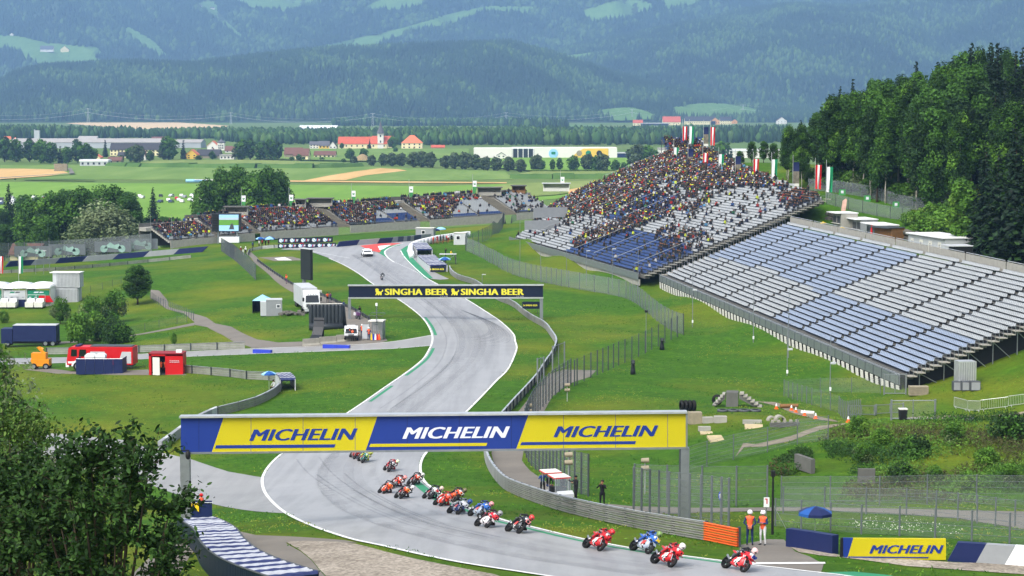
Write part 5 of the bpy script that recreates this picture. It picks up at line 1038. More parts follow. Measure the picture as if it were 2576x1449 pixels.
def person(label, loc, rz, pose='relaxed', head='hair', group=None, **k):
 """rz 0 faces the camera"""
 me, hd, kk = standing(pose, **k); o = place('person', me, loc=loc, rz=rz, label=label, cat='person', group=group)
 if head == 'hair': mb = MB(); mb.lathe([(.085*kk, -.03), (.105*kk, .02), (.10*kk, .075), (.06*kk, .115), (.01, .125)], 'hair', 12, TR(hd[0], hd[1]+.015, hd[2]+.02)); mb.build('hair', o, True)
 elif head == 'cap': mb = MB(); mb.lathe([(.107*kk, .02), (.10*kk, .09), (.05*kk, .13), (.01, .135)], 'cloth_black', 12, TR(hd[0], hd[1], hd[2])); mb.box((hd[0], hd[1]-.13, hd[2]+.035), (.15, .12, .02), 'cloth_black'); mb.build('cap', o, True)
 elif head:
  mb = MB(); mb.lathe([(.118, -.04), (.132, .02), (.128, .09), (.085, .15), (.01, .165)], head, 14, TR(hd[0], hd[1]+.01, hd[2])); mb.box((hd[0], hd[1]-.12, hd[2]+.03), (.18, .08, .02), head); mb.build('helmet', o, True)
 return o
mat('paint_gun', 'f0f0f0', .4); mat('cloth_purple', '5d3a63', .8); mat('skin_dark', '8a5d45', .6)
# marshals, photographers, fire crew
def P(x, y): return W(x, y)
MG = 'track marshals'
person('marshal in white helmet and orange vest with back turned beside the guard rail', P(1886, 1372), R(170), 'back', 'white', MG, jacket='cloth_white', vest='hi_vis', legs='cloth_navy', arm='cloth_navy', H=1.78)
person('marshal in white helmet with folded arms and orange vest beside the black camera pole', P(1919, 1372), R(-35), 'crossed', 'white', MG, jacket='cloth_white', vest='hi_vis', legs='cloth_white', arm='cloth_navy', H=1.76)
PG = 'photographers behind the guard rail'
person('photographer in black holding a phone up on the service path', P(1515, 1277), R(-20), 'photo', 'hair', PG, jacket='cloth_black', legs='cloth_black', H=1.78)
person('person in black cap leaning beside the golf cart with raised arms', P(1449, 1262), R(-70), 'reach', 'cap', PG, jacket='cloth_black', legs='cloth_black', H=1.76)
person('photographer in blue jacket holding a camera up before the golf cart', P(1365, 1248), R(10), 'photo', 'hair', PG, jacket='cloth_blue', legs='cloth_black', H=1.74)
person('marshal in orange vest standing before the navy flag board', P(507, 1306), R(60), 'back', 'red', MG, jacket='cloth_black', vest='hi_vis', legs='jeans', H=1.8)
person('marshal in orange vest and white helmet standing on the path beside the pickup', P(911, 848), R(0), 'relaxed', 'white', MG, jacket='hi_vis', vest='hi_vis', arm='cloth_black', legs='cloth_navy', H=1.8)
person('marshal in orange vest and white helmet beside the grey marshal booth', P(928, 856), R(0), 'crossed', 'white', MG, jacket='hi_vis', vest='hi_vis', arm='cloth_navy', legs='cloth_navy', H=1.8)
person('marshal in orange vest before the pickup, dark cap', P(880, 856), R(10), 'back', 'cap', MG, jacket='hi_vis', vest='hi_vis', arm='cloth_black', legs='cloth_black', H=1.7)
person('marshal in orange vest leaning at the pickup bonnet', P(887, 858), R(-10), 'crossed', 'hair', MG, jacket='hi_vis', vest='hi_vis', arm='cloth_black', legs='cloth_black', H=1.68)
person('person in dark clothes leaning on the fence behind the marshal booth', P(963, 846), R(100), 'reach', 'hair', MG, jacket='cloth_purple', legs='cloth_black', H=1.7);
person('person in red vest at the path fence above the truck', P(831, 762), R(40), 'reach', 'hair', MG, jacket='cloth_purple', legs='jeans', H=1.75); person('person in orange vest at the path fence above the truck', P(824, 762), R(30), 'photo', 'cap', MG, jacket='hi_vis', legs='cloth_black', H=1.75); person('person in dark jacket at the fence below the truck', P(865, 783), R(80), 'relaxed', 'hair', MG, jacket='cloth_blue', legs='cloth_black', H=1.7)
person('photographer in red cap crouching over the camera beside the path', P(720, 714), R(100), 'photo', 'red', MG, jacket='hi_vis', legs='cloth_purple', H=1.7)
FGp = 'fire crew at the red container'
for i, (x, ps, lb) in enumerate(((406, 'relaxed', 'firefighter in orange vest just inside the container door'), (416, 'crossed', 'firefighter in orange vest in the middle of the container doorway'), (427, 'back', 'firefighter in orange vest standing outside the red container wall'), (458, 'relaxed', 'firefighter in orange vest at the far corner of the red container'))):
 person(lb, P(x, 941), R(-10 + 15*i), ps, 'cap', FGp, jacket='cloth_black', vest='hi_vis', legs='cloth_black', H=1.76)
person('marshal seated on a stool under the blue umbrella beside the curved barrier', P(690, 984), R(-40), 'sit', 'cap', MG, jacket='cloth_white', legs='cloth_black', H=1.75)
TG = 'marshals at the hairpin post'
for i, (x, y, jk, hd) in enumerate(((1100, 608, 'red_dark', 'white'), (1108, 607, 'cloth_black', 'hair'), (1115, 607, 'cloth_black', 'hair'), (1124, 606, 'red', 'white'), (1128, 606, 'cloth_white', 'white'), (1136, 606, 'cloth_black', 'cap'), (1090, 610, 'hi_vis', 'white'))):
 person(['marshal in dark red overalls at the hairpin barrier', 'dark haired person in black beside the brown benches', 'second person in black beside the brown benches', 'marshal in bright red overalls and white helmet', 'marshal in white overalls and white helmet', 'person in black cap beside the white cabin', 'marshal in orange at the hairpin barrier end'][i], P(x, y + 4), R(40*i), 'relaxed', hd, TG, jacket=jk, legs='cloth_black' if i % 2 else 'red_dark', H=1.75)
person('photographer in black on the raised platform at the hairpin exit', P(1121, 648) + Vector((0, 0, .2)), R(70), 'photo', 'hair', TG, jacket='cloth_black', legs='cloth_black', H=1.8); person('person with backpack climbing the slope beside the blue umbrella', P(1146, 664), R(100), 'relaxed', 'hair', TG, jacket='cloth_purple', legs='cloth_black', H=1.75); person('person in yellow vest sitting on the platform at the hairpin exit', P(1134, 645), R(80), 'sit', 'hair', TG, jacket='yellow', legs='cloth_black', H=1.75); person('person in dark clothes under the small blue umbrella', P(1119, 672), R(10), 'relaxed', 'hair', TG, jacket='cloth_black', legs='cloth_black', H=1.7)
for i, (x, y, jk) in enumerate(((591, 641, 'red'), (606, 640, 'red_dark'), (612, 645, 'cloth_white'), (618, 640, 'cloth_white'), (660, 621, 'red_dark'), (668, 621, 'cloth_black'), (652, 622, 'cloth_white'), (676, 620, 'red'), (636, 626, 'cloth_blue'))):
 person(['marshal in red overalls beside the fence under the screen', 'marshal in dark red overalls beside the white barrier', 'marshal in white behind the white barrier', 'second marshal in white behind the white barrier', 'marshal in dark red under the umbrellas at the hairpin', 'person in black under the umbrellas at the hairpin', 'person in white under the umbrellas at the hairpin', 'marshal in red at the end of the umbrellas', 'person in blue beside the white barrier'][i], P(x, y), R(50*i), 'relaxed', 'white' if i % 2 else 'cap', 'marshals under the video screen', jacket=jk, legs=jk if i < 3 else 'cloth_black', H=1.75)
# --- motorcycles and riders
def bike_parts():
 d = {}
 def ring(y, z, hw, hh, n=10, p=.75): return [(hw*math.copysign(abs(math.cos(a))**p, math.cos(a)), y, z + hh*math.copysign(abs(math.sin(a))**p, math.sin(a))) for a in np.linspace(0, 2*math.pi, n, endpoint=False)]
 mb = MB(); mb.loft([ring(1.0, .80, .05, .05), ring(.92, .82, .15, .12), ring(.72, .80, .215, .19), ring(.5, .80, .225, .2), ring(.32, .84, .19, .17), ring(.1, .88, .165, .13), ring(-.12, .84, .15, .10)], 'decal_paint'); d['fairing'] = mb.mesh('fairing', True)
 mb = MB(); mb.loft([ring(.62, .52, .10, .12), ring(.52, .5, .2, .22), ring(.3, .48, .225, .27), ring(.0, .44, .21, .24), ring(-.28, .40, .17, .16), ring(-.45, .36, .06, .06)], 'decal_paint'); d['belly_panel'] = mb.mesh('belly_panel', True)
 mb = MB(); mb.loft([ring(-.1, .82, .13, .07), ring(-.35, .84, .13, .06), ring(-.55, .89, .10, .06), ring(-.74, .93, .05, .03)], 'paint'); d['tail'] = mb.mesh('tail', True)
 mb = MB(); mb.loft([[(x, .86 - .02*abs(i-2), .9) for i, x in enumerate((-.13, -.07, 0, .07, .13))], [(x, .62, 1.08 - .015*abs(i-2)) for i, x in enumerate((-.13, -.07, 0, .07, .13))], [(x, .5, 1.1 - .02*abs(i-2)) for i, x in enumerate((-.12, -.06, 0, .06, .12))]], 'windscreen', cap=False); d['windscreen'] = mb.mesh('windscreen', True)
 def wheel(r, w_):
  t = MB(); t.lathe([(r*.72, -w_*.5), (r*.9, -w_*.5), (r*.985, -w_*.28), (r, 0), (r*.985, w_*.28), (r*.9, w_*.5), (r*.72, w_*.5)], 'rubber', 22, TR(0, 0, 0, 0, 0, R(90)), cap=False)
  q = MB(); q.lathe([(r*.72, -w_*.42), (r*.66, 0), (r*.72, w_*.42)], 'black', 22, TR(0, 0, 0, 0, 0, R(90)), cap=False)
  for i in range(5): a = i*2*math.pi/5; q.tube([(0, 0, 0), (0, r*.7*math.cos(a), r*.7*math.sin(a))], .02, 'black', 4)
  q.lathe([(r*.45, -w_*.5), (r*.45, -w_*.46)], 'chrome', 14, TR(0, 0, 0, 0, 0, R(90))); return t.mesh('tyre', True), q.mesh('rim')
 d['fw'] = wheel(.305, .125); d['rw'] = wheel(.315, .20)
 mb = MB()
 for s_ in (-1, 1): mb.tube([(s_*.1, .52, .82), (s_*.1, .73, .31)], .03, 'chrome', 6)
 d['fork'] = mb.mesh('fork')
 mb = MB(); mb.prism([(.28*math.cos(a)*1.2 if False else .345*math.cos(a), .345*math.sin(a)) for a in np.linspace(.5, 2.6, 8)] + [(.325*math.cos(a), .325*math.sin(a)) for a in np.linspace(2.6, .5, 8)], -.075, .075, 'paint', axis='x'); d['fender'] = mb.mesh('fender')
 mb = MB(); mb.box((-.09, -.5, .36), (.05, .55, .09), 'black', .0); mb.box((.09, -.5, .36), (.05, .55, .09), 'black'); d['swingarm'] = mb.mesh('swingarm')
 mb = MB(); mb.tube([(.12, -.1, .32), (.17, -.4, .42), (.17, -.72, .6)], [.04, .05, .055], 'steel', 8); d['exhaust'] = mb.mesh('exhaust')
 mb = MB(); mb.tube([(-.33, .42, .86), (-.12, .5, .9)], .02, 'black', 6); mb.tube([(.33, .42, .86), (.12, .5, .9)], .02, 'black', 6); d['handlebar'] = mb.mesh('handlebar')
 mb = MB(); mb.prism([(-.12, .72), (.12, .72), (.15, .9), (-.15, .9)], .955, .97, 'paint'); d['number_plate'] = mb.mesh('number_plate')
 mb = MB(); mb.box((0, -.2, .62), (.3, .45, .3), 'grey_dark'); mb.box((-.2, -.28, .36), (.12, .06, .04), 'black'); mb.box((.2, -.28, .36), (.12, .06, .04), 'black'); d['engine'] = mb.mesh('engine')
 mb = MB()
 for s_ in (-1, 1): mb.box((s_*.24, .78, .72), (.14, .12, .02), 'paint')
 d['winglet'] = mb.mesh('winglet')
 mb = MB()
 for s_ in (-1, 1): mb.add([(s_*.232, .42, .42), (s_*.236, .12, .36), (s_*.232, .18, .56), (s_*.228, .46, .62)], [(0, 1, 2, 3)], 'paint')
 d['side_logo'] = mb.mesh('side_logo'); return d
BP = bike_parts()
def rider_mesh(up=0):
 s, b = 'leathers', 'cloth_black'
 if up: c = [((0, -.35, .98), (0, .0, 1.12), .15, .16, s), ((0, .0, 1.12), (0, .12, 1.16), .16, .14, s)]; sh = [(-.19, .1, 1.16), (.19, .1, 1.16)]; kn = [(-.25, .05, .72), (.25, .05, .72)]; hd = (0, .28, 1.24)
 else: c = [((-.13, -.36, .93), (-.17, -.12, 1.05), .15, .155, s), ((-.17, -.12, 1.05), (-.22, .1, 1.15), .155, .15, s)]; sh = [(-.40, .12, 1.10), (-.03, .14, 1.20)]; kn = [(-.52, .08, .62), (.22, .10, .80)]; hd = (-.28, .34, 1.24)
 hp = [(-.22, -.36, .9), (.0, -.36, .9)] if not up else [(-.1, -.36, .95), (.1, -.36, .95)]; pg = [(-.24, -.3, .36), (.22, -.32, .40)]; hb = [(-.34, .42, .86), (.34, .42, .86)]
 c.append((sh[0], sh[1], .085, .085, s)); c.append(((hd[0]*.9, hd[1]-.16, hd[2]-.07), hd, .06, .07, s))
 for i in (0, 1):
  c += [(hp[i], kn[i], .095, .07, s), (kn[i], pg[i], .065, .05, s), (pg[i], (pg[i][0], pg[i][1]+.16, pg[i][2]-.03), .045, .035, b)]
  a, h = Vector(sh[i]), Vector(hb[i]); e = a.lerp(h, .5) + Vector(((-.12, .12)[i], -.08, -.02)); c += [(tuple(a), tuple(e), .06, .05, s), (tuple(e), tuple(h), .048, .04, s), (tuple(h), tuple(h + Vector((0, .05, .0))), .045, .04, b)]
 c.append(((hd[0], hd[1]-.42, hd[2]-.06), (hd[0], hd[1]-.28, hd[2]-.02), .07, .1, s))
 ex = MB()
 for h in hb: fingers(ex, Vector(h) + Vector((0, .05, 0)), (0, .4, -1), b)
 return body_mesh(c, .026, ex), hd
RM, RHD = rider_mesh(); RMU, RHDU = rider_mesh(1)
def helm(hd):
 mb = MB(); mb.lathe([(.10, -.13), (.135, -.06), (.15, .02), (.14, .09), (.09, .145), (.01, .16)], 'paint', 16, TR(*hd) @ TR(0, 0, 0, 0, R(-18)) @ Matrix.Diagonal((1, 1.15, 1, 1))); a = mb.mesh('helmet', True)
 mb = MB(); mb.loft([[(.118*math.sin(t), .02 + .150*math.cos(t), z) for t in np.linspace(-1.1, 1.1, 9)] for z in (-.05, .045)], 'glass_dark', TR(*hd) @ TR(0, 0, 0, 0, R(-18)), cap=False); return a, mb.mesh('visor', True)
HM, HMU = helm(RHD), helm(RHDU)
def bike(x, y, body, belly, suit, helmet, label, rlabel, lean=36, plate=None, num=None, numc='navy', up=False, yaw=None, tail=None):
 p = W(x, y); p.z += .05
 i = min(range(1, len(TRW)-1), key=lambda j: (TRW[j]-p).length); t = TRW[i+1] - TRW[i-1]; t.z = 0; t.normalize()
 sl_ = (zt(p.x+t.x, p.y+t.y) - zt(p.x-t.x, p.y-t.y))/2
 a_ = R(25 if x > 1400 else (24 if x > 1100 else 19)) + p.x/p.y*.5; t = Vector((math.sin(a_), -math.cos(a_), 0)) if not up else Vector((.2, -1, 0)).normalized()
 sl_ = (zt(p.x+t.x, p.y+t.y) - zt(p.x-t.x, p.y-t.y))/2
 yw = math.atan2(-t.x, t.y)
 T = Matrix.Translation(p) @ rotz(yw) @ Matrix.Rotation(math.atan(sl_), 4, 'X') @ Matrix.Rotation(R(-lean - 5), 4, 'Y')
 o = thing('race_motorcycle', label, 'motorcycle', group='race motorcycles on the track', T=T)
 for nm, col in (('fairing', body), ('belly_panel', belly), ('tail', tail or body), ('winglet', belly), ('number_plate', plate or body), ('side_logo', 'd8d4d0' if belly[0] in 'bcd' else 'b83a30')): place(nm, BP[nm], o, color=col)
 for nm in ('windscreen', 'fork', 'swingarm', 'exhaust', 'handlebar', 'engine'): place(nm, BP[nm], o)
 place('fender', BP['fender'], o, loc=(0, .73, .31), color=belly)
 for k, yy, zz in (('fw', .73, .31), ('rw', -.72, .32)): ty = place('wheel', BP[k][0], o, loc=(0, yy, zz)); place('rim', BP[k][1], ty)
 if num:
  mb, w_ = text_mb(num, .24, numc, .2, .008, .004); m2 = MB(); m2.add([(-(v[0]-w_/2), 1.0 - v[1], v[2] + .73) for v in mb.v], mb.f, numc); m2.build('race_number', o)
 r = place('person', RMU if up else RM, T=T, color=suit, label=rlabel, cat='person', group='riders on the race motorcycles')
 h = place('helmet', (HMU if up else HM)[0], r, color=helmet); place('visor', (HMU if up else HM)[1], h)
BIKES = [
 (1843, 1437, 'c8202a', 'd23a40', '17181c', 'e0b8b4', 'red race motorcycle with white number plate 89 leading the pack', 'rider in black and white leathers with pink helmet leading the pack', 34, 'e6e6ea', '89', 'blue_sign'),
 (1662, 1425, 'c01c22', 'b01a20', 'a81c22', 'e4e0dc', 'bright red race motorcycle second in the pack', 'rider in red leathers with white helmet', 33, 'd0282c', None, None),
 (1607, 1392, '2a62b8', '9aa6b4', '254f9c', '6f8a4a', 'blue and silver race motorcycle with yellow number 36', 'rider in blue leathers with green helmet', 33, '2a62b8', '36', 'yellow'),
 (1487, 1385, 'bc1a20', 'b41c22', 'a81a20', 'c8282c', 'all red race motorcycle with red helmeted rider behind the blue bike', 'rider in red leathers with red helmet', 34, '8a1418', None, None),
 (1287, 1342, '1a1b1e', '26282b', '16171a', 'c83a36', 'black race motorcycle with pink number plate', 'rider in black leathers with red helmet', 38, 'e08a8a', None, None),
 (1208, 1328, 'c8202e', 'd8d0d2', '3a1a1e', '8a8a8c', 'red and white race motorcycle beside the blue one at the apex', 'rider in dark red leathers with grey helmet', 40, 'd03a44', None, None),
 (1190, 1302, '2c5fae', '8c98a8', '27468a', 'd08a8e', 'blue race motorcycle half hidden behind the red and white one', 'rider in blue leathers with pink helmet', 40, '2c5fae', None, None),
 (1137, 1295, 'c9ccd4', '22305c', '8c9096', '2a4f9a', 'white and navy race motorcycle', 'rider in grey leathers with blue helmet', 40, 'd8dadf', None, None),
 (1098, 1274, 'd8401e', 'c8301c', 'b8382c', 'e0561e', 'orange red race motorcycle between the white ones', 'rider in red leathers with orange helmet', 42, 'd8685a', None, None),
 (1128, 1264, 'dc4a1c', '2a2422', '2c2220', '6a6440', 'orange race motorcycle on the inside of the bend', 'rider in black and orange leathers with olive helmet', 40, 'e0d8d0', None, None),
 (1070, 1257, 'd0d2d4', '1c1d20', '1d1e22', 'd0b4a8', 'white and black race motorcycle with red number 30', 'rider in black leathers with pale pink helmet', 41, 'dcdcdc', '30', 'red'),
 (999, 1256, 'dc4a1e', '2a1c1a', '241d1c', 'd4d6d8', 'orange and black race motorcycle in the middle group', 'rider in black leathers with white helmet', 38, 'd8a040', None, None),
 (957, 1243, 'e0521e', 'd8481c', '3a2420', '5a5c5e', 'orange race motorcycle on the outside of the middle group', 'rider in black and orange leathers with grey helmet', 40, 'e8741e', None, None),
 (984, 1228, 'd03a20', 'c8381e', '6e2a22', 'd88a86', 'red orange race motorcycle behind the outside orange one', 'rider in dark red leathers with pink helmet', 38, 'dcd0c8', None, None),
 (1030, 1222, 'd8421e', '2a2220', '26201e', 'b8b8b6', 'orange and black race motorcycle close to the inside line', 'rider in black leathers with silver helmet', 36, 'd8c8c0', None, None),
 (970, 1187, '222326', '3a2022', 'b0343a', 'c8d4b0', 'black race motorcycle with rider in red leathers', 'rider in red leathers with pale green helmet', 33, 'b8b8ba', None, None),
 (905, 1164, '2a7a6a', '1e5a50', 'c8c83a', 'b8c040', 'teal green race motorcycle below the yellow and blue gantry', 'rider in yellow leathers below the gantry', 33, 'c8c840', None, None),
 (884, 1154, 'cc3a1e', '8a2418', '7a2a20', 'c85a20', 'orange race motorcycle last in the pack below the gantry', 'rider in dark orange leathers below the gantry', 32, 'd84a2a', None, None),
]
for b in BIKES: bike(*b)
bike(960, 705, '2a2c30', '8a8c90', '1c1d20', '3a3c40', 'lone dark race motorcycle far back on the straight', 'rider in black leathers far back on the straight', 4, 'c8c8ca', up=True)
# --- spectators
def crowd_template(stand=False):
 """low figure facing -y: verts, tris, role (0 jacket 1 trousers 2 skin 3 head cover)"""
 V, Fc, Rl = [], [], []
 def bx(c, d, role, tp=1.0, lean=0):
  x, y, z = c; a, b, h = d[0]/2, d[1]/2, d[2]; o = len(V)
  for zz, t in ((0, 1), (h, tp)):
   for sx, sy in ((-1, -1), (1, -1), (1, 1), (-1, 1)): V.append((x + sx*a*t, y + sy*b*t + lean*zz, z + zz))
  for f in ((4, 5, 6, 7), (0, 1, 5, 4), (1, 2, 6, 5), (2, 3, 7, 6), (3, 0, 4, 7)): Fc.append(tuple(o+i for i in f)); Rl.append(role)
 if stand:
  for s_ in (-1, 1): bx((s_*.1, 0, 0), (.15, .18, .85), 1, 1.1)
  bx((0, 0, .82), (.40, .24, .62), 0, 1.12); zt_ = 1.46
  for s_ in (-1, 1): bx((s_*.26, -.04, .85), (.11, .14, .55), 0, 1.1)
 else:
  bx((0, .05, .40), (.38, .26, .56), 0, 1.1, -.12); zt_ = .98
  for s_ in (-1, 1): bx((s_*.1, -.22, .36), (.16, .48, .15), 1); bx((s_*.11, -.42, 0), (.12, .14, .42), 1); bx((s_*.25, -.1, .5), (.11, .24, .34), 0, .9)
 bx((0, -.03, zt_ - .04), (.12, .12, .1), 2); bx((0, -.06, zt_ + .04), (.16, .17, .12), 2, 1.05); bx((0, -.02, zt_ + .10), (.20, .22, .15), 3, .75)
 return np.array(V), np.array(Fc), np.array(Rl)
TS, TU = crowd_template(), crowd_template(True)
JCOL = [('black', '131417', 32), ('dark grey', '26292d', 18), ('navy', '182036', 14), ('grey', '5a5e62', 6), ('brown', '2a2420', 7), ('olive', '3a3e2c', 5), ('blue', '28497c', 4), ('red', '8a1e1a', 4), ('orange', 'a8441e', 1), ('yellow', 'a8b636', 2), ('white', 'a8aaac', 3), ('green', '285a40', 2), ('light blue', '4a7c9c', 2)]
JW = np.array([j[2] for j in JCOL], float); JW /= JW.sum()
D2 = [([(1362, 545), (1368, 505), (1500, 448), (1714, 364), (1783, 374), (1880, 426), (1960, 455), (1930, 478), (1838, 480), (1742, 488), (1690, 462), (1645, 470), (1590, 505), (1534, 546), (1465, 548), (1396, 556)], .86), ([(1440, 612), (1520, 568), (1600, 542), (1680, 526), (1690, 548), (1610, 577), (1530, 604), (1450, 634)], .72), ([(1645, 590), (1700, 578), (1775, 590), (1797, 620), (1740, 660), (1660, 668)], .42), ([(1950, 470), (2064, 494), (2060, 528), (1985, 540), (1960, 510)], .72), ([(1590, 505), (1645, 470), (1690, 462), (1742, 488), (1680, 526), (1560, 550)], .33), ([(1690, 520), (1742, 488), (1800, 490), (1790, 520), (1720, 550)], .45)]
rs = np.random.RandomState(99); chosen = []
for st, p, k in PERSON_SPOTS:
 x, y = pix(p)
 if st == 2:
  d = next((q for poly, q in D2 if in_px(poly, x, y)), .03 if y > 600 else .09)
 elif st == 4: d = .93
 elif st == 5: d = .0 if k == 5 else (.78 if x > 655 else .5)
 else:
  d = .92
  if x < 640: d = .9 if k > 1 else .4
  elif x < 850: d = .95 if k > 2 else .3
  elif x < 1060: d = .93 if x < 945 or k > 8 else .06
  elif x < 1270: d = (.85 if x < 1135 + k*2 else (.5 if k > 11 else .03))
  else: d = .22
 if st in (2, 4): d *= min(1.1, .82 + .3*math.sin(p.x*1.1 + 2*math.sin(p.y*.35)) + .25*math.cos(p.y*.6))
 if rs.rand() < d: chosen.append((st, p + Vector((0, 0, .02)), st == 5 or rs.rand() < .04, F/p.y))
chosen.sort(key=lambda c: -c[3])
def face_dir(st): return math.atan2(N2.x, N2.y)*-1 + 0 if False else {2: math.atan2(N2.y, N2.x) - math.pi/2, 4: .2, 3: .05, 5: .05}[st]
def tmpl_mesh(T_, name):
 V, Fc, Rl = T_; me = bpy.data.meshes.new(name); me.from_pydata([tuple(v) for v in V], [], [tuple(f) for f in Fc])
 for m_ in ('jacket', 'jeans', 'skin', 'hair'): me.materials.append(MATS[m_])
 me.polygons.foreach_set('material_index', Rl.astype(np.int32)); return me
MS_, MU_ = tmpl_mesh(TS, 'spectator'), tmpl_mesh(TU, 'spectator')
IND = chosen[:296]; REST = chosen[296:]
for st, p, up, _ in IND:
 nm, hx, _jw = JCOL[rs.choice(len(JCOL), p=JW)]
 place('person', MU_ if up else MS_, loc=p, rz=face_dir(st) + rs.uniform(-.4, .4), color=hx, label=f"{'standing' if up else 'seated'} spectator in {'an' if nm[0] == 'o' else 'a'} {nm} jacket on the big hillside grandstand", cat='person', group='spectators on the grandstands')
for sid, nm in (((2, 4), 'hillside'), ((3, 5), 'far curved')):
 sel = [c for c in REST if c[0] in sid]; Vs, Fs, Cs, o = [], [], [], 0
 for st, p, up, _ in sel:
  V, Fc, Rl = TU if up else TS; a = face_dir(st) + rs.uniform(-.5, .5); c_, s_ = math.cos(a), math.sin(a); kk = rs.uniform(.92, 1.08)
  Q = np.c_[V[:, 0]*c_ - V[:, 1]*s_, V[:, 0]*s_ + V[:, 1]*c_, V[:, 2]]*kk + np.array(p)
  jc = np.array(srgb(JCOL[rs.choice(len(JCOL), p=JW)][1])[:3]); tc = np.array(srgb(['22283a', '1a1b1e', '3a3c40', '4a4238'][rs.randint(4)])[:3]); sk = np.array(srgb('7c5b49')[:3]); hc = np.array(srgb(['2b211b', '17181b', '5a4330', 'c8cacc', 'd8d83a', 'b8241f'][rs.choice(6, p=[.40, .33, .12, .06, .05, .04])])[:3])
  pal = np.stack([jc, tc, sk, hc]); vc = np.zeros((len(V), 3))
  for f, r_ in zip(Fc, Rl): vc[list(f)] = pal[r_]
  Vs.append(Q); Fs.append(Fc + o); Cs.append(vc); o += len(V)
 place('spectator_crowd', np_mesh('spectator_crowd', np.concatenate(Vs), np.concatenate(Fs), ['crowd'], smooth=False, col=np.concatenate(Cs)), kind='stuff', label=f'dense crowd of spectators sitting on the {nm} grandstand')
# --- gantries and boards
def text_on(parent, txt, x0, x1, yb, yt, Y, mt, shear=.0, bold=.02, off=-.03, dy=0, name='lettering'):
 a, b, t = WD(x0, yb, Y), WD(x1, yb, Y), WD(x0, yt, Y); mb, w_ = text_mb(txt, 1.0, mt, shear, bold, .005, spacing=1.05)
 zs = [v[2] for v in mb.v]; z0, z1 = min(zs), max(zs); kx = (b.x-a.x)/w_; kz = (t.z-a.z)/(z1-z0); o = parent.location
 m2 = MB(); m2.add([(a.x + v[0]*kx - o.x, Y + off - o.y + v[1]*.5, a.z + (v[2]-z0)*kz + dy*(v[0]/w_) - o.z) for v in mb.v], mb.f, mt); return m2.build(name, parent)
def panel_px(parent, name, poly, Y, mt, y0=-.02, y1=.05):
 o = parent.location; P_ = [WD(x, y, Y) - o for x, y in poly]; mb = MB(); mb.prism([(p.x, p.z) for p in P_], y0, y1, mt);
 mb.v = [(v[0], v[1] + Y - o.y, v[2]) for v in mb.v]; return mb.build(name, parent)
pr = W(1722, 1307); Y = pr.y; g = thing('gantry', 'overhead gantry with blue and yellow MICHELIN banner over the track', 'gantry', pr)
panel_px(g, 'banner_panel', [(455, 1050), (563, 1049), (533, 1137), (455, 1138)], Y, 'blue_sign'); panel_px(g, 'banner_panel', [(563, 1049), (950, 1046), (920, 1133), (533, 1137)], Y, 'yellow_sign'); panel_px(g, 'banner_panel', [(950, 1046), (1330, 1042), (1299, 1128.5), (920, 1133)], Y, 'blue_sign'); panel_px(g, 'banner_panel', [(1330, 1042), (1725, 1038), (1725, 1124.5), (1299, 1128.5)], Y, 'yellow_sign')
text_on(g, 'MICHELIN', 627, 900, 1109, 1080, Y, 'blue_sign', .32, .028, dy=.07); text_on(g, 'MICHELIN', 1012, 1283, 1104, 1075, Y, 'sign_white', .32, .028, dy=.07); text_on(g, 'MICHELIN', 1392, 1656, 1100, 1072, Y, 'blue_sign', .32, .028, dy=.06)
for (x0, x1, ya, yb, mt) in ((541, 844, 1128, 1120, 'blue_sign'), (929, 1226, 1124, 1116.5, 'yellow_sign'), (1309, 1600, 1119.5, 1112, 'blue_sign')): panel_px(g, 'banner_stripe', [(x0, ya), (x1-3, ya-2.5), (x1, yb-2.5), (x0+3, yb)], Y, mt, -.035, -.022)
for x in range(500, 1720, 131): panel_px(g, 'seam', [(x, 1137 - (x-455)*.0103), (x+1, 1137 - (x-455)*.0103), (x+1, 1050 - (x-455)*.0094), (x, 1050 - (x-455)*.0094)], Y, 'blue_sign' if x in range(563, 930) or x > 1330 else 'navy', -.024, -.021)
panel_px(g, 'top_beam', [(452, 1046), (1728, 1034), (1728, 1039), (452, 1050.5)], Y, 'steel_light', -.25, .45); panel_px(g, 'bottom_beam', [(454, 1137.5), (1726, 1124), (1726, 1129), (454, 1142)], Y, 'steel', -.12, .4)
panel_px(g, 'end_plate', [(1725, 1036), (1729, 1036), (1729, 1127), (1725, 1127)], Y, 'steel', -.2, .45)
bl = WD(465, 1140, Y); zl = zt(bl.x, Y) - .5
mb = MB(); mb.box((bl.x - pr.x, .15, (bl.z + zl)/2 - pr.z), (.55, .5, bl.z - zl), 'steel'); lp_ = mb.build('post', g); mb = MB(); br = WD(1722, 1127, Y); mb.box((0, .15, (br.z - pr.z)/2 - .2), (.5, .5, br.z - pr.z + .4), 'steel'); mb.box((-.27, .1, (br.z - pr.z)/2 - .2), (.12, .35, br.z - pr.z + .4), 'steel_dark'); mb.build('post', g)  # darker strip on the right post paints in its shaded left face
o = thing('surveillance_camera', 'black dome camera hanging below the gantry end', 'camera', WD(473, 1145, Y-.4)); mb = MB(); mb.lathe([(.05, .25), (.14, .2), (.15, -.1), (.1, -.22), (.02, -.26)], 'black', 12); mb.build('dome', o, True); mb = MB(); mb.box((-.2, .2, .25), (.5, .06, .06), 'black'); mb.build('bracket', o)
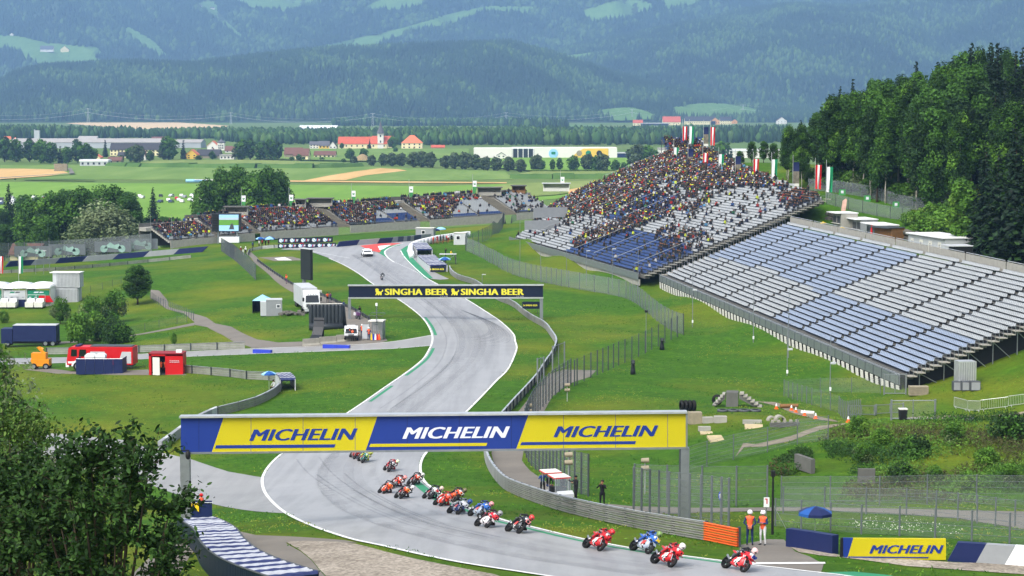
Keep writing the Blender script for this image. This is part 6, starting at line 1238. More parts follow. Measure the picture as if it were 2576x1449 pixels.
# lion emblem outline
LION = [(0, 0), (.16, 0), (.18, .14), (.30, .16), (.34, .0), (.50, 0), (.52, .12), (.62, .1), (.62, 0), (.78, 0), (.82, .22), (.80, .42), (.92, .5), (1.0, .62), (.98, .8), (.86, .82), (.9, .7), (.80, .62), (.72, .52), (.5, .56), (.42, .66), (.46, .82), (.36, .96), (.18, 1.0), (.04, .92), (.0, .78), (.08, .7), (.0, .6), (.1, .52), (.06, .42), (.16, .36), (.08, .2)]
def lion(parent, x0, x1, yb, yt, Y, off=-.03): panel_px(parent, 'lion_emblem', [(x0 + (x1-x0)*a, yb + (yt-yb)*b) for a, b in LION], Y, 'singha_yellow', off-.01, off+.01)
pr = W(1360, 806); Y = pr.y; g = thing('gantry', 'overhead gantry with dark navy SINGHA BEER banner over the track', 'gantry', pr)
panel_px(g, 'banner_panel', [(877, 719), (1366, 718), (1366, 748), (877, 748.5)], Y, 'navy_dark'); panel_px(g, 'top_beam', [(875, 716.5), (1368, 715.5), (1368, 718.5), (875, 719.5)], Y, 'steel_light', -.25, .5); panel_px(g, 'bottom_beam', [(876, 748), (1367, 747.5), (1367, 751), (876, 751)], Y, 'steel_light', -.12, .5)
for x0, x1, l0, l1 in ((968, 1127, 944, 964), (1159, 1318, 1135, 1155)):
 text_on(g, 'SINGHA BEER', x0, x1, 742, 726.2, Y, 'singha_yellow', 0, .035); lion(g, l0, l1, 742.5, 725.5, Y); text_on(g, 'Drink Sensibly', x1-19, x1, 746.3, 744, Y, 'sign_white', 0, .0)
for x, yt in ((1362, 750), (879, 750)):
 t = WD(x, yt, Y); zb = zt(t.x, t.y) - .5; mb = MB(); mb.box((t.x-pr.x, .2, (t.z+zb)/2-pr.z), (.5 if x > 1000 else .42, .4, t.z-zb), 'steel'); mb.build('post', g)
p = W(2120, 1403); o = thing('advertising_board', 'yellow MICHELIN board leaning against the navy barrier on the gravel', 'board', p); Y = p.y
panel_px(o, 'board_panel', [(2121, 1353), (2146, 1353.5), (2130, 1407), (2121, 1406)], Y, 'blue_sign', -.05, .1); panel_px(o, 'board_panel', [(2146, 1353.5), (2379, 1355), (2379, 1408), (2130, 1407)], Y, 'yellow_sign', -.05, .1); text_on(o, 'MICHELIN', 2186, 2373, 1391.5, 1370.5, Y, 'blue_sign', .32, .028, -.07); panel_px(o, 'board_stripe', [(2133, 1402.5), (2334, 1403.5), (2336, 1400.5), (2134, 1399)], Y, 'blue_sign', -.07, -.055); panel_px(o, 'board_side', [(2115, 1355), (2121, 1353), (2121, 1406), (2113, 1405)], Y, 'black', .02, .12)
for x0, x1, y0, y1, lb, tx in ((1314, 1358, 759, 777, 'small navy SINGHA board on legs beside the gantry foot', (1322, 1352)), (1083, 1120, 670.5, 684, 'navy SINGHA BEER board at the end of the hairpin tyre wall', (1087, 1117))):
 p = W((x0+x1)/2, y1 + (14 if x0 > 1200 else 2)); o = thing('advertising_board', lb, 'board', p); Y = p.y; panel_px(o, 'board_panel', [(x0, y0), (x1, y0), (x1, y1), (x0, y1)], Y, 'navy_dark'); text_on(o, 'SINGHA BEER' if x0 < 1200 else 'SINGHA BEER', *tx, (y0+y1)/2 + 2.2, (y0+y1)/2 - 2.2, Y, 'singha_yellow', 0, .03); lion(o, tx[0]-5, tx[0]-1.5, (y0+y1)/2+2.2, (y0+y1)/2-2.2, Y)
 for x in (x0+6, x1-6): a = WD(x, y1, Y); z = zt(a.x, a.y) - .2; mb = MB(); mb.tube([(a.x-p.x, .1, z-p.z), (a.x-p.x, .1, a.z-p.z+.05)], .04, 'steel_dark', 5); mb.build('leg', o)
# --- guard rails
WB = [(0, -.105), (.08, -.08), (.08, -.045), (.0, -.012), (.0, .012), (.08, .045), (.08, .08), (0, .105)]
def armco(label, px, n=4, side=1, bay=4.0, group='steel guard rails', orange=0, world=None, posts=True, mt='rail_worn', base=.0):
 L = world or [W(*p) for p in smooth_line(px, 3)]; P_ = [drape(p) for p in resample(L, bay)]; o = thing('guard_rail', label, 'guard rail', P_[0], group=group); O = P_[0]
 pm = MB(); pm.box((0, 0, (n*.245)/2 - .1), (.12, .14, n*.245 + .3), 'steel_dark'); pme = pm.mesh('post')
 for i, (a, b) in enumerate(zip(P_, P_[1:])):
  d = (b-a); d.z = 0; d.normalize(); s_ = Vector((-d.y, d.x, 0))*side; m_ = 'rail_orange' if i < orange else mt
  for k in range(n):
   z = .14 + base + k*.245; mb = MB(); ov = d*.06
   vs = [a - O + s_*q[0] + UZ*(z + q[1]) - ov for q in WB] + [b - O + s_*q[0] + UZ*(z + q[1]) + ov for q in WB]; vs += [a - O - s_*.02 + UZ*(z + q[1]) - ov for q in (WB[0], WB[-1])] + [b - O - s_*.02 + UZ*(z + q[1]) + ov for q in (WB[0], WB[-1])]
   nn = len(WB); mb.add(vs, [(j, j+1, nn+j+1, nn+j) for j in range(nn-1)] + [(16, 17, 19, 18)], m_); mb.build('rail', o)
  if posts and i % 1 == 0: place('post', pme, o, T=Tm(a - O - s_*.1, d, s_, UZ))
  if m_ == mt and n == 4:
   mb = MB(); mb.add([a - O + s_*.05 + UZ*(n*.245+.025), b - O + s_*.05 + UZ*(n*.245+.025), b - O - s_*.14 + UZ*(n*.245+.025), a - O - s_*.14 + UZ*(n*.245+.025)], [(0, 1, 2, 3)], 'steel_light'); mb.build('top_cap', o)
 return o
armco('long steel guard rail with orange end along the right of the bend', [(1855, 1377), (1788, 1363), (1663, 1342), (1538, 1317), (1413, 1287), (1338, 1262), (1288, 1242), (1264, 1227), (1239, 1197), (1224, 1167), (1219, 1134), (1228, 1105), (1250, 1075), (1288, 1030), (1320, 995), (1350, 960), (1372, 925), (1383, 910)], 4, 1, 3.2, orange=1)
armco('steel guard rail curving past the navy gantry foot', [(1383, 910), (1395, 888), (1399, 868), (1388, 850), (1370, 826), (1338, 808), (1313, 790), (1288, 770), (1246, 753), (1194, 717), (1156, 705), (1136, 692), (1130, 680)], 4, 1, 4.0)
armco('curved steel guard rail round the left marshal post', [(550, 1046), (600, 1034), (644, 1021), (682, 1003), (702, 988), (708, 975), (704, 962), (690, 957), (644, 957), (575, 948), (462, 938)], 4, -1, 3.5)
armco('straight steel guard rail behind the fire engine', [(118, 892), (318, 888), (480, 882), (629, 877)], 4, 1, 4.0)
armco('guard rail below the blue and grey barrier on the outer track', [(-30, 690), (120, 682), (250, 672), (375, 660), (490, 648)], 3, 1, 5.0)
armco('low guard rail along the path above the parked truck', [(649, 658), (690, 688), (736, 717), (770, 730), (804, 742), (864, 769), (894, 783), (931, 806)], 2, 1, 3.0, mt='steel_dark')
armco('guard rail beside the old circuit road behind the bush', [(40, 1165), (100, 1168), (180, 1182), (260, 1200), (330, 1215)], 4, 1, 3.0)
armco('white guard rail at the hairpin exit under the screen', [(624, 643), (628, 634), (650, 628), (690, 624), (760, 626)], 3, 1, 4, mt='steel_light')
def barrier_panels(label, px, hgt, cols, seglen, slant=.6, thick=.4, group='tyre barriers with coloured covers', world=None):
 L = world or [W(*p) for p in smooth_line(px, 3)]; P_ = resample(L, seglen); O = drape(P_[0]); o = thing('tyre_barrier', label, 'barrier', O, group=group)
 for i, (a, b) in enumerate(zip(P_, P_[1:])):
  a, b = drape(a), drape(b); d = (b-a); Ls = d.length; d.normalize(); s_ = Vector((-d.y, d.x, 0)).normalized(); mb = MB(); q = slant if cols[i % len(cols)] != 'white' else 0
  m_ = cols[i % len(cols)]; f = [(0, 0), (Ls, 0), (Ls + q, hgt), (q, hgt)]
  vs = [a-O + d*x - s_*thick/2 + UZ*(z-.05) for x, z in f] + [a-O + d*x + s_*thick/2 + UZ*(z-.05) for x, z in f]
  mb.add(vs, [(0, 1, 2, 3), (4, 7, 6, 5), (3, 2, 6, 7), (0, 3, 7, 4), (1, 5, 6, 2)], m_); mb.build('cover_panel', o)
 return o
barrier_panels('blue and grey striped barrier along the outer track', [(12, 672), (120, 664), (250, 655), (375, 645), (520, 633)], 1.3, ['navy', 'grey'], 7.5, 1.6)
barrier_panels('blue and grey striped barrier round the hairpin', [(846, 622), (900, 617), (980, 611), (1064, 602), (1085, 600)], 1.25, ['navy', 'grey'], 5.2, .9)
barrier_panels('navy barrier on the gravel beside the MICHELIN board', [(1984, 1375), (2050, 1385), (2118, 1397)], 1.0, ['navy', 'navy'], 1.7, 0)
barrier_panels('navy, grey and white barrier running on from the MICHELIN board', [(2382, 1411), (2450, 1415), (2520, 1420), (2640, 1428)], 1.02, ['navy', 'grey', 'white', 'grey', 'blue_sign'], 1.35, .5)
barrier_panels('grey and white concrete blocks beside the banner end', [(402, 1135), (430, 1115), (455, 1096), (500, 1066), (548, 1044)], 1.0, ['grey', 'grey_light', 'grey'], 2.0, 0, group='concrete blocks')
# boards with round emblem and M stripes at the hairpin
def bmw(x0, x1, y0, y1, n, lb):
 p = W((x0+x1)/2, y1 + 1); o = thing('advertising_board', lb, 'board', p); Y = p.y; panel_px(o, 'board_panel', [(x0, y0 + 3), (x1, y0), (x1, y1-1), (x0, y1)], Y, 'navy_dark')
 for i in range(n):
  cx = x0 + (x1-x0)*(i+.28)/n; cy = (y0+y1)/2 + 1.2 - 2.4*(i/n); r = (y1-y0)*.30/(F/Y); c = WD(cx, cy, Y) - p
  mb = MB(); mb.lathe([(r, 0), (r, .02)], 'sign_white', 16, TR(c.x, c.y-.04, c.z, 0, R(90))); e = mb.build('roundel', o)
  for q in range(4): mb = MB(); mb.prism([(0, 0)] + [(r*.68*math.cos(a), r*.68*math.sin(a)) for a in np.linspace(q*math.pi/2, (q+1)*math.pi/2, 5)], -.02, -.005, 'dairy_blue' if q % 2 else 'white', TR(c.x, c.y-.06, c.z)); mb.build('roundel_quarter', e)
  mx = x0 + (x1-x0)*(i+.66)/n; ww = (x1-x0)/n*.2
  for j, mt in enumerate(('dairy_blue', 'blue_sign', 'red')): q = mx - ww + j*ww*.32; panel_px(o, 'stripe', [(q-1, cy+3), (q+.6, cy+3), (q+2.2, cy-3), (q+.6, cy-3)], Y, mt, -.05, -.03)
  text_on(o, 'M', mx, mx+ww, cy+3, cy-3, Y, 'sign_white', .3, .03)
bmw(699, 837, 596, 612, 5, 'upper row of black boards with round emblems at the hairpin'); bmw(699, 845, 611, 624, 6, 'lower row of black boards with round emblems at the hairpin')
# striped tyre walls
def tyre_wall(label, px, width, hgt, c=('tyre_white', 'tyre_navy'), row=.3, per=4, face='grey_dark', world=None, side_panels=True, flip=False):
 L = world or [W(*p) for p in smooth_line(px, 4)]; P_ = [drape(p) for p in resample(L, row)]; O = P_[0]; o = thing('tyre_wall', label, 'tyre wall', O, group='tyre walls'); i = 0
 while i < len(P_)-1:
  mb = MB(); m_ = c[(i//per) % 2]; fc = MB()
  for j in range(i, min(i+per, len(P_)-1)):
   d = (P_[j+1]-P_[max(0, j-1)]); d.z = 0; d.normalize(); s_ = Vector((-d.y, d.x, 0)); a = P_[j]-O;
   jz = rnd.uniform(-.03, .03); n_ = 7; mb.tube([a + s_*(-width/2 + .04 + (width-.08)*q/n_) + UZ*(hgt-.1+jz + rnd.uniform(-.015, .015)) for q in range(n_+1)], [row*(.44 + .12*(q % 2)) for q in range(n_+1)], m_, 6)
  mb.build('tyre_band', o)
  e = min(i+per, len(P_)-1)
  for sgn in (-1, 1):
   a, b = P_[i]-O, P_[e]-O; d = (b-a).normalized(); s_ = Vector((-d.y, d.x, 0)).normalized()*sgn*width/2; mb = MB(); k = 3
   for q in range(k): a2 = a.lerp(b, q/k); b2 = a.lerp(b, (q+.9)/k); mb.add([a2+s_-UZ*.2, b2+s_-UZ*.2, b2+s_+UZ*(hgt-.05), a2+s_+UZ*(hgt-.05), a2+s_*.9-UZ*.2, b2+s_*.9-UZ*.2, b2+s_*.9+UZ*(hgt-.05), a2+s_*.9+UZ*(hgt-.05)], [(0, 1, 2, 3), (4, 7, 6, 5), (3, 2, 6, 7), (0, 3, 7, 4), (1, 5, 6, 2)], face)
   mb.build('side_panel', o)
   rt = MB(); rt.tube([a+s_+UZ*hgt, b+s_+UZ*hgt], .05, 'grey_dark', 5); rt.build('edge_tube', o)
  i += per
 return o
tyre_wall('navy and white striped tyre wall winding down beside the bush', [(492, 1352), (520, 1368), (545, 1390), (562, 1420), (600, 1455), (660, 1485), (740, 1515)], 2.1, 1.15, row=.22, per=4, face='navy_dark')
tyre_wall('striped tyre wall below the raised platform at the hairpin exit', [(1072, 658), (1082, 668), (1097, 680), (1103, 684)], 3.6, 1.3, row=.4, per=3, face='grey_light')
tyre_wall('striped tyre wall behind the white air fence at the hairpin', [(1054, 626), (1066, 640), (1068, 643)], 3.4, 1.3, row=.4, per=3, face='grey_light')
tyre_wall('short striped tyre block at the left marshal post', [(712, 968), (722, 978), (724, 984)], 1.8, 1.4, row=.35, per=2, face='grey_light')
mb = MB(); L_ = resample([W(*p) for p in smooth_line([(1036, 650), (1032, 636), (1048, 622), (1090, 611), (1130, 603), (1180, 596)], 4)], 2.2); o = thing('air_fence', 'white inflatable air fence along the hairpin run-off', 'barrier', L_[0])
for a, b in zip(L_, L_[1:]): d = (b-a).normalized(); mb = MB(); mb.loft([[p_ - L_[0] + Vector((-d.y, d.x, 0))*q*.5 + UZ*z for q, z in ((-1, 0), (-1.15, .7), (-.9, 1.4), (.9, 1.4), (1.15, .7), (1, 0))] for p_ in (a, a.lerp(b, .5), b)], 'white'); mb.build('air_cushion', o, True)
# concrete blocks and blue blocks on the service road
o = None
for i, (x0, y0, x1, y1) in enumerate(((762, 871, 804, 866), (804, 866, 846, 861), (846, 861, 893, 856))):
 a, b = W(x0, y0), W(x1, y1); mb = MB(); L = (b-a).length; T = Matrix.Translation(a) @ rotz(math.atan2(b.y-a.y, b.x-a.x)); mb.prism([(-.32, -.1), (.32, -.1), (.3, .1), (.14, .35), (.1, 1.0), (-.1, 1.0), (-.14, .35), (-.3, .1)], .02, L-.05, 'concrete_light', axis='x'); mb.build('concrete_barrier', T=T, label=['cream concrete barrier block farthest from the pickup', 'cream concrete barrier block in the middle of three', 'cream concrete barrier block before the pickup'][i], cat='barrier', group='concrete barriers at the junction')
for i, (x0, y0, x1, y1) in enumerate(((813, 876, 880, 876), (638, 888, 683, 888))):
 a, b = W(x0, y0), W(x1, y1); L = (b-a).length; n_ = max(2, round(L/1.7)); T = Matrix.Translation(a) @ rotz(math.atan2(b.y-a.y, b.x-a.x)); o = thing('foam_block_row', ['row of bright blue foam blocks across the service road near the concrete barriers', 'row of bright blue foam blocks across the service road near the guard rail end'][i], 'barrier', T=T)
 for k in range(n_): mb = MB(); mb.box((L*(k+.5)/n_, 0, .24), (L/n_-.03, .6, .52), 'blue_block'); mb.build('foam_block', o)
# --- fences
def fence(label, px, h, step, wire='wire', post='steel_post', r=.045, rails=0, world=None, group='wire mesh fences', lean=0, smooth=1):
 L = world or [W(*p) for p in (smooth_line(px, 3) if smooth else px)]; P_ = [drape(p) for p in resample(L, step)]; O = P_[0]; o = thing('wire_fence', label, 'fence', O, group=group)
 pm = MB(); pm.tube([(0, 0, -.2), (0, 0, h)], r, post, 6); pme = pm.mesh('post')
 for p in P_: place('post', pme, o, loc=p-O)
 for a, b in zip(P_, P_[1:]):
  mb = MB(); a2, b2 = a-O, b-O; mb.add([a2+UZ*.05, b2+UZ*.05, b2+UZ*(h-.04), a2+UZ*(h-.04)], [(0, 1, 2, 3)], wire); mb.build('wire_panel', o)
  if rails:
   mb = MB()
   for k in range(rails): z = h*(k+1)/rails - .05; mb.tube([a2+UZ*z, b2+UZ*z], .012, 'steel_post', 3, cap=False)
   tag(mb.build('wires', o), kind='stuff')
 return o
fence('tall mesh fence with dark posts crossing the slope below the stands', [(1719, 842), (1640, 880), (1560, 917), (1500, 945), (1445, 971)], 3.0, 3.3, 'wire_thin', 'steel_dark', .07, smooth=0)
fence('dense mesh fence running up along the bank below the big grandstand', [(1719, 842), (1690, 832), (1653, 808), (1623, 782), (1588, 757), (1538, 742), (1420, 722), (1288, 690), (1219, 652), (1171, 631)], 3.0, 3.5, 'wire_dense', 'steel_post', .06)
fence('mesh fence climbing from the hairpin to the big grandstand', [(1171, 630), (1216, 608), (1288, 560), (1350, 538)], 3.0, 4.0, 'wire', 'steel_dark', .06)
fence('tall fence with dark posts along the service path behind the gantry', [(1480, 1249), (1423, 1229), (1363, 1192), (1328, 1160), (1320, 1110), (1345, 1050), (1388, 1002), (1420, 978), (1436, 968)], 3.0, 2.4, 'wire', 'steel_dark', .07, rails=6)
fence('tall fence with grey posts between the guard rail and the path', [(1594, 1289), (1640, 1298), (1690, 1306), (1735, 1313), (1783, 1320), (1833, 1329)], 2.85, 1.35, 'wire_thin', 'steel_post', .07, rails=7)
fence('fence with grey posts along the far side of the path behind the gantry', [(1596, 1268), (1668, 1272), (1800, 1274), (1865, 1274), (1935, 1272)], 2.7, 2.3, 'wire_thin', 'steel_post', .06, rails=6)
fence('low meadow fence behind the navy barrier', [(1950, 1325), (2012, 1331), (2080, 1337), (2187, 1346), (2296, 1350), (2390, 1358), (2472, 1363), (2600, 1373)], 1.65, 2.1, 'wire_thin', 'steel_post', .05, rails=4)
fence('meadow fence along the near side of the gravel road', [(1970, 1290), (2080, 1291), (2196, 1294), (2312, 1299), (2418, 1311), (2514, 1326), (2620, 1344)], 1.7, 2.6, 'wire_thin', 'steel_post', .05, rails=4)
fence('meadow fence along the far side of the gravel road below the bank', [(1965, 1272), (2027, 1272), (2144, 1273), (2257, 1272), (2370, 1268), (2480, 1270), (2620, 1272)], 2.0, 3.2, 'wire_thin', 'steel_post', .045, rails=5)
fence('wire fence on thin posts beside the trial track', [(1730, 1190), (1800, 1166), (1871, 1151), (1946, 1135), (2021, 1113), (2096, 1109)], 2.1, 3.0, 'wire_thin', 'steel_post', .04, rails=7, smooth=0)
fence('green meadow fence below the end of the empty grandstand', [(1972, 997), (2040, 1019), (2110, 1040), (2164, 1057)], 1.8, 2.2, 'wire_thin', 'steel_post', .04, smooth=0)
fence('thin wire fence on the field below the empty grandstand', [(1972, 992), (2100, 985), (2230, 990)], 1.7, 4.5, 'wire_thin', 'steel_post', .035, smooth=0)
fence('dense grey fence on the bank above the kiosks', [(2080, 514), (2157, 533), (2232, 549), (2290, 556)], 2.3, 3.0, 'wire_dense', 'steel_dark', .05); fence('dense grey fence along the edge of the forest', [(2034, 480), (2092, 484), (2207, 503), (2264, 523), (2365, 536), (2440, 548)], 2.4, 3.2, 'wire_dense', 'steel_post', .05)
fence('tall fence with hanging banners along the outer track', [(-20, 662), (120, 653), (250, 645), (385, 634)], 4.6, 5.5, 'wire_dense', 'steel_post', .07); fence('dark posted fence beside the path under the video screen', [(557, 632), (590, 655), (620, 682), (644, 706)], 3.2, 2.2, 'wire_dense', 'steel_dark', .07); fence('low fence along the side path by the round tree', [(378, 752), (400, 768), (440, 785), (487, 806)], 1.5, 2.2, 'wire_thin', 'steel_dark', .04); fence('thin fence on the grassy mound behind the tents', [(195, 745), (260, 728), (330, 705)], 1.4, 4, 'wire_thin', 'steel_dark', .035)
fence('thin fence along the side path before the shrubs', [(330, 842), (370, 832), (420, 820), (470, 812)], 1.3, 3.5, 'wire_thin', 'steel_dark', .035)
fence('steel fence rising beside the big conifers at the plaza end', [(2535, 700), (2576, 690), (2620, 680)], 2.6, 2.4, 'wire_dense', 'steel', .06)
# pale mural banners with motorbikes on the outer fence
mat('mural', '8aa8a0', .8, 0, .25, .4)
for i, (x, y) in enumerate(((84, 655), (170, 650), (285, 643), (352, 636))):
 p = W(x, y) + Vector((0, -.3, 0)); o = thing('banner', ['pale mural banner with a motorcycle outline nearest the flags', 'second pale motorcycle mural banner along the fence', 'third pale motorcycle mural banner along the fence', 'pale motorcycle mural banner at the far fence end'][i], 'banner', p, group='mural banners on the outer fence'); mb = MB(); mb.box((0, 0, 2.2), (9, .05, 2.6), 'steel_post'); mb.build('cloth', o)
 mb = MB()
 for q in (-2.2, 2.2): mb.lathe([(.9, 0), (.9, .03)], 'mural', 14, TR(q, -.06, 1.7, 0, R(90)))
 mb.prism([(-2.2, 1.7), (-1, 2.0), (1, 1.6), (2.2, 1.8), (1.4, 3.0), (.4, 2.6), (-.6, 3.3), (-1.4, 2.7)], -.09, -.06, 'mural'); mb.build('mural_print', o)
# gates
def gate(label, x0, x1, yb, h, y1=None):
 a, b = W(x0, yb), W(x1, y1 or yb); o = thing('mesh_gate', label, 'gate', a); e = b-a; mb = MB()
 for q in (0, 1): mb = MB(); mb.tube([e*q - UZ*.1, e*q + UZ*h], .09, 'steel', 6); mb.build('post', o)
 for z in (.15, h-.1): mb = MB(); mb.tube([UZ*z, e+UZ*z], .04, 'steel', 5); mb.build('rail', o)
 mb = MB(); mb.tube([e*.5 + UZ*.1, e*.5 + UZ*h], .04, 'steel', 5); mb.build('centre_post', o); mb = MB(); mb.add([UZ*.15, e+UZ*.15, e+UZ*(h-.1), UZ*(h-.1)], [(0, 1, 2, 3)], 'wire_thin'); mb.build('wire_panel', o)
gate('wide mesh gate beside the black bin', 2242, 2352, 1057, 1.75); gate('steel frame gate at the corner of the empty grandstand', 2224, 2279, 993, 2.3); gate('tall steel gate frame across the marshal path', 1390, 1420, 937, 3.2, 925); gate('short gate frame in the fence beside the marshal path', 1352, 1368, 972, 3.2, 968); gate('crowd gate beside the green meadow fence', 2135, 2200, 1046, 1.1); gate('crowd gate in the second row beside the meadow fence', 2204, 2272, 1044, 1.1, 1040)
def crowd_barrier(label, x0, y0, x1, y1):
 a, b = W(x0, y0), W(x1, y1); e = b-a; o = thing('crowd_barrier', label, 'barrier', a, group='crowd barriers on the slope'); mb = MB(); mb.tube([UZ*.15, UZ*1.1, e+UZ*1.1, e+UZ*.15, UZ*.15], .03, 'steel_light', 5); mb.build('frame', o)
 for q in range(14): t = (q+1)/15; mb = MB(); mb.tube([e*t+UZ*.15, e*t+UZ*1.1], .012, 'steel_light', 4); mb.build('bar', o)
 mb = MB()
 for q in (.1, .9): mb.tube([e*q+Vector((0, -.35, 0)), e*q+UZ*.2, e*q+Vector((0, .35, 0))], .025, 'steel_light', 4)
 mb.build('feet', o)
crowd_barrier('tilted crowd barrier beside the wide gate on the right slope', 2400, 1026, 2432, 1034); crowd_barrier('second crowd barrier standing beside the tilted one', 2434, 1035, 2464, 1036); crowd_barrier('long crowd barrier on the right slope', 2466, 1034, 2535, 1026); crowd_barrier('crowd barrier at the far right of the slope', 2537, 1024, 2600, 1016)
# --- vehicles
def part(o, nm, fn, smooth=False): mb = MB(); fn(mb); return mb.build(nm, o, smooth)
WH_ = {}
def wheel_on(o, x, y, z, r, w_, ax='x'):
 k = (r, w_, ax)
 if k not in WH_:
  a = MB(); T = TR(0, 0, 0, 0, 0, R(90)) if ax == 'x' else TR(0, 0, 0, 0, R(90)); a.lathe([(r*.6, -w_/2), (r*.93, -w_/2), (r, -w_*.3), (r, w_*.3), (r*.93, w_/2), (r*.6, w_/2)], 'rubber', 18, T, cap=False); b = MB(); b.lathe([(r*.6, -w_*.4), (r*.2, -w_*.3), (r*.2, w_*.3), (r*.6, w_*.4)], 'steel', 14, T); WH_[k] = (a.mesh('wheel', True), b.mesh('rim'))
 t = place('wheel', WH_[k][0], o, loc=(x, y, z)); place('rim', WH_[k][1], t)
def car(label, loc, rz, paint, L=4.7, Wd=1.9, H=1.42, pickup=False, lightbar=True, lower='black'):
 """faces -y"""
 o = thing('pickup' if pickup else 'car', label, 'car', loc, rz); h = L/2; w2 = Wd/2
 if pickup: pr_ = [(-h, .5), (-h, .98), (-h+.35, 1.08), (-h+1.2, 1.12), (-h+1.9, H), (.45, H+.02), (.8, 1.1), (h, 1.08), (h, .5)]
 else: pr_ = [(-h, .3), (-h, .62), (-h+.4, .80), (-h+1.25, .92), (-h+1.95, H), (h-1.5, H-.02), (h-.5, 1.0), (h, .92), (h, .35)]
 part(o, 'body', lambda m: m.loft([[(sx*w2*k, y, z) for y, z in pr_] for sx, k in ((-1, .93), (-1, 1), (1, 1), (1, .93))], 'paint')).color = srgb(paint)
 top = H; zb = pr_[3][1]
 part(o, 'windscreen', lambda m: m.add([(-w2*.84, pr_[3][0]-.02, zb+.05), (w2*.84, pr_[3][0]-.02, zb+.05), (w2*.74, pr_[4][0]-.03, top-.06), (-w2*.74, pr_[4][0]-.03, top-.06)], [(0, 1, 2, 3)], 'glass_dark'))
 for s_ in (-1, 1):
  part(o, 'side_window', lambda m: m.add([(s_*(w2+.01), pr_[3][0]+.25, zb+.06), (s_*(w2+.01), .5, zb+.06), (s_*(w2+.01), .4, top-.1), (s_*(w2+.01), pr_[4][0]+.1, top-.1)], [(0, 1, 2, 3)], 'glass_dark'))
  part(o, 'headlight', lambda m: m.box((s_*w2*.72, -h-.01, pr_[1][1]-.02), (.36, .06, .13), 'white')); part(o, 'mirror', lambda m: m.box((s_*(w2+.12), pr_[3][0]+.35, zb+.15), (.2, .12, .14), lower))
  for y in (-h+.85, h-.9): wheel_on(o, s_*(w2-.1), y, .34 if not pickup else .4, .34 if not pickup else .4, .24)
 part(o, 'bumper', lambda m: m.box((0, -h-.02, pr_[0][1]+.12), (Wd*.98, .12, .3), lower)); part(o, 'grille', lambda m: m.box((0, -h-.03, pr_[1][1]-.08), (Wd*.42, .06, .16), 'black'))
 if lightbar: part(o, 'light_bar', lambda m: m.box((0, pr_[4][0]+.5, H+.1), (1.1, .25, .14), 'white'))
 if pickup: part(o, 'bonnet', lambda m: m.box((0, -h+.7, 1.11), (Wd*.86, 1.0, .05), 'black'))
 return o
car('white safety car with black lower body on the hairpin approach', W(923, 644), R(12), 'e2e4e6', 4.8, 1.92, 1.4)
car('white and black pickup parked at the junction beside the marshals', W(884, 853), R(4), 'd8dadc', 5.2, 1.9, 1.82, pickup=True)
# fire engine (side view, faces left)
p = W(258, 930); o = thing('fire_engine', 'red fire engine with white shutters parked behind the blue enclosure', 'fire engine', p, R(-4)); Lf = 8.6
part(o, 'cab', lambda m: m.prism([(-4.3, .75), (-4.3, 1.3), (-4.05, 2.85), (-3.8, 3.05), (-1.6, 3.05), (-1.6, .75)], -1.25, 1.25, 'red')); part(o, 'equipment_body', lambda m: m.box((1.35, 0, 1.95), (5.9, 2.5, 2.25), 'red'))
part(o, 'chassis', lambda m: m.box((0, 0, .72), (8.2, 2.1, .35), 'grey_dark')); part(o, 'bumper', lambda m: m.box((-4.25, 0, .72), (.4, 2.45, .5), 'white')); part(o, 'roof_rack', lambda m: m.box((1.4, 0, 3.13), (5.4, 1.8, .12), 'steel_dark'))
for x0, x1 in ((-3.75, -2.95), (-2.7, -1.75)): part(o, 'cab_window', lambda m: m.prism([(x0, 1.85), (x1, 1.85), (x1, 2.75), (x0+.08, 2.75)], -1.27, -1.24, 'glass_dark'))
part(o, 'cab_stripe', lambda m: m.prism([(-4.1, .95), (-1.6, .95), (-1.6, 1.2), (-4.15, 1.2)], -1.275, -1.25, 'white'))
for x0, x1, x2, x3 in ((-1.2, .4, .7, -1.2), (2.4, 4.1, 4.1, 2.9)): part(o, 'shutter', lambda m: m.prism([(x0, 1.0), (x1, 1.0), (x2, 2.5), (x3, 2.5)], -1.275, -1.25, 'grey_light'))
part(o, 'red_light', lambda m: m.box((-3.0, 0, 3.15), (.5, 1.8, .2), 'navy'))
for x in (-2.9, 2.4):
 for y in (-1.1, 1.1): wheel_on(o, x, y, .58, .58, .4, 'y')
part(o, 'wheel_arch', lambda m: m.prism([(-2.9 + .8*math.cos(a), .58 + .8*math.sin(a)) for a in np.linspace(0, math.pi, 9)] + [(-2.9 - .62, .58), (-2.9 + .62*math.cos(2.2), .58 + .62*math.sin(2.2)), (-2.9, 1.2), (-2.9 + .62*math.cos(.9), .58 + .62*math.sin(.9)), (-2.9 + .62, .58)], -1.28, -1.2, 'white'))
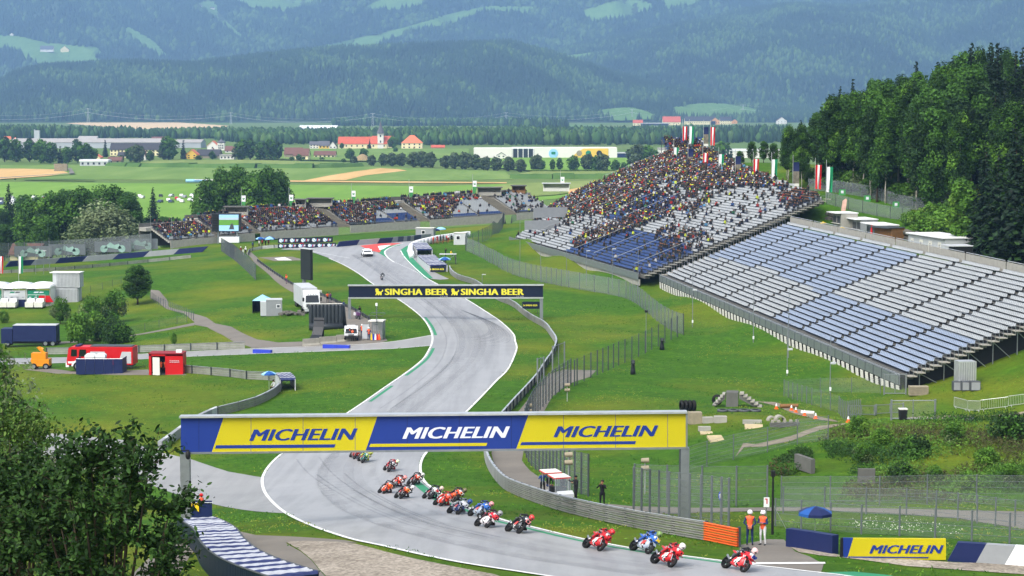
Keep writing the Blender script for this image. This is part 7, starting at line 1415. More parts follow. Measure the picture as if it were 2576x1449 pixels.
# blue fenced enclosure with two portable toilets
p = W(250, 942); s_ = F/p.y; L = 117/s_; o = thing('screen_enclosure', 'navy fabric enclosure round the portable toilets', 'enclosure', p); hh = 40/s_
for i in range(5): part(o, 'fabric_panel', lambda m: m.box((-L/2 + L*(i+.5)/5, 0, hh/2), (L/5-.03, .05, hh), 'navy'))
for sx in (-1, 1): part(o, 'side_panel', lambda m: m.box((sx*L/2, 1.4, hh/2), (.05, 2.8, hh), 'navy'))
part(o, 'top_rail', lambda m: m.tube([(-L/2, 0, hh), (L/2, 0, hh)], .03, 'steel_light', 5))
for i, x in enumerate((-1.3, .05)): q = thing('portable_toilet', ['white domed portable toilet nearer the fire engine cab', 'white domed portable toilet nearer the red container'][i], 'toilet', p + Vector((x, 1.0, 0)), group='portable toilets'); part(q, 'cabin', lambda m: m.box((0, 0, 1.05), (1.15, 1.15, 2.1), 'grey_light')); part(q, 'roof', lambda m: m.prism([(-.62, 2.1), (.62, 2.1), (.6, 2.35), (.4, 2.52), (-.4, 2.52), (-.6, 2.35)], -.62, .62, 'white')); part(q, 'door', lambda m: m.box((0, -.59, 1.0), (.8, .04, 1.8), 'white'))
# red fire post container
p = W(418, 943); s_ = F/p.y; L = 86.5/s_; hh = 2.6; o = thing('fire_post_container', 'red container with open door and fire brigade lettering', 'container', p)
def wall_(m):
 m.box((-L/2+.15, 0, hh/2), (.3, .1, hh), 'red'); m.box((L*.24, 0, hh/2), (L*.52, .1, hh), 'red'); m.box((0, 0, hh-.12), (L, .1, .24), 'red')
part(o, 'front_wall', wall_); part(o, 'back_wall', lambda m: m.box((0, 2.4, hh/2), (L, .1, hh), 'red_dark')); part(o, 'side_wall', lambda m: m.box((-L/2+.05, 1.2, hh/2), (.1, 2.4, hh), 'red')); part(o, 'side_wall', lambda m: m.box((L/2-.05, 1.2, hh/2), (.1, 2.4, hh), 'red')); part(o, 'roof', lambda m: m.box((0, 1.2, hh+.04), (L+.1, 2.6, .1), 'red_dark')); part(o, 'floor', lambda m: m.box((0, 1.2, .06), (L-.2, 2.3, .1), 'grey_dark')); part(o, 'inner_wall', lambda m: m.box((0, 2.2, hh/2), (L-.3, .05, hh-.2), 'black'))
part(o, 'door', lambda m: m.box((-L/2+1.0, -.55, 1.15), (.95, .06, 2.2), 'offwhite', R(-18)))
Y = p.y - .07
for tx, yb in (('FEUERWEHR', 908.5), ('SPIELBERG', 912)): text_on(o, tx, 426.5, 451, yb, yb-1.8, Y, 'sign_white', 0, .03, -.02)
mb = MB(); mb.box((0, 0, .2), (.7, .5, .5), 'white'); mb.build('air_unit', loc=p + Vector((L/2-.6, .8, hh)), label='small white box on the red container roof', cat='box')
# yellow lift machine, navy truck trailer
p = W(104, 928); o = thing('lift_machine', 'yellow boom lift half hidden behind the willow', 'lift machine', p); part(o, 'base', lambda m: m.box((0, 0, .9), (2.4, 1.6, .9), 'orange_machine')); part(o, 'turret', lambda m: m.box((-.2, 0, 1.7), (1.9, 1.3, .9), 'orange_machine')); part(o, 'boom', lambda m: (m.tube([(.6, 0, 1.9), (-.4, 0, 2.9), (.3, 0, 2.6)], .2, 'orange_machine', 6)))
for x in (-.8, .8):
 for y in (-.8, .8): wheel_on(o, x, y, .42, .42, .3, 'y')
p = W(92, 870); o = thing('truck_trailer', 'navy box truck parked below the shrubs', 'truck', p); part(o, 'box_body', lambda m: m.box((0, 0, 2.0), (6.5, 2.4, 2.4), 'navy')); part(o, 'roof', lambda m: m.box((0, 0, 3.23), (6.5, 2.4, .06), 'grey_light')); part(o, 'cab', lambda m: m.box((-4.2, 0, 1.6), (1.7, 2.3, 2.2), 'navy')); part(o, 'chassis', lambda m: m.box((-.5, 0, .6), (8, 1.9, .3), 'black'))
for x in (-4.1, 1.6, 2.7):
 for y in (-1, 1): wheel_on(o, x, y, .48, .48, .3, 'y')
# hospitality tents, grey container, flags at far left
p = W(60, 772); s_ = F/p.y
for i, (xa, xb, mt) in enumerate(((-42, 6, 'green_tent'), (8, 67, 'grey_light'), (68, 127, 'green_tent'))):
 q = WD((xa+xb)/2, 772, p.y); w_ = (xb-xa)/s_; o = thing('hospitality_tent', ['green fronted white roofed tent at the row end', 'grey fronted white roofed tent in the middle of the row', 'green fronted white roofed tent beside the grey container'][i], 'tent', q, group='hospitality tents'); hh = 46/s_
 part(o, 'front_banner', lambda m: m.box((0, 0, hh*.66), (w_-.3, .08, hh*.5), mt)); part(o, 'front_wall', lambda m: m.box((0, .1, hh*.21), (w_-.3, .08, hh*.42), 'navy' if i == 1 else 'grey_light')); part(o, 'roof', lambda m: m.loft([[(w_/2*math.cos(a)*1.02, y, hh + 1.0*k*math.sin(a)**.8) for a in np.linspace(0, math.pi, 11)] for y, k in ((-.3, .55), (1, .95), (4, 1.0), (7.5, .6))], 'white'), True)
 for sx in (-1, 1): part(o, 'post', lambda m: m.tube([(sx*w_/2, 0, 0), (sx*w_/2, 0, hh)], .1, 'steel_light', 6)); part(o, 'side_wall', lambda m: m.box((sx*w_/2, 3.5, hh/2), (.06, 7, hh), 'white'))
 part(o, 'logo', lambda m: (m.prism([(-.9, hh*.77), (-.1, hh*.77), (.1, hh*.84), (-.7, hh*.84)], -.06, -.045, 'sign_white' if mt == 'green_tent' else 'green_tent'), m.prism([(.1, hh*.77), (.9, hh*.78), (1.0, hh*.83), (.3, hh*.84)], -.06, -.045, 'sign_white' if mt == 'green_tent' else 'grey_dark')))
 for k in range(4): part(o, 'sponsor_mark', lambda m: m.box((-w_*.36 + k*w_*.24, -.05, hh*.53), (w_*.1, .02, .14), 'sign_white' if mt == 'green_tent' else 'grey'))
p = W(166, 764); s_ = F/p.y; o = thing('container_block', 'grey corrugated double container beside the tents', 'container', p, R(-4)); w_ = 58/s_
for k in range(2):
 part(o, 'container', lambda m: m.box((-.4, 3, 1.35 + 2.75*k), (w_ + .8*k, 2.6, 2.6), 'grey_light'))
 for i in range(16): part(o, 'corrugation', lambda m: m.box((-w_/2 + i*w_/16, 1.68, 1.35 + 2.75*k), (.09, .06, 2.3), 'grey'))
part(o, 'roof', lambda m: m.box((-.6, 3, 5.5), (w_+1.4, 3, .12), 'white'))
SGp = 'scooters and carts before the tents'
for i, (x, y) in enumerate(((10, 775), (32, 775), (77, 775), (100, 775))):
 p = W(x, y); o = thing('service_cart', ['white service cart at the tent row end', 'white service cart with roll bar before the grey tent', 'white service cart with tyre before the green tent', 'small white cart beside the red board'][i], 'cart', p, group=SGp); part(o, 'body', lambda m: m.box((0, 0, .7), (1.5, 2.2, .9), 'offwhite')); part(o, 'seat_box', lambda m: m.box((.1, .3, 1.4), (1.3, .7, .6), 'white')); part(o, 'roll_bar', lambda m: m.tube([(-.8, .9, .4), (-.8, .9, 2.3), (.8, .9, 2.3), (.8, .9, .4)], .05, 'steel_light', 6))
 for sx in (-.7, .7):
  for y2 in (-.8, .8): wheel_on(o, sx, y2, .3, .3, .2)
p = W(112, 773); mb = MB(); mb.prism([(-1.4, .8), (1.4, .8), (.7, 2.0), (-1.2, 2.0)], 0, .1, 'red'); mb.build('board', loc=p + Vector((0, 1, 0)), label='slanted red board beside the tents', cat='board')
# lorry with screen mast
p = W(783, 786); o = thing('lorry', 'white lorry with grey trailer parked on the path', 'lorry', p, R(14)); part(o, 'cab', lambda m: m.loft([[(sx*1.22*k, y, z) for y, z in ((-1.2, .6), (-1.25, 1.6), (-1.0, 2.9), (-.3, 3.5), (1.0, 3.5), (1.0, .6))] for sx, k in ((-1, 1), (1, 1))], 'white')); part(o, 'windscreen', lambda m: m.add([(-1.08, -1.27, 1.72), (1.08, -1.27, 1.72), (1.0, -1.04, 2.82), (-1.0, -1.04, 2.82)], [(0, 1, 2, 3)], 'glass_dark')); part(o, 'grille', lambda m: m.box((0, -1.27, 1.1), (1.9, .06, .75), 'grey_dark')); part(o, 'bumper', lambda m: m.box((0, -1.25, .5), (2.4, .2, .4), 'grey_light'))
for s_ in (-1, 1): part(o, 'mirror', lambda m: m.box((s_*1.4, -1.1, 2.2), (.25, .15, .6), 'black')); part(o, 'headlight', lambda m: m.box((s_*.95, -1.3, .85), (.35, .06, .2), 'white'))
part(o, 'visor_lamps', lambda m: [m.lathe([(.12, 0), (.12, .06)], 'grey_light', 10, TR(-.6 + i*.4, -1.02, 3.0, 0, R(90))) for i in range(4)]); part(o, 'trailer', lambda m: m.box((0, 6.5, 2.3), (2.5, 9.5, 2.9), 'grey_light')); part(o, 'trailer_frame', lambda m: m.box((0, 6.0, .75), (1.2, 10, .3), 'black'))
for y in (-.2, 2.6, 8.6, 9.8):
 for s_ in (-1, 1): wheel_on(o, s_*1.05, y, .5, .5, .35)
p = W(768, 742); s_ = F/p.y; o = thing('screen_tower', 'tall dark video screen turned away on a mast above the lorry', 'screen', p, R(-55)); part(o, 'mast', lambda m: m.box((-.9, .3, 2.8), (.5, .5, 6.4), 'steel')); part(o, 'screen_panel', lambda m: m.box((.6, 0, 5.3), (3.4, .5, 5.2), 'tarp_black')); part(o, 'top_frame', lambda m: m.box((.4, .2, 8.0), (4.2, 1.0, .12), 'grey_light')); part(o, 'bed', lambda m: m.box((0, .5, .5), (6, 2.2, .9), 'offwhite'))
# video screen facing us
m_, t_, b_ = nodes('screen_light')
for k, c_ in (('screen_sky', '7fa6cc'), ('screen_green', '4a7a2c'), ('screen_grey', '8f9db0')):
 mm, tt, bb = nodes(k); bb.inputs['Base Color'].default_value = srgb(c_); bb.inputs['Emission Color'].default_value = srgb(c_); bb.inputs['Emission Strength'].default_value = .45
p = W(577, 612); o = thing('video_screen', 'big video screen showing a motorcycle with loudspeaker column beside it', 'screen', p); Y = p.y
panel_px(o, 'frame', [(533, 537), (606, 537), (606, 583), (533, 583)], Y, 'tarp_black', 0, 1.0)
for (ya, yb, k) in ((540, 548, 'screen_sky'), (548, 553, 'screen_grey'), (553, 567, 'screen_green'), (567, 581, 'screen_sky')): panel_px(o, 'screen_image', [(551, yb), (600, yb), (600, ya), (551, ya)], Y, k, -.05, -.02)
panel_px(o, 'screen_rider', [(576, 577), (579, 568), (581, 563), (585, 562), (588, 569), (589, 577)], Y, 'grey_dark', -.08, -.055)
for j in range(6): panel_px(o, 'loudspeaker', [(535, 544.5 + j*6.3), (549, 544.5 + j*6.3), (549, 539.5 + j*6.3), (535, 539.5 + j*6.3)], Y, 'black', -.2, 0)
for x in (548, 596): a = WD(x, 583, Y) - p; part(o, 'leg', lambda m: m.tube([(a.x, .6, a.z+.2), (a.x, .6, -.2)], .22, 'steel', 6))
part(o, 'truck_base', lambda m: m.box((0, .5, .9), (5.0, 2.0, 1.4), 'white'))
# black inflatable wall and ramp
p = W(820, 829); s_ = F/p.y; o = thing('inflatable_wall', 'big black inflatable wall of upright tubes beside the junction', 'inflatable', p, R(6)); w_ = 84/s_; hh = 66/s_
for i in range(9): part(o, 'air_tube', lambda m: m.lathe([(w_/17, .0), (w_/15.5, .3), (w_/15.5, hh-.4), (w_/19, hh-.12), (.02, hh)], 'inflatable', 10, TR(-w_/2 + w_*(i+.5)/9, 0, 0)), True)
part(o, 'foot_tube', lambda m: m.tube([(-w_/2, -.4, .45), (w_/2, -.4, .45)], .5, 'inflatable', 10), True); part(o, 'back_tube', lambda m: m.tube([(w_/2, .2, .3), (w_/2+.3, 1.6, .3), (w_/2, .6, hh-.3)], .35, 'inflatable', 8), True); part(o, 'top_seam', lambda m: m.box((0, 0, hh-.02), (w_, .25, .08), 'offwhite'))
p = W(797, 853); o = thing('ramp', 'narrow black jump ramp before the inflatable wall', 'ramp', p, R(-12)); part(o, 'deck', lambda m: m.loft([[(-.75, y, z), (.75, y, z), (.75, y+.1, z-.1), (-.75, y+.1, z-.1)] for y, z in ((-2.2, .05), (-1.0, .15), (0, .6), (.8, 1.6), (1.2, 2.9))], 'tarp_black')); part(o, 'support', lambda m: m.box((0, 1.1, 1.3), (1.4, .1, 2.6), 'black'))
# grey cabin, canopy tent, rocks
p = W(690, 795); o = thing('site_cabin', 'grey cabin with one small window beside the rock pile', 'cabin', p, R(8)); part(o, 'wall', lambda m: m.box((0, 1.2, 1.25), (2.5, 2.4, 2.5), 'grey')); part(o, 'roof', lambda m: m.box((0, 1.2, 2.56), (2.6, 2.5, .12), 'grey_light')); part(o, 'window', lambda m: m.box((.65, -.02, 1.55), (.65, .06, .6), 'white')); part(o, 'pane', lambda m: m.box((.65, -.04, 1.55), (.45, .06, .42), 'grey_dark')); part(o, 'door_wall', lambda m: m.box((-1.7, 1.4, 1.1), (.9, 2.0, 2.2), 'grey_light'))
p = W(658, 788); o = thing('canopy_tent', 'dark blue canopy tent behind the grey cabin', 'tent', p); part(o, 'roof', lambda m: m.add([(-1.5, 0, 2.0), (1.5, 0, 2.0), (1.5, 3, 2.0), (-1.5, 3, 2.0), (0, 1.5, 2.9)], [(0, 1, 4), (1, 2, 4), (2, 3, 4), (3, 0, 4)], 'dairy_blue')); part(o, 'side_cloth', lambda m: m.box((-1.45, 1.5, 1), (.06, 3, 2), 'navy_dark')); part(o, 'back_cloth', lambda m: m.box((0, 2.9, 1), (3, .06, 2), 'navy_dark'))
def rock_mesh(seed, r):
 bm = bmesh.new(); bmesh.ops.create_icosphere(bm, subdivisions=1, radius=r); q = random.Random(seed)
 for v in bm.verts: v.co *= q.uniform(.65, 1.2); v.co.z *= .7
 me = bpy.data.meshes.new('rock'); bm.to_mesh(me); bm.free(); me.materials.append(MATS['rock']); return me
RK = [rock_mesh(i, 1.0) for i in range(5)]
o = thing('rock_pile', 'pile of rocks beside the grey cabin', 'rock pile', W(733, 796))
for i in range(22): place('rock', RK[i % 5], o, loc=(rnd.uniform(-1.6, 1.9), rnd.uniform(-.8, 3), rnd.uniform(.1, .6)), rz=rnd.uniform(0, 6), scale=(rnd.uniform(.3, .6),)*3)
# marshal booth and flags at the junction
p = W(945, 856); o = thing('marshal_booth', 'grey steel marshal booth with tall antenna at the junction', 'booth', p, R(-8)); part(o, 'frame', lambda m: [m.tube([(x, y, 0), (x, y, 2.6)], .06, 'steel', 5) for x in (-.9, .9) for y in (0, 2)]); part(o, 'side_panel', lambda m: m.box((.9, 1, 1.3), (.06, 2, 2.4), 'steel')); part(o, 'back_panel', lambda m: m.box((0, 2, 1.3), (1.8, .06, 2.4), 'steel_light')); part(o, 'roof', lambda m: m.box((0, 1, 2.65), (2.1, 2.3, .1), 'offwhite')); part(o, 'roof_rail', lambda m: m.tube([(-1, 0, 3.4), (1, 0, 3.4), (1, 2, 3.6), (-1, 2, 3.6), (-1, 0, 3.4)], .035, 'steel_dark', 4)); part(o, 'open_door', lambda m: m.box((-1.4, -.1, 1.2), (.9, .05, 2.0), 'grey_light', .3)); part(o, 'mast', lambda m: m.tube([(.2, -.2, 0), (.2, -.2, 5.1)], .05, 'steel', 5)); part(o, 'mast_head', lambda m: m.box((.2, -.2, 5.0), (.25, .25, .4), 'white'))
for i in range(9): part(o, 'mast_ring', lambda m: m.box((.2, -.2, 2.2 + i*.32), (.3, .3, .04), 'steel_dark'))
for i, (c_, lb) in enumerate((('yellow', 'yellow'), ('blue_block', 'blue'), ('white', 'white'), ('red', 'red'), ('orange', 'orange'))):
 q = p + Vector((-.55 + i*.27, -.35, 0)); f = thing('marshal_flag', f'rolled {lb} marshal flag leaning at the grey booth', 'flag', q, group='marshal flags at the booth'); part(f, 'stick', lambda m: m.tube([(0, 0, 0), (.05, .2, 1.3)], .015, 'wood', 4)); part(f, 'cloth', lambda m: m.loft([[(sx*k, -.03, z) for sx in (-1, 1)] + [(sx*k, .05, z) for sx in (1, -1)] for z, k in ((.1, .14), (.5, .12), (.95, .05))], c_))
# parked motorbike at the path
p = W(900, 803); o = thing('parked_motorcycle', 'white and purple motorcycle with luggage parked on the path', 'motorcycle', p, R(20)); part(o, 'body', lambda m: m.box((0, 0, .85), (.45, 1.5, .45), 'cloth_purple')); part(o, 'engine', lambda m: m.box((0, 0, .5), (.4, .7, .4), 'grey_dark')); part(o, 'fork', lambda m: m.tube([(0, -.5, 1.0), (0, -.85, .35)], .05, 'steel', 5)); part(o, 'windshield', lambda m: m.box((0, -.6, 1.25), (.4, .05, .4), 'windscreen'))
for s_ in (-1, 1): part(o, 'pannier', lambda m: m.box((s_*.35, .5, .8), (.25, .5, .4), 'white'))
for y in (-.85, .7): wheel_on(o, 0, y, .33, .33, .15)
person('dark clad person behind the parked motorcycle', W(905, 798), R(30), 'relaxed', 'cap', MG, jacket='cloth_black', legs='cloth_black', H=1.75)
# golf cart
p = W(1408, 1259); o = thing('golf_cart', 'golf cart with red edged white roof behind the guard rail', 'golf cart', p, R(18)); o.scale = (.88,)*3; part(o, 'body', lambda m: m.prism([(-1.5, .35), (-1.5, .75), (-1.1, .95), (-.7, .6), (1.4, .6), (1.4, .35)], -.62, .62, 'grey_light', rotz(R(90)))); part(o, 'roof', lambda m: (m.box((0, .1, 1.88), (1.3, 1.5, .06), 'offwhite'), m.box((0, .1, 1.83), (1.36, 1.56, .08), 'red'))); part(o, 'rear_roof', lambda m: (m.box((-.15, 1.7, 1.98), (1.3, 1.4, .06), 'offwhite'), m.box((-.15, 1.7, 1.93), (1.36, 1.46, .07), 'red')))
for sx in (-.6, .6):
 for y in (-.7, .8, 2.3): part(o, 'roof_post', lambda m: m.tube([(sx, y, .6), (sx, y*.95, 1.9)], .025, 'steel_light', 5))
part(o, 'windscreen', lambda m: m.box((0, -.72, 1.35), (1.2, .03, .9), 'windscreen')); part(o, 'seat', lambda m: m.box((0, .5, .8), (1.1, .5, .4), 'black')); part(o, 'steering_wheel', lambda m: m.lathe([(.17, 0), (.2, .02), (.17, .04)], 'black', 12, TR(.25, -.3, 1.05, 0, R(60)), cap=False))
for sx in (-.55, .55):
 for y in (-.95, .9): wheel_on(o, sx, y, .25, .25, .18)
person('driver in dark jacket sitting in the golf cart', p + Vector((.2, .35, .42)), R(18), 'sit', 'hair', PG, jacket='cloth_black', legs='cloth_black', H=1.6); person('passenger in dark clothes on the rear seat of the golf cart', p + Vector((-.75, .9, .42)), R(30), 'sit', 'hair', PG, jacket='cloth_black', legs='cloth_navy', H=1.6)
# --- umbrellas, poles, signs
def umbrella(label, foot, h, r, top='navy', panel='sky_umbrella', n=8):
 o = thing('umbrella', label, 'umbrella', foot, rnd.uniform(0, .3), group='sun umbrellas'); part(o, 'pole', lambda m: m.tube([(0, 0, 0), (0, 0, h)], .025, 'steel_light', 6)); q = r*.36
 for i in range(n):
  a, b = i*2*math.pi/n, (i+1)*2*math.pi/n; ca, sa, cb, sb = math.cos(a), math.sin(a), math.cos(b), math.sin(b)
  part(o, 'canopy_panel', lambda m: m.add([(0, 0, h), (r*.55*ca, r*.55*sa, h-q*.38), (r*.55*cb, r*.55*sb, h-q*.38), (r*ca, r*sa, h-q), (r*cb, r*sb, h-q), (r*1.01*ca, r*1.01*sa, h-q-r*.16), (r*1.01*cb, r*1.01*sb, h-q-r*.16)], [(0, 1, 2), (1, 3, 4, 2), (3, 5, 6, 4)], panel if i % 3 == 1 else top))
 return o
umbrella('big navy umbrella behind the navy barrier on the meadow', W(2050, 1344), 1.55, .95)
umbrella('blue umbrella at the left curved guard rail', W(677, 985), 2.4, .85, 'sky_umbrella', 'dairy_blue'); umbrella('blue umbrella at the hairpin post beside the white barrier', W(655, 620), 2.3, 1.1, 'sky_umbrella', 'dairy_blue'); umbrella('pale blue umbrella at the hairpin beside the black boards', W(678, 620), 2.4, 1.4, 'dairy_blue', 'sky_umbrella'); umbrella('small blue umbrella below the platform at the hairpin exit', W(1119, 674), 2.2, 1.2, 'sky_umbrella', 'dairy_blue'); umbrella('dark umbrella behind the hairpin barrier', W(1094, 597), 2.3, 1.3, 'navy', 'navy'); umbrella('light blue umbrella behind the hairpin barrier', W(1109, 595), 2.4, 1.3, 'dairy_blue', 'dairy_blue')
def mast(label, x, yb, yt, head='lamp', r=.05, mt='steel'):
 p = W(x, yb); s_ = F/p.y; h = (yb-yt)/s_; o = thing('light_mast', label, 'mast', p, group='thin masts on the field'); part(o, 'pole', lambda m: m.tube([(0, 0, -.2), (0, 0, h)], [r, r*.6], mt, 6))
 if head == 'lamp': part(o, 'lamp_head', lambda m: m.box((.3, 0, h-.02), (.7, .35, .12), 'grey_light'))
 elif head == 'mid': part(o, 'lamp_head', lambda m: m.box((.3, 0, h*.52), (.6, .4, .2), 'grey_light')); part(o, 'box', lambda m: m.box((0, -.1, h*.08), (.2, .15, .4), 'white'))
 elif head == 'cam': part(o, 'camera', lambda m: (m.box((0, 0, h-.1), (.4, .3, .3), 'black')))
for i, (x, yb, yt, hd) in enumerate(((1742, 823, 640, 'mid'), (1895, 862, 700, 'mid'), (2088, 990, 840, 'mid'), (1980, 945, 815, 'mid'), (1983, 900, 730, 'none'), (1625, 885, 780, 'cam'), (1308, 660, 540, 'none'), (1213, 715, 690, 'lamp'), (1360, 700, 610, 'none'), (1425, 715, 625, 'lamp'), (1475, 718, 630, 'lamp'), (1540, 725, 625, 'lamp'), (1605, 740, 620, 'none'), (125, 685, 598, 'none'), (380, 640, 540, 'none'), (90, 690, 630, 'lamp'), (110, 690, 630, 'lamp'), (433, 640, 540, 'none'))):
 mast(['thin mast with a lamp and cable box in the meadow below the seats', 'thin mast with a lamp before the middle of the empty stand', 'mast with a lamp and white cable box near the stand corner', 'mast with lamp before the blue seats', 'bare thin mast before the empty stand', 'pole with a camera beside the tall mesh fence', 'bare mast on the bank beside the far seats', 'short lamp post beside the guard rail', 'bare mast before the blue seats of the hillside stand', 'lamp mast before the hillside stand front wall', 'second lamp mast before the hillside stand front wall', 'third lamp mast before the hillside stand front wall', 'bare mast at the hillside stand corner', 'tall grey mast beside the outer track', 'thin mast behind the outer fence', 'short lamp mast beside the flags', 'short lamp mast beside the tall grey mast', 'thin mast before the end of the far grandstand'][i], x, yb, yt, hd, .06)
p = W(1943, 1345); o = thing('camera_pole', 'black pole with a camera box beside the marshals', 'pole', p); h = 158/(F/p.y); part(o, 'pole', lambda m: m.tube([(0, 0, -.1), (0, 0, h)], [.075, .05], 'black', 8)); part(o, 'camera_box', lambda m: m.box((0, 0, h), (.2, .25, .3), 'black')); part(o, 'stay', lambda m: m.tube([(.9, .2, 0), (.02, 0, h*.5)], .012, 'steel_light', 4))
p = W(1928, 1300); o = thing('post_sign', 'white sign with a red mark on the fence beside the black pole', 'sign', p); part(o, 'plate', lambda m: m.box((0, 0, .9), (.34, .03, .6), 'white')); part(o, 'red_mark', lambda m: (m.box((.02, -.02, .95), (.07, .02, .3), 'red'), m.box((-.02, -.02, 1.1), (.14, .02, .06), 'red'))); part(o, 'leg', lambda m: m.tube([(0, .05, 0), (0, .05, .7)], .03, 'steel', 5))
p = W(1812, 1276); mb = MB(); mb.lathe([(.3, 0), (.3, .03)], 'blue_block', 14, TR(0, 0, .75, 0, R(90), 0) @ Matrix.Diagonal((.45, 1, 1, 1))); mb.tube([(0, .05, 0), (0, .05, .7)], .03, 'steel', 5); mb.prism([(-.05, .6), (.05, .6), (.05, .8), (.1, .8), (0, .95), (-.1, .8), (-.05, .8)], -.05, -.035, 'white'); mb.build('arrow_sign', loc=p, label='blue round arrow sign on the service path', cat='sign')
def speakers(label, x, yb, yt):
 p = W(x, yb); s_ = F/p.y; h = (yb-yt)/s_; o = thing('loudspeaker_post', label, 'loudspeaker', p, group='loudspeaker posts'); part(o, 'post', lambda m: m.tube([(0, 0, -.1), (0, 0, h)], .05, 'steel_light', 6))
 for k in range(2): part(o, 'horn', lambda m: m.tube([(-.28, -.1, h - .1 - k*.55), (.28, -.1, h - .08 - k*.55)], [.16, .19], 'timber_grey', 10))
speakers('post with two beige loudspeakers behind the fence corner', 1430, 1245, 1137); speakers('post with two beige loudspeakers on the slope beside the gantry', 1622, 1243, 1152); speakers('post with two beige loudspeakers at the service path', 1427, 1010, 965); speakers('post with two beige loudspeakers low by the banner', 1331, 1075, 1016)
for x, yb, h, lb in ((1592, 942, 1.75, 'black covered camera on a tripod standing on the slope'), (1665, 880, 1.6, 'black covered camera on a tripod beside the mesh fence')):
 p = W(x, yb); o = thing('covered_camera', lb, 'camera', p); part(o, 'cover', lambda m: m.lathe([(.35, 0), (.3, .5), (.22, 1.0), (.24, 1.2)], 'tarp_black', 7), True); part(o, 'camera_body', lambda m: m.box((0, -.1, h-.25), (.42, .7, .45), 'black')); part(o, 'lens_hood', lambda m: m.box((0, -.5, h-.2), (.3, .2, .3), 'grey_dark'))
# navy flag board with marshal flags at the left post
p = W(500, 1309); o = thing('flag_board', 'navy board with yellow flags at the left marshal post', 'board', p); part(o, 'board', lambda m: m.box((0, .6, .62), (1.7, .08, 1.3), 'navy')); part(o, 'flag', lambda m: m.prism([(-.45, 1.1), (-.05, 1.15), (-.05, .5), (-.2, .6)], .45, .5, 'yellow')); part(o, 'flag', lambda m: m.prism([(-.8, 1.0), (-.5, 1.1), (-.55, .6), (-.7, .7)], .45, .5, 'yellow')); part(o, 'rail', lambda m: m.tube([(-.9, .5, 1.15), (.9, .5, 1.15)], .03, 'steel', 5))
# hairpin cabins and red stop board
for x, y, w_, lb, mt in ((1156, 616, 2.6, 'white grey cabin with window at the hairpin exit', 'grey_light'), (1068, 600, 4.5, 'glazed grey race control cabin behind the hairpin', 'grey')):
 p = W(x, y); o = thing('control_cabin', lb, 'cabin', p, R(-10)); part(o, 'wall', lambda m: m.box((0, 1.2, 1.25), (w_, 2.4, 2.5), mt)); part(o, 'roof', lambda m: m.box((0, 1.2, 2.56), (w_+.2, 2.6, .12), 'offwhite')); part(o, 'window', lambda m: m.box((-.3, -.02, 1.55), (.9, .06, .9), 'white')); part(o, 'pane', lambda m: m.box((-.3, -.05, 1.55), (.7, .05, .7), 'glass_dark'))
p = W(759, 626); mb = MB(); mb.box((0, 0, .65), (.85, .15, 1.3), 'red'); mb.build('stop_board', loc=p, label='upright red board at the hairpin edge', cat='board')
p = W(1127, 664); o = thing('camera_platform', 'small scaffold camera platform at the hairpin exit', 'platform', p); part(o, 'deck', lambda m: m.box((0, 0, 2.0), (3.4, 1.6, .15), 'grey_light')); part(o, 'legs', lambda m: [m.tube([(x, y, -.2), (x, y, 2)], .04, 'steel', 4) for x in (-1.6, 1.6) for y in (-.7, .7)]); part(o, 'brace', lambda m: m.tube([(-1.6, -.7, .1), (1.6, -.7, 1.9)], .03, 'steel', 4))
for i, (x, y) in enumerate(((1096, 612), (1106, 611), (1120, 610))): mb = MB(); mb.box((0, 0, .45), (1.4, .5, .08), 'wood'); mb.box((-.6, 0, .2), (.1, .4, .4), 'wood'); mb.box((.6, 0, .2), (.1, .4, .4), 'wood'); mb.build('bench', loc=W(x, y+2), label=['brown bench nearest the hairpin barrier', 'brown bench in the middle of the hairpin post', 'brown bench beside the white cabin'][i], cat='bench', group='benches at the hairpin post')
# --- trial ground
def slab(name, label, x, y, d, mt, rz=0, tilt=0, cat='block', group='concrete trial obstacles'): mb = MB(); mb.box((0, 0, d[2]/2), d, mt, 0, TR(0, 0, 0, 0, tilt)); mb.build(name, loc=W(x, y), rz=rz, label=label, cat=cat, group=group)
p = W(1847, 1022); o = thing('concrete_stairs', 'concrete stair block with steps on both sides on the trial ground', 'stairs', p, R(-8)); part(o, 'platform', lambda m: m.box((-.2, 0, .75), (1.2, 1.6, 1.5), 'concrete_dark'))
for k in range(6): part(o, 'step', lambda m: m.box((.75 + k*.36, -.1*k, 1.35 - k*.24), (.42, 1.5, .14), 'concrete_light'))
part(o, 'stringer', lambda m: m.prism([(.5, 1.3), (.5, .9), (2.6, -.2), (2.9, .0)], -.8, .7, 'concrete_dark'))
for k in range(5): part(o, 'back_step', lambda m: m.box((-1.05 - k*.22, .1, 1.25 - k*.26), (.28, 1.4, .14), 'concrete'))
part(o, 'back_stringer', lambda m: m.prism([(-.9, 1.25), (-.9, .8), (-1.9, 0), (-2.2, .1)], -.5, .8, 'concrete_dark'))
tm = MB(); tm.lathe([(.30, -.14), (.52, -.14), (.56, 0), (.52, .14), (.30, .14)], 'rubber', 14, TR(0, 0, .55, 0, 0, R(90)), cap=False); tme = tm.mesh('tyre', True)
TYG = 'old tyres on the trial ground'
for i in range(4): place('tyre', tme, loc=W(1715 + i*10, 1034), rz=.2, label=['black tyre at the banner end of the standing tyre row', 'second black tyre of the standing tyre row', 'third black tyre of the standing tyre row', 'black tyre at the open end of the standing tyre row'][i], cat='tyre', group=TYG)
for i, x in enumerate((1540, 1565, 1590)): place('tyre', tme, loc=W(x, 1045) - UZ*.55, rz=1.3, label='half sunk black tyre just above the banner', cat='tyre', group=TYG)
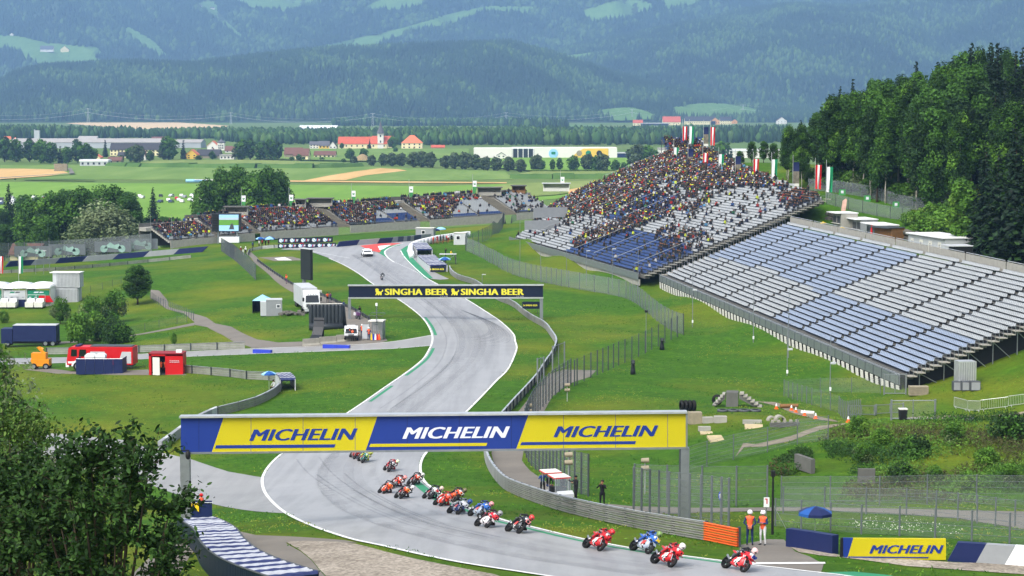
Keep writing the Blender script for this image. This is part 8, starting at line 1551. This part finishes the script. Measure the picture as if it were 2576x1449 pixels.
place('tyre', tme, loc=W(1804, 1019), rz=1.2, label='single black pipe like tyre behind the stairs', cat='tyre', group=TYG, scale=(1.4, 1, 1)); fl = MB(); fl.lathe([(.30, 0), (.52, .0), (.56, .12), (.52, .24), (.3, .24)], 'grey_dark', 14, cap=False); flm = fl.mesh('tyre', True)
for i, x in enumerate((1818, 1845, 1872, 1900)): place('tyre', flm, loc=W(x, 1036), label='flat grey tyre lying in the row below the stairs', cat='tyre', group=TYG)
place('tyre', flm, loc=W(2434, 1058), label='black tyre lying alone on the right slope', cat='tyre', group=TYG)
slab('sleeper_stack', 'stack of dark timber sleepers beside the banner end', 1748, 1066, (1.2, .8, 1.1), 'timber_grey', .1); slab('concrete_block', 'long concrete block beside the sleeper stack', 1780, 1064, (1.0, .6, .55), 'concrete', .1); slab('concrete_block', 'second long concrete block in the row beside the sleepers', 1812, 1063, (1.15, .7, .6), 'concrete', .0); slab('concrete_block', 'concrete kerb block above the pale board', 1892, 1066, (1.7, .4, .35), 'concrete', -.05); slab('board', 'pale ramp board on the trial ground', 1896, 1076, (1.6, 1.1, .12), 'plank_light', -.1, R(14), 'board'); slab('concrete_block', 'short concrete block above the sloped pale plank', 1772, 1084, (1.1, .5, .4), 'concrete', 0); slab('board', 'short pale plank before the concrete block', 1777, 1091, (1.1, .7, .1), 'plank_light', 0, R(10), 'board'); slab('board', 'tilted pale platform above the gravel track', 1801, 1108, (1.3, 1.3, .2), 'plank_light', .2, R(16), 'board')
p = W(1974, 1075); o = thing('notched_beam', 'dark notched concrete beam lying on the trial ground', 'beam', p, R(8)); part(o, 'beam', lambda m: m.box((0, 0, .25), (2.6, .4, .4), 'concrete_dark'))
for i in range(5): part(o, 'tooth', lambda m: m.box((-1.1 + i*.55, 0, .55), (.2, .38, .2), 'concrete_light'))
for i, x in enumerate((1941, 1961)): mb = MB(); mb.prism([(.42*math.cos(a), .42*math.sin(a)) for a in np.linspace(0, math.pi, 10)] + [(.3*math.cos(a), .3*math.sin(a)) for a in np.linspace(math.pi, 0, 10)], -.3, .3, 'concrete_light'); mb.build('half_pipe', loc=W(x, 1058), rz=.2, label=['smaller pale half pipe on the trial ground', 'larger pale half pipe on the trial ground'][i], cat='pipe', scale=(1 + .2*i,)*3)
for i, (x, y) in enumerate(((1953, 1029), (1991, 1033), (2002, 1038), (2024, 1046), (2052, 1054), (2134, 1063))):
 o = thing('traffic_cone', ['traffic cone beside the upper gravel patch', 'traffic cone before the log', 'traffic cone below the log', 'traffic cone beside the pale pipe', 'traffic cone on the white plank', 'traffic cone nearest the green fence'][i], 'cone', W(x, y), group='traffic cones on the trial ground'); part(o, 'base', lambda m: m.box((0, 0, .03), (.4, .4, .05), 'orange')); part(o, 'cone', lambda m: m.lathe([(.16, .05), (.10, .3)], 'orange', 10)); part(o, 'sleeve', lambda m: m.lathe([(.10, .3), (.04, .55)], 'white', 10))
mb = MB(); mb.tube([(-.9, 0, .25), (.9, .1, .3)], [.22, .18], 'wood', 8); mb.build('log', loc=W(1985, 1028), label='brown log lying across the gravel patch', cat='log'); mb = MB(); mb.tube([(-.6, 0, .2), (.6, -.5, .2)], .18, 'offwhite', 8); mb.build('pipe', loc=W(2031, 1042), label='pale pipe lying on the gravel track', cat='pipe')
sheet('trial_track', [(1850, 1150), (1870, 1115), (1900, 1118), (1990, 1098), (2060, 1072), (2130, 1065), (2120, 1070), (2060, 1083), (1990, 1110), (1920, 1124), (1872, 1126)], .03, 'soil_track', spacing=2); sheet('trial_track', [(1900, 1010), (1950, 1012), (1985, 1025), (2040, 1036), (2090, 1055), (2110, 1062), (2070, 1058), (2000, 1042), (1960, 1024)], .03, 'soil_track', spacing=2); sheet('dirt_track', [(2280, 1056), (2340, 1046), (2430, 1046), (2600, 1032), (2600, 1040), (2430, 1052), (2340, 1056)], .03, 'soil_track', spacing=2)
for x, y, lb, mt in ((2271, 1056, 'black wheeled bin with pale lid behind the wide mesh gate', 'offwhite'),):
 o = thing('waste_bin', lb, 'bin', W(x, y)); part(o, 'body', lambda m: m.box((0, 0, .45), (.58, .6, .9), 'black', taper=1.12)); part(o, 'lid', lambda m: m.box((0, 0, .93), (.7, .72, .08), mt))
# stand corner: storage boxes and container under the stand
p = W(2440, 980); o = thing('stage_container', 'pale container door standing under the end of the empty grandstand', 'container', p + Vector((0, 1.2, 0)), R(6)); part(o, 'box', lambda m: m.box((0, .8, 1.6), (1.9, 1.6, 2.4), 'steel_light'))
for i in range(7): part(o, 'rib', lambda m: m.box((-.75 + i*.25, -.02, 1.6), (.05, .06, 2.2), 'grey'))
for i in range(3): mb = MB(); mb.box((0, 0, .5), (1.0, .9, .95), 'grey_dark'); mb.box((0, -.46, .5), (.9, .02, .8), 'grey'); mb.build('transport_box', loc=W(2408 + i*22, 982), label=['grey transport box at the stand side of the row', 'middle grey transport box of the row', 'grey transport box at the slope side of the row'][i], cat='box', group='transport boxes under the stand')
p = W(2310, 994); o = thing('timber_stack', 'stack of pale timber at the stand corner', 'stack', p)
for i in range(5): part(o, 'plank', lambda m: m.box((0, 0, .1 + i*.2), (2.0, .9, .15), 'timber_grey'))
# --- plaza behind the empty stand
def kiosk(label, x, y, w_, d, h, mt, roof='white', rz=0, shutters=3):
 o = thing('kiosk', label, 'kiosk', W(x, y), rz, group='kiosks behind the empty stand'); part(o, 'wall', lambda m: m.box((0, d/2, h/2), (w_, d, h), mt)); part(o, 'roof', lambda m: m.box((-.1, d/2-.5, h+.07), (w_+.4, d+1.2, .12), roof))
 for i in range(shutters): part(o, 'shutter', lambda m: m.box((-w_/2 + w_*(i+.5)/shutters, -.03, h*.58), (w_/shutters*.72, .06, h*.45), 'grey_dark'))
 part(o, 'counter', lambda m: m.box((0, -.25, h*.33), (w_*.9, .4, .06), 'offwhite')); return o
ang1 = math.atan2(U1.y, U1.x) + math.pi
kiosk('grey kiosk with open hatch under the stand stair', 2105, 574, 5, 3, 2.7, 'concrete', rz=ang1, shutters=2); kiosk('long kiosk with white roof and black side panel', 2150, 588, 7, 3, 2.6, 'grey', rz=ang1); kiosk('second long white roofed kiosk beside the red umbrella', 2198, 603, 8, 3, 2.6, 'grey', rz=ang1, shutters=4)
for x, y, lb in ((2071, 579, 'black bin with yellow lid beside the first kiosk'), (2118, 592, 'black bin with yellow lid between the kiosks'), (2203, 615, 'black bin with yellow lid beside the brown kiosk')): o = thing('waste_bin', lb, 'bin', W(x, y), group='yellow lidded bins'); part(o, 'body', lambda m: m.box((0, 0, .6), (1.1, .9, 1.2), 'black')); part(o, 'lid', lambda m: m.prism([(-.6, 1.2), (.6, 1.2), (0, 1.5)], -.5, .5, 'yellow'))
kiosk('brown timber kiosk beside the toilet block', 2222, 612, 4.2, 2.6, 2.5, 'wood', 'steel_dark', ang1 + .4, 0); o = thing('toilet_block', 'long grey toilet block with white roof and black symbols', 'toilet block', W(2330, 640), ang1 + .1); part(o, 'wall', lambda m: m.box((0, 2.5, 1.4), (13, 5, 2.8), 'grey_light')); part(o, 'roof', lambda m: m.box((0, 2.4, 2.86), (13.4, 5.6, .14), 'white'))
for i in range(4): d_ = part(o, 'door', lambda m: m.box((-5 + i*3.2, -.04, 1.1), (1.1, .06, 2.1), 'offwhite')); part(d_, 'symbol', lambda m: (m.box((-5 + i*3.2, -.09, 1.35), (.18, .03, .5), 'black'), m.box((-5 + i*3.2, -.09, 1.72), (.16, .03, .16), 'black')))
for i in range(12): part(o, 'rafter', lambda m: m.box((-6 + i*1.1, -.25, 2.66), (.12, .5, .14), 'grey'))
umb = thing('closed_umbrella', 'closed red umbrella beside the kiosks', 'umbrella', W(2192, 609)); part(umb, 'pole', lambda m: m.tube([(0, 0, 0), (0, 0, 2.8)], .03, 'steel_light', 5)); part(umb, 'cloth', lambda m: m.lathe([(.05, .9), (.2, 1.2), (.16, 1.9), (.05, 2.8)], 'red', 8))
kiosk('small black fronted booth beside the toilet block', 2395, 664, 3, 2.5, 2.6, 'black', 'grey_light', ang1, 0); o = thing('white_canopy', 'white flat canopy under the big tree on the plaza', 'canopy', W(2425, 640), ang1); part(o, 'roof', lambda m: m.box((0, 1.5, 2.7), (7, 4, .2), 'white')); part(o, 'post', lambda m: m.tube([(-3, 0, 0), (-3, 0, 2.7)], .06, 'steel', 5)); part(o, 'post', lambda m: m.tube([(3, 0, 0), (3, 0, 2.7)], .06, 'steel', 5)); part(o, 'table', lambda m: m.box((0, 1.2, .8), (5, 1, .1), 'offwhite'))
o = thing('rock_wall', 'rough dry stone wall along the bank behind the kiosks', 'stone wall', W(2160, 560)); O = o.location
for i, pt in enumerate(resample([W(*q) for q in ((2085, 556), (2140, 568), (2190, 580), (2240, 592), (2290, 606), (2330, 618))], .9)):
 for k in range(2): place('rock', RK[(i+k) % 5], o, loc=pt - O + Vector((rnd.uniform(-.4, .4), rnd.uniform(-.2, 1.2), .3 + k*.9)), rz=rnd.uniform(0, 6), scale=(rnd.uniform(.6, 1.0),)*3)
mat('sign_green', '3f8a4a', .6)
for i, (x, y) in enumerate(((2117, 508), (2180, 524), (2252, 540))): p = W(x, y); mb = MB(); mb.box((0, 0, .8), (1.2, .06, 1.1), 'sign_green'); mb.box((0, -.04, .85), (.5, .03, .5), 'sign_white'); mb.build('exit_sign', loc=p + Vector((0, -.6, 1.0)), label=['green sign with white mark on the bank fence next to the stand stair', 'green sign with white mark in the middle of the bank fence', 'green sign with white mark at the end of the bank fence'][i], cat='sign', group='green signs on the bank fence')
p = W(2115, 540); o = thing('feather_banner', 'pale pink feather banner on the bank above the kiosks', 'banner', p); part(o, 'pole', lambda m: m.tube([(0, 0, 0), (0, 0, 2.6)], .03, 'steel', 5)); mat('banner_pink', 'd8b0a0', .7, 0, .2, 1.5); part(o, 'cloth', lambda m: m.prism([(0, .3), (.8, .3), (1.1, 2.6), (.9, 2.9), (.3, 2.5)], 0, .03, 'banner_pink'))
# --- flags
def wave_cloth(w_, h, cols, vertical=True, amp=.12, name='cloth'):
 """hanging flag: strips of colour side by side, gently folded"""
 mb = MB(); n = 6; m_ = 8
 for ci, c_ in enumerate(cols):
  for i in range(n):
   for j in range(m_):
    u0, u1 = (ci + i/n)/len(cols), (ci + (i+1)/n)/len(cols); v0, v1 = j/m_, (j+1)/m_
    f = lambda u, v: (u*w_*(1 - .12*v), amp*math.sin(u*7 + v*3)*(.3 + v), -v*h + .1*u*w_*math.sin(v*4))
    mb.add([f(u0, v0), f(u1, v0), f(u1, v1), f(u0, v1)], [(0, 1, 2, 3)], c_)
 return mb.mesh(name, True)
mat('flag_green', '1f8a5c', .75); mat('flag_photo', '7a7466', .8, 0, .5, 1.2)
def banner_cloth(w_, h):
 mb = MB(); k = 8
 for j in range(k): c_ = 'navy' if j < 3 else ('flag_photo' if j < 7 else 'offwhite'); mb.add([(0, .05*math.sin(j), -h*j/k), (w_, .08*math.sin(j+1), -h*j/k), (w_, .08*math.sin(j+2), -h*(j+1)/k), (0, .05*math.sin(j+1), -h*(j+1)/k)], [(0, 1, 2, 3)], c_)
 return mb.mesh('cloth', True)
FL = {'red': wave_cloth(.95, 3.7, ['red', 'white', 'red']), 'green': wave_cloth(.95, 3.7, ['white', 'flag_green']), 'banner': banner_cloth(.95, 3.9)}
FLL = {'red': 'red and white striped flag', 'green': 'white and green flag', 'banner': 'blue and grey photo banner flag'}
def flag(x, yt, yb, kind, d, lab, ybase, ph=18):
 top = WD(x, yt, d); s_ = F/d; base = WD(x, ybase, d); g_ = zt(base.x, base.y); zb = max(g_, base.z) if ybase else g_; h = top.z - zb + ph/s_
 o = thing('flag_pole', f'{FLL[kind]} on a pole {lab}', 'flag', Vector((top.x, d, zb)), group='flags behind the grandstands'); part(o, 'pole', lambda m: m.tube([(0, 0, 0), (0, 0, h)], .05, 'steel_light', 6)); kk = (yb-yt)/s_/3.7; place('cloth', FL[kind], o, loc=(.08, 0, top.z - zb), scale=(max(.8, kk), 1, kk))
for i, (x, yt, yb, k, d) in enumerate(((1717, 318, 362, 'red', 505), (1734, 318, 362, 'green', 503), (1770, 320, 365, 'banner', 500), (1787, 320, 365, 'red', 498), (1695, 371, 418, 'green', 470), (1731, 375, 424, 'banner', 455), (1768, 385, 434, 'red', 440), (1808, 388, 438, 'green', 428), (1850, 393, 445, 'banner', 415), (1895, 400, 453, 'red', 405), (1941, 401, 457, 'green', 395), (1995, 408, 466, 'banner', 385), (2051, 415, 475, 'red', 372), (2079, 420, 483, 'green', 365))):
 lab = ['at the start of the top tier row', 'second at the top tier', 'third at the top tier', 'at the end of the top tier row', 'before the upper tier', 'beside the upper tier', 'at the shoulder of the hillside stand', 'third along the hillside stand back', 'fourth along the hillside stand back', 'fifth along the hillside stand back', 'before the birch wood', 'at the forest fence corner', 'beside the top of the end stair', 'last in the row above the kiosks'][i]
 flag(x, yt, yb, k, d, lab, yb + 40)
flag(-4, 645, 688, 'red', 380, 'at the tent row end', 770, 4); flag(46, 645, 688, 'green', 380, 'above the green and grey tents', 770, 4)
def small_flag(x, yt, yb, lab):
 p = s3pt(x) + Vector((0, 17, 0)); d = p.y; s_ = F/d; top = WD(x, yt, d); h = (yb-yt)/s_; zb = p.z + 4.5; o = thing('flag_banner', f'white and green heart banner {lab}', 'flag', Vector((top.x, d, zb)), group='heart banners behind the far grandstand'); part(o, 'pole', lambda m: m.tube([(0, 0, 0), (0, 0, top.z - zb + 2)], .05, 'steel_light', 5)); w_ = 1.15
 part(o, 'white_cloth', lambda m: m.add([(.05, 0, top.z-zb), (w_, .05, top.z-zb), (w_-.05, 0, top.z-zb-h*.4), (.05, .03, top.z-zb-h*.4)], [(0, 1, 2, 3)], 'white')); part(o, 'green_cloth', lambda m: m.add([(.05, .03, top.z-zb-h*.4), (w_-.05, 0, top.z-zb-h*.4), (w_-.35, .05, top.z-zb-h), (.05, 0, top.z-zb-h)], [(0, 1, 2, 3)], 'sign_green'))
 part(o, 'heart_mark', lambda m: m.prism([(w_*.5 + .35*q[0], top.z-zb-h*.22 + .35*q[1]) for q in ((0, -.8), (.9, .1), (.75, .65), (.35, .65), (0, .35), (-.35, .65), (-.75, .65), (-.9, .1))], -.06, -.04, 'sign_green'))
for x, yt, yb, lab in ((607, 492, 530, 'beside the video screen'), (727, 490, 528, 'beside the poplar trees'), (884, 480, 517, 'beside the long booth'), (1029, 469, 507, 'behind the standing spectators'), (1189, 455, 492, 'beside the open booth'), (1410, 445, 482, 'beside the white cabin')): small_flag(x, yt, yb, lab)
# --- forest above the plaza
SIL = [(1940, 345), (1975, 318), (2050, 262), (2100, 222), (2150, 206), (2200, 200), (2260, 186), (2320, 152), (2400, 140), (2440, 112), (2500, 98), (2560, 104), (2700, 90), (2900, 60)]; sx_, sy_ = zip(*SIL)
KL = {'birch_a': 'pale trunked birch', 'birch_b': 'tall slender birch', 'broad_a': 'broad leafy tree', 'broad_b': 'dark broad leafy tree', 'broad_c': 'light green leafy tree', 'spruce_a': 'tall dark spruce', 'spruce_b': 'dark narrow spruce'}
front = [(1968, 430), (1990, 448), (2012, 462), (2040, 470), (2075, 478), (2110, 482), (2150, 489), (2190, 497), (2225, 507), (2262, 517), (2300, 524), (2340, 531), (2385, 542), (2440, 560), (2500, 590), (2560, 620), (2620, 650)]
ftr = 0
for r_ in range(8):
 for i, (x, y) in enumerate(front + ([(x+18, y+4) for x, y in front[:9]] if r_ < 5 else [])):
  p = W(x, y) + N1*(r_*8.5 + rnd.uniform(-2.5, 2.5)) + U1*rnd.uniform(-3, 3) + U1*(4 if r_ % 2 else 0); p.z = zt(p.x, p.y) - .2
  px_ = pix(p)[0]
  if px_ > 2720: continue
  kind = rnd.choice(['birch_a', 'birch_b', 'birch_a', 'birch_b', 'spruce_b', 'broad_b'] if r_ < 3 and px_ < 2430 else ['broad_b', 'spruce_a', 'spruce_b', 'spruce_b', 'birch_b', 'spruce_a'])
  lim = -(np.interp(px_, sx_, sy_) + rnd.uniform(-6, 34) - HOR)/F*p.y - p.z; h = min(rnd.uniform(17, 25), lim)
  if h < 7: continue
  tree(kind, p, h, KL[kind] + (' at the forest edge above the bank fence' if r_ == 0 else ' inside the forest above the plaza'), 'forest trees above the plaza', wide=rnd.uniform(.8, 1.05)*(1.15 if h < 14 else 1)); ftr += 1
for x, y in front[1:13]: tree('shrub_b', W(x+9, y+3) + N1*2, rnd.uniform(2.5, 4.5), 'dark green undergrowth shrub along the forest edge', 'forest edge shrubs', name='shrub', cat='shrub', wide=1.5)
p = W(2420, 640); tree('broad_c', p, 11.5, 'single bright green tree standing on the plaza before the forest', wide=1.0)
for i, (x, y, h) in enumerate(((2505, 690, 17), (2550, 700, 19), (2590, 705, 20), (2475, 640, 16))): tree('spruce_b', W(x, y), h, ['dark spruce at the plaza end beside the light tree', 'tall dark spruce beside the steel fence', 'tall dark spruce behind the steel fence', 'dark spruce behind the white canopy'][i], 'spruces at the plaza end', wide=1.2)
for i, (x, y, h) in enumerate(((2320, 580, 3.0), (2370, 600, 3.6), (2350, 560, 3.2), (2160, 470, 3.), (2290, 565, 2.2), (2400, 575, 4))): tree('shrub_a', W(x, y), h, 'light green shrub on the bank behind the stone wall', 'shrubs on the bank', name='shrub', cat='shrub', wide=1.5)
for i, (x, d, yt) in enumerate(((1860, 470, 445), (1890, 455, 425), (1920, 445, 415), (1945, 435, 400), (1830, 490, 455))): b = WD(x, 480, d); g_ = zt(b.x, d); tree('broad_b', Vector((b.x, d, g_)), max(5, -(yt-HOR)/F*d - g_), 'dark leafy tree behind the flags of the hillside stand', 'trees behind the flags', wide=1.2)
# --- trees on the left
def ltree(kind, x, d, yt, label, group=None, wide=1.0, **k):
 b = WD(x, 500, d); g_ = zt(b.x, d); return tree(kind, Vector((b.x, d, g_ - .2)), -(yt-HOR)/F*d - g_, label, group, wide=wide, **k)
for i, (x, yt) in enumerate(((522, 445), (560, 418), (600, 412), (640, 428), (672, 415), (702, 424))): ltree('poplar', x, 660 + 8*(i % 3), yt, 'tall poplar of the group behind the video screen', 'poplars behind the video screen', 1.0 if i < 5 else .9)
for i, (x, d, yt, k) in enumerate(((85, 560, 492, 'broad_a'), (125, 545, 478, 'poplar'), (165, 550, 470, 'broad_b'), (205, 545, 466, 'poplar'), (250, 555, 468, 'broad_a'), (285, 550, 462, 'poplar'), (320, 545, 485, 'broad_b'), (345, 535, 570, 'broad_c'), (110, 530, 540, 'broad_a'))): ltree(k, x, d, yt, {'broad_a': 'leafy green tree of the clump behind the outer fence', 'poplar': 'upright leafy tree of the clump behind the outer fence', 'broad_b': 'dark leafy tree of the clump behind the outer fence', 'broad_c': 'yellowish low tree beside the willow'}[k], 'tree clump behind the outer fence', 1.15)
ltree('willow', 262, 515, 520, 'silvery green willow before the tree clump', wide=1.5)
for i, (x, d, yt, k) in enumerate(((22, 700, 462, 'spruce_b'), (60, 720, 485, 'broad_b'), (5, 690, 520, 'broad_b'), (325, 720, 478, 'broad_b'), (385, 720, 470, 'spruce_b'), (410, 640, 540, 'broad_b'), (440, 600, 545, 'broad_b'), (470, 590, 552, 'broad_b'), (420, 590, 570, 'broad_b'), (8, 560, 560, 'broad_b'), (500, 640, 520, 'broad_b'), (50, 520, 600, 'broad_c'))): ltree(k, x, d, yt, ['pine like tree beside the parked cars', 'dark tree beside the parked cars', 'dark tree at the end of the parked cars', 'dark tree in the car meadow', 'conical tree in the car meadow', 'dark bushy tree beside the far stand end', 'second dark bushy tree beside the far stand end', 'dark bushy tree touching the far stand end', 'low dark tree below the far stand end', 'dark tree over the red roofed house', 'dark tree before the poplars', 'low leafy tree over the red roofed house'][i], wide=1.3)
hd_ = MB()
for (x0, x1, d) in ((-30, 90, 760), (340, 450, 740)):
 a, b = WD(x0, 500, d), WD(x1, 500, d); P_ = quads_mesh if False else None; n_ = 1500; rs = np.random.RandomState(int(d)); q = np.c_[rs.uniform(a.x, b.x, n_), d + rs.uniform(-3, 3, n_), -47.5 + rs.uniform(0, 5.5, n_)]
 place('hedge', quads_mesh('hedge', q, unit(rs.normal(size=(n_, 3)) + [0, -1, .5]), .8, leaf_cols(n_, G_DARK + G_SPR[:2], rs), seed=3), label='long dark clipped hedge below the parked cars' if x0 > 0 else 'dark clipped hedge at the edge of the car meadow', cat='hedge')
house('old_house', 'old house with steep brown roof among the left trees', 5, 75, 660, 640, 618, 'eave', 'plaster_cream', 'roof_brown', 10, 0, 1, base=Vector((WD(60, 640, 520).x, 520, zt(WD(60, 640, 520).x, 520))))
tree('broad_b', W(346, 766), 7.2, 'round dark green tree beside the side path', wide=1.75)
for i, (x, y, h, k) in enumerate(((152, 815, 4.2, 'shrub_b'), (230, 826, 5.0, 'shrub_b'), (288, 812, 5.2, 'shrub_b'), (200, 868, 4.6, 'shrub_a'), (240, 850, 4.0, 'shrub_a'), (252, 858, 2.6, 'shrub_c'), (285, 866, 2.6, 'shrub_c'), (310, 862, 2.4, 'shrub_c'), (270, 838, 3.0, 'shrub_c'), (10, 812, 2.0, 'shrub_a'))): tree(k, W(x, y), h, {'shrub_a': 'yellow green shrub on the slope below the tents', 'shrub_b': 'loose tall shrub on the slope below the tents', 'shrub_c': 'low dark shrub beside the side path'}[k], 'shrubs below the tents', name='shrub', cat='shrub', wide=.8)
tree('shrub_a', W(437, 866), 1.6, 'tiny young tree on the lawn beside the side path', name='sapling', wide=.5)
# --- foreground willow and bush
PROTO['fg_willow'] = decid(31, 12, 4.6, 1.5, 34, 30000, .10, G_WIL + G_MID[:2], 'bark', .3, droop=1.5, lobe=.36); FGH = {'fg_willow': 12}
def fg(name, label, X, Y, ytop, proto, H, wide):
 z = zt(X, Y); h = -(ytop-HOR)/F*Y - z; o = thing(name, label, 'tree' if 'tree' in name else 'bush', (X, Y, z-.2), .4); k = h/H; o.scale = (wide, wide, k); place('trunk', proto[0], o); place('crown', proto[1], o)
fg('willow_tree', 'loose silvery willow in the left foreground', -22.4, 80, 770, PROTO['fg_willow'], 12, .82)
def leafy(seed, H, r, n_, leaf, pal, z0=.6):
 rs = np.random.RandomState(seed); L = []
 for i in range(52):
  t = (i+.5)/52; a = i*2.4; rr = r*math.sqrt(max(.05, 1 - (2*t-1)**4))*rs.uniform(.25, 1.0); L.append((rr*math.cos(a), rr*math.sin(a), z0 + (H-z0)*t*rs.uniform(.9, 1.0)))
 L = np.array(L); k = rs.randint(0, len(L), n_); tw = unit(rs.normal(size=(len(L)*9, 3)) + [0, 0, .7]); tk = rs.randint(0, 9, n_); u_ = rs.rand(n_, 1)**.8
 P_ = L[k] + tw[k*9 + tk]*u_*rs.uniform(.45, .95, (n_, 1)) + rs.normal(size=(n_, 3))*.07
 cm = quads_mesh('crown', P_, unit(rs.normal(size=(n_, 3))*.8 + [0, -.2, .7]), leaf, leaf_cols(n_, pal, rs, amp=.4), seed=seed, aspect=.45, shape=6)
 mb = MB()
 for i, c in enumerate(L):
  b = Vector((c[0]*.08, c[1]*.08, -.3)); mb.tube([b, Vector((c[0]*.5, c[1]*.5, c[2]*.55)), c], [.06, .035, .012], 'bark', 5, cap=False)
  for q in range(5): mb.tube([c, Vector(c) + Vector(tw[i*9+q])*.8], [.011, .004], 'bark', 3, cap=False)
 return mb.mesh('trunk', True), cm
BA = leafy(41, 7.0, 1.75, 26000, .062, ['1e3814', '274418', '314f1e', '192f11', '3b5826']); BB = leafy(43, 7.0, 2.1, 22000, .05, ['33501c', '405e22', '4c6a28', '5a7430', '2a4418'])
fg('leafy_bush', 'dense dark leafy bush filling the lower left foreground', -7.9, 38, 1056, BA, 7, 1.0); fg('leafy_bush', 'dense leafy bush beside the big one in the left foreground', -10.3, 39.5, 1120, BA, 7, 1.05); fg('leafy_bush', 'yellow green narrow leaved bush at the left foreground edge', -11.2, 44, 1010, BB, 7, 1.0)
# --- undergrowth and grass tufts
def scatter(name, poly, n_, seed, size, hgt, pal, label, avoid=True, clump=1.0, aspect=.35, per=5):
 A = np.array([W(*p)[:2] for p in poly]) if len(poly[0]) == 2 and poly[0][1] > 300 else np.array(poly); rs = np.random.RandomState(seed); x0, y0 = A.min(0); x1, y1 = A.max(0); G = np.c_[rs.uniform(x0, x1, n_*2), rs.uniform(y0, y1, n_*2)]; G = G[inside(G, A)]
 d = np.sin(G[:, 0]*.55 + 2*np.sin(G[:, 1]*.33)) + np.cos(G[:, 1]*.41 + G[:, 0]*.21); G = G[(rs.rand(len(G)) < np.clip(.55 + .35*d*clump, .05, 1))][:n_]
 if avoid:
  for S_ in SHEETS:
   if len(G): G = G[~inside(G, S_)]
 z = hgrid(G[:, 0], G[:, 1]); m_ = len(G); d = np.sin(G[:, 0]*.9 + G[:, 1]*.6) + np.sin(G[:, 0]*.37 - G[:, 1]*.5); hh = hgt*(.35 + .3*np.clip(d, -1, 2) + .6*rs.rand(m_)); B = np.c_[G, z]
 P_ = np.repeat(B, per, 0) + rs.normal(size=(m_*per, 3))*[size*1.3, size*1.3, 0] + np.c_[np.zeros((m_*per, 2)), np.repeat(np.maximum(hh, .03), per)*rs.rand(m_*per)]
 pc = np.array([srgb(c)[:3] for c in pal]); ci = np.clip(((np.sin(G[:, 0]*.25 + 1.7*np.sin(G[:, 1]*.2)) + 1)/2*len(pal) + rs.normal(size=m_)*.8).astype(int), 0, len(pal)-1)
 place(name, quads_mesh(name, P_, unit(rs.normal(size=(m_*per, 3)) + [0, -.5, .8]), size, np.clip(np.repeat(pc[ci], per, 0)*rs.uniform(.7, 1.3, (m_*per, 1)), 0, 1), seed=seed, aspect=aspect), kind='stuff', label=label)
scatter('undergrowth', [(2060, 1110), (2130, 1072), (2300, 1062), (2640, 1050), (2640, 1262), (2300, 1266), (2100, 1266), (2150, 1200), (2080, 1150)], 12000, 51, .11, .75, ['28461a', '33561e', '3f6622', '4c7228', '5a7a2c', '47492a'], 'thick wild undergrowth on the bank above the gravel road')
scatter('undergrowth', [(1930, 1195), (1950, 1160), (2010, 1140), (2040, 1150), (2045, 1190), (1960, 1200)], 1500, 52, .12, .8, ['2a4418', '35551e', '4a3a26', '5a4a2a'], 'rough growth before the old concrete wall')
scatter('long_grass', [(-45, 88), (60, 88), (75, 215), (45, 215), (28, 330), (-60, 330), (-60, 150)], 52000, 53, .075, .16, ['2f5a14', '41701a', '557f22', '64892c', '7a8434'], 'tufts of longer grass over the slopes', per=3)
scatter('white_flowers', [(2130, 1300), (2420, 1325), (2420, 1345), (2150, 1335)], 500, 54, .035, .3, ['c8ccb8', 'd8dac8'], 'small white meadow flowers before the fence', per=1, aspect=.9)
for i, (x, y, h, k) in enumerate(((2160, 1098, 1.6, 'shrub_a'), (2215, 1120, 1.3, 'shrub_a'), (2170, 1165, 1.5, 'shrub_b'), (2300, 1150, 1.4, 'shrub_c'), (2400, 1120, 1.7, 'shrub_b'), (2480, 1180, 1.5, 'shrub_a'), (2350, 1220, 1.3, 'shrub_b'), (2540, 1110, 1.8, 'shrub_c'), (2440, 1235, 1.3, 'shrub_a'), (2270, 1215, 1.2, 'shrub_c'), (2540, 1225, 1.5, 'shrub_b'))): tree(k, W(x, y), h, {'shrub_a': 'light green shrub on the wild bank', 'shrub_b': 'loose green shrub on the wild bank', 'shrub_c': 'dark low shrub on the wild bank'}[k], 'shrubs on the wild bank', name='shrub', cat='shrub', wide=1.1)
for i, (x, y, d, rz) in enumerate(((2045, 1192, (.35, 2.6, 1.1), .35), (2180, 1222, (1.2, .3, 1.2), 0))): mb = MB(); mb.box((0, d[1]/2, d[2]/2), d, 'concrete_dark'); mb.build('concrete_wall', loc=W(x, y), rz=rz, label=['old grey concrete wall end in the slope', 'small concrete headwall in the wild bank'][i], cat='wall')
# --- the air: one closed box of even pale haze round everything
hm = bpy.data.materials.new('haze'); hm.use_nodes = True; ht = hm.node_tree
ht.nodes.remove(ht.nodes['Principled BSDF']); pv = ht.nodes.new('ShaderNodeVolumePrincipled')
pv.inputs['Color'].default_value = (.33, .59, 1.0, 1); pv.inputs['Density'].default_value = HAZE; pv.inputs['Anisotropy'].default_value = .0
ht.links.new(pv.outputs[0], ht.nodes['Material Output'].inputs['Volume']); MATS['haze'] = hm
mb = MB(); mb.box((0, 7000, 560), (15000, 15000, 1240), 'haze'); mb.build('haze', kind='stuff', label='thin blue haze filling the valley air')
